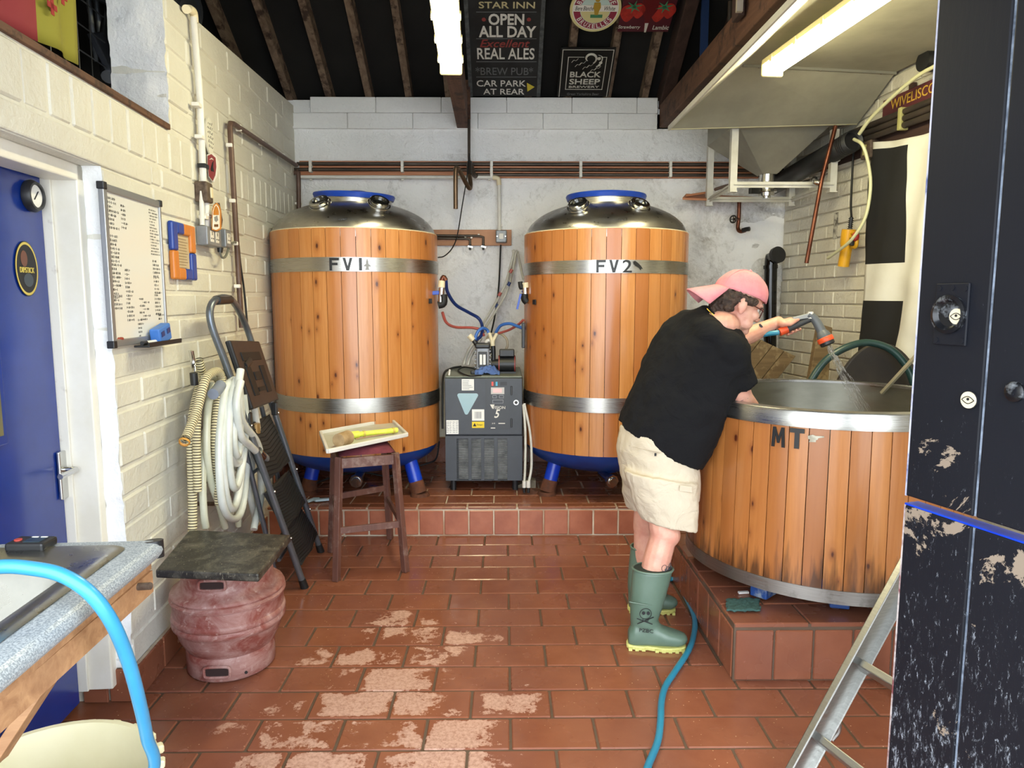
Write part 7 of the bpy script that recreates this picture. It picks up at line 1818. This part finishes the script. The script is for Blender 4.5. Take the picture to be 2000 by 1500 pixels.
# near hand flat inside the tub
hd_ = (wR-eR).normalized(); sd = Vector((-.3, .9, .1)).normalized(); sd = (sd-hd_*sd.dot(hd_)).normalized()
bd_.loft([(wR, sd*.028, hd_.cross(sd)*.020), (wR+hd_*.045, sd*.040, hd_.cross(sd)*.017), (wR+hd_*.085, sd*.042, hd_.cross(sd)*.012)], 16)
fs = []
for k in range(4):
    b0 = wR+hd_*.075+sd*(-.032+.0215*k); l = (.068, .078, .074, .058)[k]; dn_ = Vector((.1, .1, -.3)); fs.append([b0, b0+hd_*l*.45, b0+hd_*l*.75+dn_*.03, b0+hd_*l*.95+dn_*.09])
tb = wR+hd_*.03-sd*.03; hand(bd_, wR, hd_, sd, 1, fs, [tb, tb-sd*.022+hd_*.025, tb-sd*.034+hd_*.052, tb-sd*.036+hd_*.07])
body = bd_.build('body', M_SKIN, man, smooth=True, angle=0, remesh=.0042, relax=5)
# ---- T-shirt
sh_ = MB()
SC = [(1288, 868, 76, 38, .185), (1310, 820, 80, 36, .200), (1331, 769, 80, 33, .200), (1352, 722, 78, 36, .205), (1377, 672, 72, 34, .215), (1396, 642, 56, 30, .185), (1408, 627, 38, 26, .105), (1413, 620, 33, 24, .078)]
sh_.loft([(g3(x, y, 3.10), Vector((a*PX, -.02, -b*PX)), shb*wd) for x, y, a, b, wd in SC], 36, power=2.25)
c0, c1 = g3(1419, 684, 2.955), g3(1447, 752, 3.0)
sh_.capsule(g3(1392, 668, 3.0), c0, .088, .084, 18); sh_.cyl(c0, c1, .083, .068, 24)
c2, c3 = g3(1398, 652, 3.28), g3(1430, 662, 3.43)
sh_.sphere(c2, .082, 16, 10); sh_.cyl(c2, c3, .080, .068, 20)
sh_.sphere(g3(1372, 650, 3.10), (.10, .20, .09), 18, 12)
ts = sh_.build('t_shirt', M_SHIRT, man, smooth=True, angle=0, remesh=.008, relax=6)
tex = bpy.data.textures.new('folds', 'CLOUDS'); tex.noise_scale = .11; tex.noise_depth = 2
md = ts.modifiers.new('d', 'DISPLACE'); md.texture = tex; md.strength = .030; md.mid_level = .5; md.texture_coords = 'GLOBAL'
cq = [g3(x, y, Y) for x, y, Y in ((1382, 600, 3.06), (1400, 618, 3.02), (1425, 638, 3.03), (1446, 648, 3.08))]
MB().tube([g3(1380, 599, 3.09), g3(1388, 607, 3.045), g3(1408, 626, 3.02), g3(1430, 642, 3.03), g3(1444, 648, 3.07), g3(1448, 646, 3.13)], .006, 8, 6).build('collar', M_SHIRT, ts, smooth=True)
# ---- shorts
so = MB()
for c in ([(1287, 866, 71, 36, .172, 3.10), (1284, 900, 75, 22, .180, 3.10), (1287, 940, 72, 12, .178, 3.09), (1290, 962, 66, 10, .165, 3.09)],
          [(1290, 930, 66, 10, .10, 2.99), (1298, 985, 58, 10, .098, 2.98), (1306, 1026, 47, 9, .090, 2.97)],
          [(1272, 920, 55, 8, .10, 3.20), (1262, 970, 44, 6, .09, 3.22), (1268, 1000, 40, 6, .088, 3.24)]):
    so.loft([(g3(x, y, Y), Vector((a*PX, 0, -b*PX)), Vector((-.04, wd, .0))) for x, y, a, b, wd, Y in c], 30, power=2.2)
shorts = so.build('shorts', M_SHORT, man, smooth=True, angle=0, remesh=.007, relax=4)
tex2 = bpy.data.textures.new('creases', 'CLOUDS'); tex2.noise_scale = .07; tex2.noise_depth = 2
md = shorts.modifiers.new('d', 'DISPLACE'); md.texture = tex2; md.strength = .012; md.mid_level = .5; md.texture_coords = 'GLOBAL'
def on_shorts(px, py): return g3(px, py, 2.885)
MB().slab([on_shorts(1327, 947), on_shorts(1352, 950), on_shorts(1352, 962), on_shorts(1326, 959)], .006, n=(0, -1, 0)).build('pocket_flap', M_SHORT, shorts, bev=.003)
MB().box(g3(1280, 888, 2.925), (.008, .004, .012)).build('eyelet', M_PRINT, shorts)
MB().tube([g3(1228, 870, 2.94), g3(1250, 876, 2.925), g3(1290, 885, 2.925)], .0014, 6).build('pocket_seam', mat('seam_shadow', '#A99B84', .9), shorts)
# ---- wellington boots
def boot(pts_top, ank, heel, toe, Yc):
    b = MB(); (tx, ty, thx) = pts_top; d = (toe-heel); d.z = 0; L = d.length; d.normalize(); s = Vector((-d.y, d.x, 0))
    top = g3(tx, ty, Yc); an = ank
    secs = [(top, d*thx, s*.066), (top.lerp(an, .35), d*(thx*.93), s*.062), (top.lerp(an, .75), d*(thx*.82), s*.054), (an, d*.060, s*.050), (Vector((an.x+.012, an.y, .085)), d*.068, s*.050), (Vector((an.x+.02, an.y, .03)), d*.075, s*.048)]
    b.loft(secs, 28)
    base = heel+ZZ*.02
    def fs_(f, hx, w_, z): return (heel+d*(L*f)+ZZ*z, s*w_, ZZ*hx)
    b.loft([fs_(.02, .030, .030, .045), fs_(.12, .055, .042, .062), fs_(.35, .060, .044, .070), (heel+d*(L*.5)+ZZ*.062, s*.045, (ZZ*.052-d*.01)), fs_(.68, .038, .051, .052), fs_(.86, .032, .047, .045), fs_(.96, .022, .032, .038)], 24, power=2.3)
    b.sphere(heel+d*(L*.86)+ZZ*.045, (.045, .047, .030), 18, 10)
    o = b.build('boot', M_BOOT, man, smooth=True, angle=0, remesh=.006, relax=4)
    so_ = MB(); P = []
    for k in range(40):
        a = 2*PI*k/40; f = .5+.51*math.cos(a); w_ = (.044 if f < .42 else .052)*abs(math.sin(a))**.55*(1 if math.sin(a) > 0 else -1); w_ *= .82 if .3 < f < .5 else 1
        P.append(heel+d*(L*f)+s*w_+ZZ*.001)
    so_.slab(P, .019, n=ZZ); so_.build('sole', M_SOLE, o, bev=.004)
    cl = MB()
    for k in range(9):
        if k in (3,): continue
        f = .05+k*.112; w_ = .045 if f < .42 else .054
        cl.box(heel+d*(L*f)+ZZ*.006, (L*.06, w_*1.9, .012), Matrix((d, s, ZZ)).transposed())
    cl.build('sole_cleats', M_SOLE, o, kind='stuff')
    P = [top+d*(thx*1.0)*math.cos(2*PI*k/36)+s*.067*math.sin(2*PI*k/36) for k in range(37)]
    MB().tube(P, .005, 8, smooth=False).build('boot_rim', M_BOOT, o, smooth=True)
    MB().slab([top+ZZ*.0005+d*(thx*.94)*math.cos(2*PI*k/30)+s*.062*math.sin(2*PI*k/30) for k in range(30)], .002, n=ZZ).build('boot_shade_disc', mat('boot_shadow', '#1F2A24', .9), o)  # dark disc over the flat top paints the shade inside the boot
    return o, d, s
hN, tN = gz(1224, 1262, 0), gz(1338, 1266, 0); hN.z = tN.z = 0
bN, bdv, bsv = boot((1275, 1110, .086), Vector((g3(1258, 1210, 2.93).x, 2.93, .125)), hN, tN, 2.945)
hF, tF = Vector((.60, 3.30, 0)), Vector((.825, 3.28, 0))
boot((1266, 1068, .083), Vector((.655, 3.29, .125)), hF, tF, 3.285)
# ink drawing on the near boot: skull over crossed bones, and scrawl
def bsurf(px, py): return g3(px, py, 2.872)
mb = MB(); c = bsurf(1261, 1199)
def circ(c, rx_, rz, n=20): return [c+Vector((rx_*math.cos(2*PI*k/n), 0, rz*math.sin(2*PI*k/n))) for k in range(n+1)]
mb.tube(circ(c, .025, .023), .0014, 5, smooth=False); mb.slab(circ(c+Vector((-.009, -.001, .004)), .007, .008, 10)[:-1], .001, n=(0, -1, 0)); mb.slab(circ(c+Vector((.011, -.001, .003)), .007, .008, 10)[:-1], .001, n=(0, -1, 0))
mb.tube([c+Vector((-.012, 0, -.02)), c+Vector((-.010, 0, -.034)), c+Vector((.010, 0, -.034)), c+Vector((.013, 0, -.019))], .0013, 5, smooth=False)
mb.tube([c+Vector((-.036, .004, -.022)), c+Vector((.030, 0, -.046))], .0022, 5, smooth=False); mb.tube([c+Vector((.036, .006, -.018)), c+Vector((-.034, .003, -.046))], .0022, 5, smooth=False)
mb.build('skull_drawing', M_PRINT, bN, kind='stuff')
text('lettering', 'PZBC', bsurf(1262, 1231)+Vector((0, -.004, 0)), Vector((1, 0, -.12)), ZZ, M_PRINT, bN, fit=(.060, .016), off=0, ext=.0006)
MB().tube([bsurf(1230, 1178)+Vector((0, .012, 0)), bsurf(1262, 1182)+Vector((0, .004, 0)), bsurf(1291, 1186)+Vector((0, .02, 0))], .0022, 6).build('boot_seam', M_BOOT, bN, smooth=True)
# ---- cap worn backwards
mb = MB(); prof = []; nn = 40; RR = []
for j in range(15):
    el = PI/2*j/14; row = []
    for k in range(nn):
        a = 2*PI*k/nn; rx_, ry = .109, .090
        x, y = rx_*math.cos(a)*math.cos(el), ry*math.sin(a)*math.cos(el); z = .010+.016*math.cos(a)*0+.100*math.sin(el)-.022*math.cos(a)*math.cos(el)*-1*.2
        z += .006*mn.noise(Vector((x*30, y*30, z*30))); row.append(mb.bm.verts.new(HP(x, y, z+.004)))
    RR.append(row)
for a, b in zip(RR, RR[1:]):
    for k in range(nn): mb.bm.faces.new((a[k], a[(k+1) % nn], b[(k+1) % nn], b[k]))
cap = mb.build('cap', M_CAPM, man, smooth=True, angle=0, solid=.004)
mb = MB(); G = []
for i in range(9):
    row = []; u = i/8
    for j in range(13):
        v = j/12*2-1; a = PI+v*.80
        base = Vector((.109*math.cos(a), .090*math.sin(a), .012)); ext_ = .105*u*math.cos(v*PI/2*.85)**.5
        row.append(mb.bm.verts.new(HP(base.x-ext_, base.y*(1+.0*u), .014-.028*u*0-.062*u-.026*v*v*u)))
    G.append(row)
for i in range(8):
    for j in range(12): mb.bm.faces.new((G[i][j], G[i+1][j], G[i+1][j+1], G[i][j+1]))
mb.build('brim', M_CAPM, cap, smooth=True, angle=0, solid=.005)
for k in range(3):
    a0_ = (PI/2, PI/6, 5*PI/6)[k]; P = []
    for j in range(17):
        el = PI*j/16; P.append(HP(.1105*math.cos(a0_)*math.cos(el), .0915*math.sin(a0_)*math.cos(el), .014+.1015*math.sin(el)))
    MB().tube(P, .0016, 6, smooth=False).build('seam', M_CAPM, cap, smooth=True)
MB().sphere(HP(0, 0, .117), .006, 10, 6).build('button', M_CAPM, cap, smooth=True)
# ---- hair
mb = MB(); rh = random.Random(9)
for k in range(150):
    a = rh.uniform(-1, 1)*1.95+PI; z = rh.uniform(-.072, .004) if abs(a-PI) < 1.15 else rh.uniform(-.030, .004)
    if abs(a-PI) > 1.5: z = rh.uniform(-.014, .004)
    if abs(a-PI) > 1.32 and z < -.012: continue
    r_ = 1.0 if z > -.03 else 1-(-.03-z)*3.2
    ell(mb, .098*math.cos(a)*r_, .083*math.sin(a)*r_, z, rh.uniform(.011, .019), rh.uniform(.009, .014), rh.uniform(.009, .014))
ell(mb, -.025, 0, -.005, .078, .078, .06)
for k in range(8): ell(mb, -.085+rh.uniform(-.01, .006), rh.uniform(-.04, .04), -.085+rh.uniform(-.012, .01), .013, .012, .012)
hr_ = mb.build('hair', M_HAIR, man, smooth=True, angle=0, remesh=.0045, relax=1)
tex3 = bpy.data.textures.new('curls', 'CLOUDS'); tex3.noise_scale = .018; tex3.noise_depth = 1
md = hr_.modifiers.new('d', 'DISPLACE'); md.texture = tex3; md.strength = .016; md.mid_level = .45; md.texture_coords = 'GLOBAL'
# ---- glasses
M_TORT = mat('tortoise_frame', '#4A1C1A', .25)
gl = MB().tube([HP(-.006, -.083, -.012), HP(.03, -.082, -.014), HP(.082, -.066, -.018), HP(.094, -.058, -.020)], .0024, 8, smooth=False)
gl.tube([HP(-.006, .083, -.012), HP(.03, .082, -.014), HP(.082, .066, -.018), HP(.094, .058, -.020)], .0024, 8, smooth=False)
for s_ in (-1, 1): gl.tube([HP(.100-.010*abs(math.cos(a)), s_*(.034+.025*math.cos(a)), -.026+.020*math.sin(a)) for a in [2*PI*k/20 for k in range(21)]], .0024, 8, smooth=False)
gl.tube([HP(.100, -.010, -.018), HP(.106, 0, -.014), HP(.100, .010, -.018)], .0024, 8, smooth=False)
gl.build('glasses', M_TORT, man, smooth=True)
for s_ in (-1, 1):
    ey = MB().sphere(HP(.078, s_*.031, -.024), .0125, 14, 10).build('eye', mat('eye_white', '#D8D0CA', .3), man, smooth=True)
    MB().sphere(HP(.0885, s_*.031, -.027), .0045, 10, 8).build('iris', M_PRINT, ey, smooth=True)
    MB().capsule(HP(.094, s_*.018, -.002), HP(.084, s_*.046, -.002), .003, .0025, 8).build('eyebrow', M_HAIR, man, smooth=True)
# gold chain and tattoos
MB().tube([g3(1381, 603, 3.045), g3(1389, 611, 3.025), g3(1396, 617, 3.02)], .0022, 6).build('gold_chain', mat('gold', '#C9A24A', .3, 1), man, smooth=True)
def arc_stroke(mb, c, e1_, e2_, r_, pts, w_=.0011):
    """strokes drawn on a limb: pts (angle, height)"""
    mb.tube([c+(e1_*math.cos(a)+e2_*math.sin(a))*r_+ZZ*h for a, h in pts], w_, 5, smooth=False)
mb = MB(); cF_ = g3(1282, 1100, 2.96); e1_, e2_ = Vector((1, 0, 0)), Vector((0, -1, 0)); rr2 = random.Random(3)
for k in range(3):
    a0_, h0_ = .62+.30*k, .000-.010*(k % 2); arc_stroke(mb, cF_, e1_, e2_, .0625, [(a0_+.20*math.cos(t_), h0_+.014*math.sin(t_)) for t_ in [2*PI*j/12 for j in range(13)]])
for k in range(4): arc_stroke(mb, cF_, e1_, e2_, .0625, [(.7+.15*k, -.005), (.75+.13*k, -.03)])
mb.build('calf_tattoo', mat('tattoo_ink', '#3A3A44', .7), body, kind='stuff')
mb = MB(); ax = (wR-eR).normalized(); x_, y_, _ = frame_of(ax)
if y_.y > 0: y_ = -y_
A_, B_ = g3(1427, 765, 2.975), g3(1462, 762, 2.975)
for k in range(5):
    a = A_.lerp(B_, k/4); mb.tube([a+Vector((0, .006*abs(k-2)-.004, -.002)), a+Vector((.018-.006*k, .005*abs(k-2)-.003, -.035)), a+Vector((.02-.008*k, .012, -.065))], .0010, 5, smooth=False)
for k in range(3): mb.tube([A_+Vector((.004*k, -.002, -.018-.018*k)), A_.lerp(B_, .5)+Vector((0, -.008, -.026-.018*k)), B_+Vector((0, .0, -.016-.018*k))], .0010, 5, smooth=False)
mb.build('arm_tattoo', MATS['tattoo_ink'], body, kind='stuff')
q = g3(1486, 636, 3.462); mb = MB().slab([q+Vector((a, 0, b)) for a, b in ((-.010, .006), (-.004, .010), (.006, .002), (.012, -.008), (.002, -.010), (-.006, -.004))], .002, n=(0, 1, 0)); mb.build('wrist_tattoo', MATS['tattoo_ink'], body)
# ---- spray gun, its hose and the water
sg_ = thing('spray_gun', ga, 'grey and orange garden spray gun held out in the left hand over the tub', 'nozzle')
M_GG = mat('gun_grey', '#5E6266', .45, 0, '#54585C', 6); M_GD = mat('gun_dark', '#37393C', .5); M_GO = mat('gun_orange', '#E0542A', .4)
ge = g3(1600, 628, 3.45)
MB().tube([ga-gd*.005, ga+gd*.03, ga+gd*.075, gb, g3(1594, 622, 3.465)], .017, 16, 5).build('grip', M_GD, sg_, smooth=True)
MB().tube([ga-gd*.018, ga-gd*.004, ga+gd*.022], .020, 16, smooth=False).build('orange_collar', M_GO, sg_, smooth=True)
MB().tube([g3(1578, 614, 3.465), g3(1590, 622, 3.46), g3(1602, 642, 3.45), g3(1606, 652, 3.445)], lambda u: .018+.006*u, 18, 4).build('barrel', M_GG, sg_, smooth=True)
hd1, hd2 = g3(1605, 648, 3.445), g3(1618, 675, 3.425); hx_ = (hd2-hd1)
MB().lathe([(.020, -.006), (.030, .010), (.034, .028), (.034, .034)], hd1, 28, hx_).build('spray_head', M_GG, sg_, smooth=True)
MB().lathe([(.036, .030), (.038, .034), (.038, .050), (.036, .054), (.030, .054)], hd1, 30, hx_).build('orange_ring', M_GO, sg_, smooth=True)
MB().lathe([(.034, .054), (.034, .068), (.028, .072), (0, .070)], hd1, 30, hx_).build('rose', M_BLACK, sg_, smooth=True)
MB().slab([g3(1548, 620, 3.452), g3(1580, 612, 3.452), g3(1596, 616, 3.452), g3(1594, 621, 3.452), g3(1575, 622, 3.452), g3(1552, 626, 3.452)], .014, n=(0, 1, 0)).build('trigger', mat('gun_light_grey', '#9A9DA0', .4), sg_, bev=.003)
MB().cyl(g3(1583, 622, 3.46), g3(1583, 609, 3.46), .014, n=16).build('flow_knob', M_WHITEPL, sg_, smooth=True)
M_TEALH = mat('teal_hose', '#2A86A6', .3, 0, '#24799A', 5)
hz_ = [ga-gd*.02, g3(1500, 652, 3.48), g3(1455, 660, 3.52), g3(1415, 668, 3.58), Vector((.80, 3.62, 1.15)), Vector((.74, 3.64, .8)), Vector((.76, 3.63, .35)), Vector((.82, 3.62, .05)), gz(1318, 1132, .013), gz(1330, 1150, .013), gz(1345, 1178, .013), gz(1356, 1205, .013), gz(1356, 1235, .013), gz(1345, 1270, .013), gz(1318, 1312, .013), gz(1300, 1340, .013), gz(1292, 1370, .013), gz(1290, 1410, .013), gz(1284, 1450, .013), gz(1265, 1498, .013), gz(1245, 1560, .013)]
tag(MB().tube(hz_, .0125, 14, 7).build('teal_hose', M_TEALH, smooth=True), 'teal garden hose from the spray gun down behind the man and across the tiled floor', 'hose')
# spray of water: many thin streams of drops
t = NT('spray_water'); t.set(Base_Color='#FFFFFF', Roughness=.05, Transmission_Weight=.9, IOR=1.33, Alpha=.55); M_WATER = t.m
rs_ = random.Random(2); mb = MB(); a0_ = hd1+hx_.normalized()*.072; tgt = Vector((a0_.x+.30, a0_.y-.04, .74)); x_, y_, ax = frame_of(tgt-a0_)
for k in range(420):
    an, r0 = rs_.uniform(0, 2*PI), math.sqrt(rs_.random()); f = rs_.random()**1.1; L_ = rs_.uniform(.012, .04)
    d_ = (tgt-a0_)+(x_*math.cos(an)+y_*math.sin(an))*(r0*.045); o_ = a0_+(x_*math.cos(an)+y_*math.sin(an))*r0*.012
    p0_ = o_+d_*f; mb.cyl(p0_, p0_+d_.normalized()*L_, .0014, .0009, 5)
tag(mb.build('water_spray', M_WATER, kind='stuff', smooth=True), 'thin spray of water falling from the spray gun into the tub', 'water')
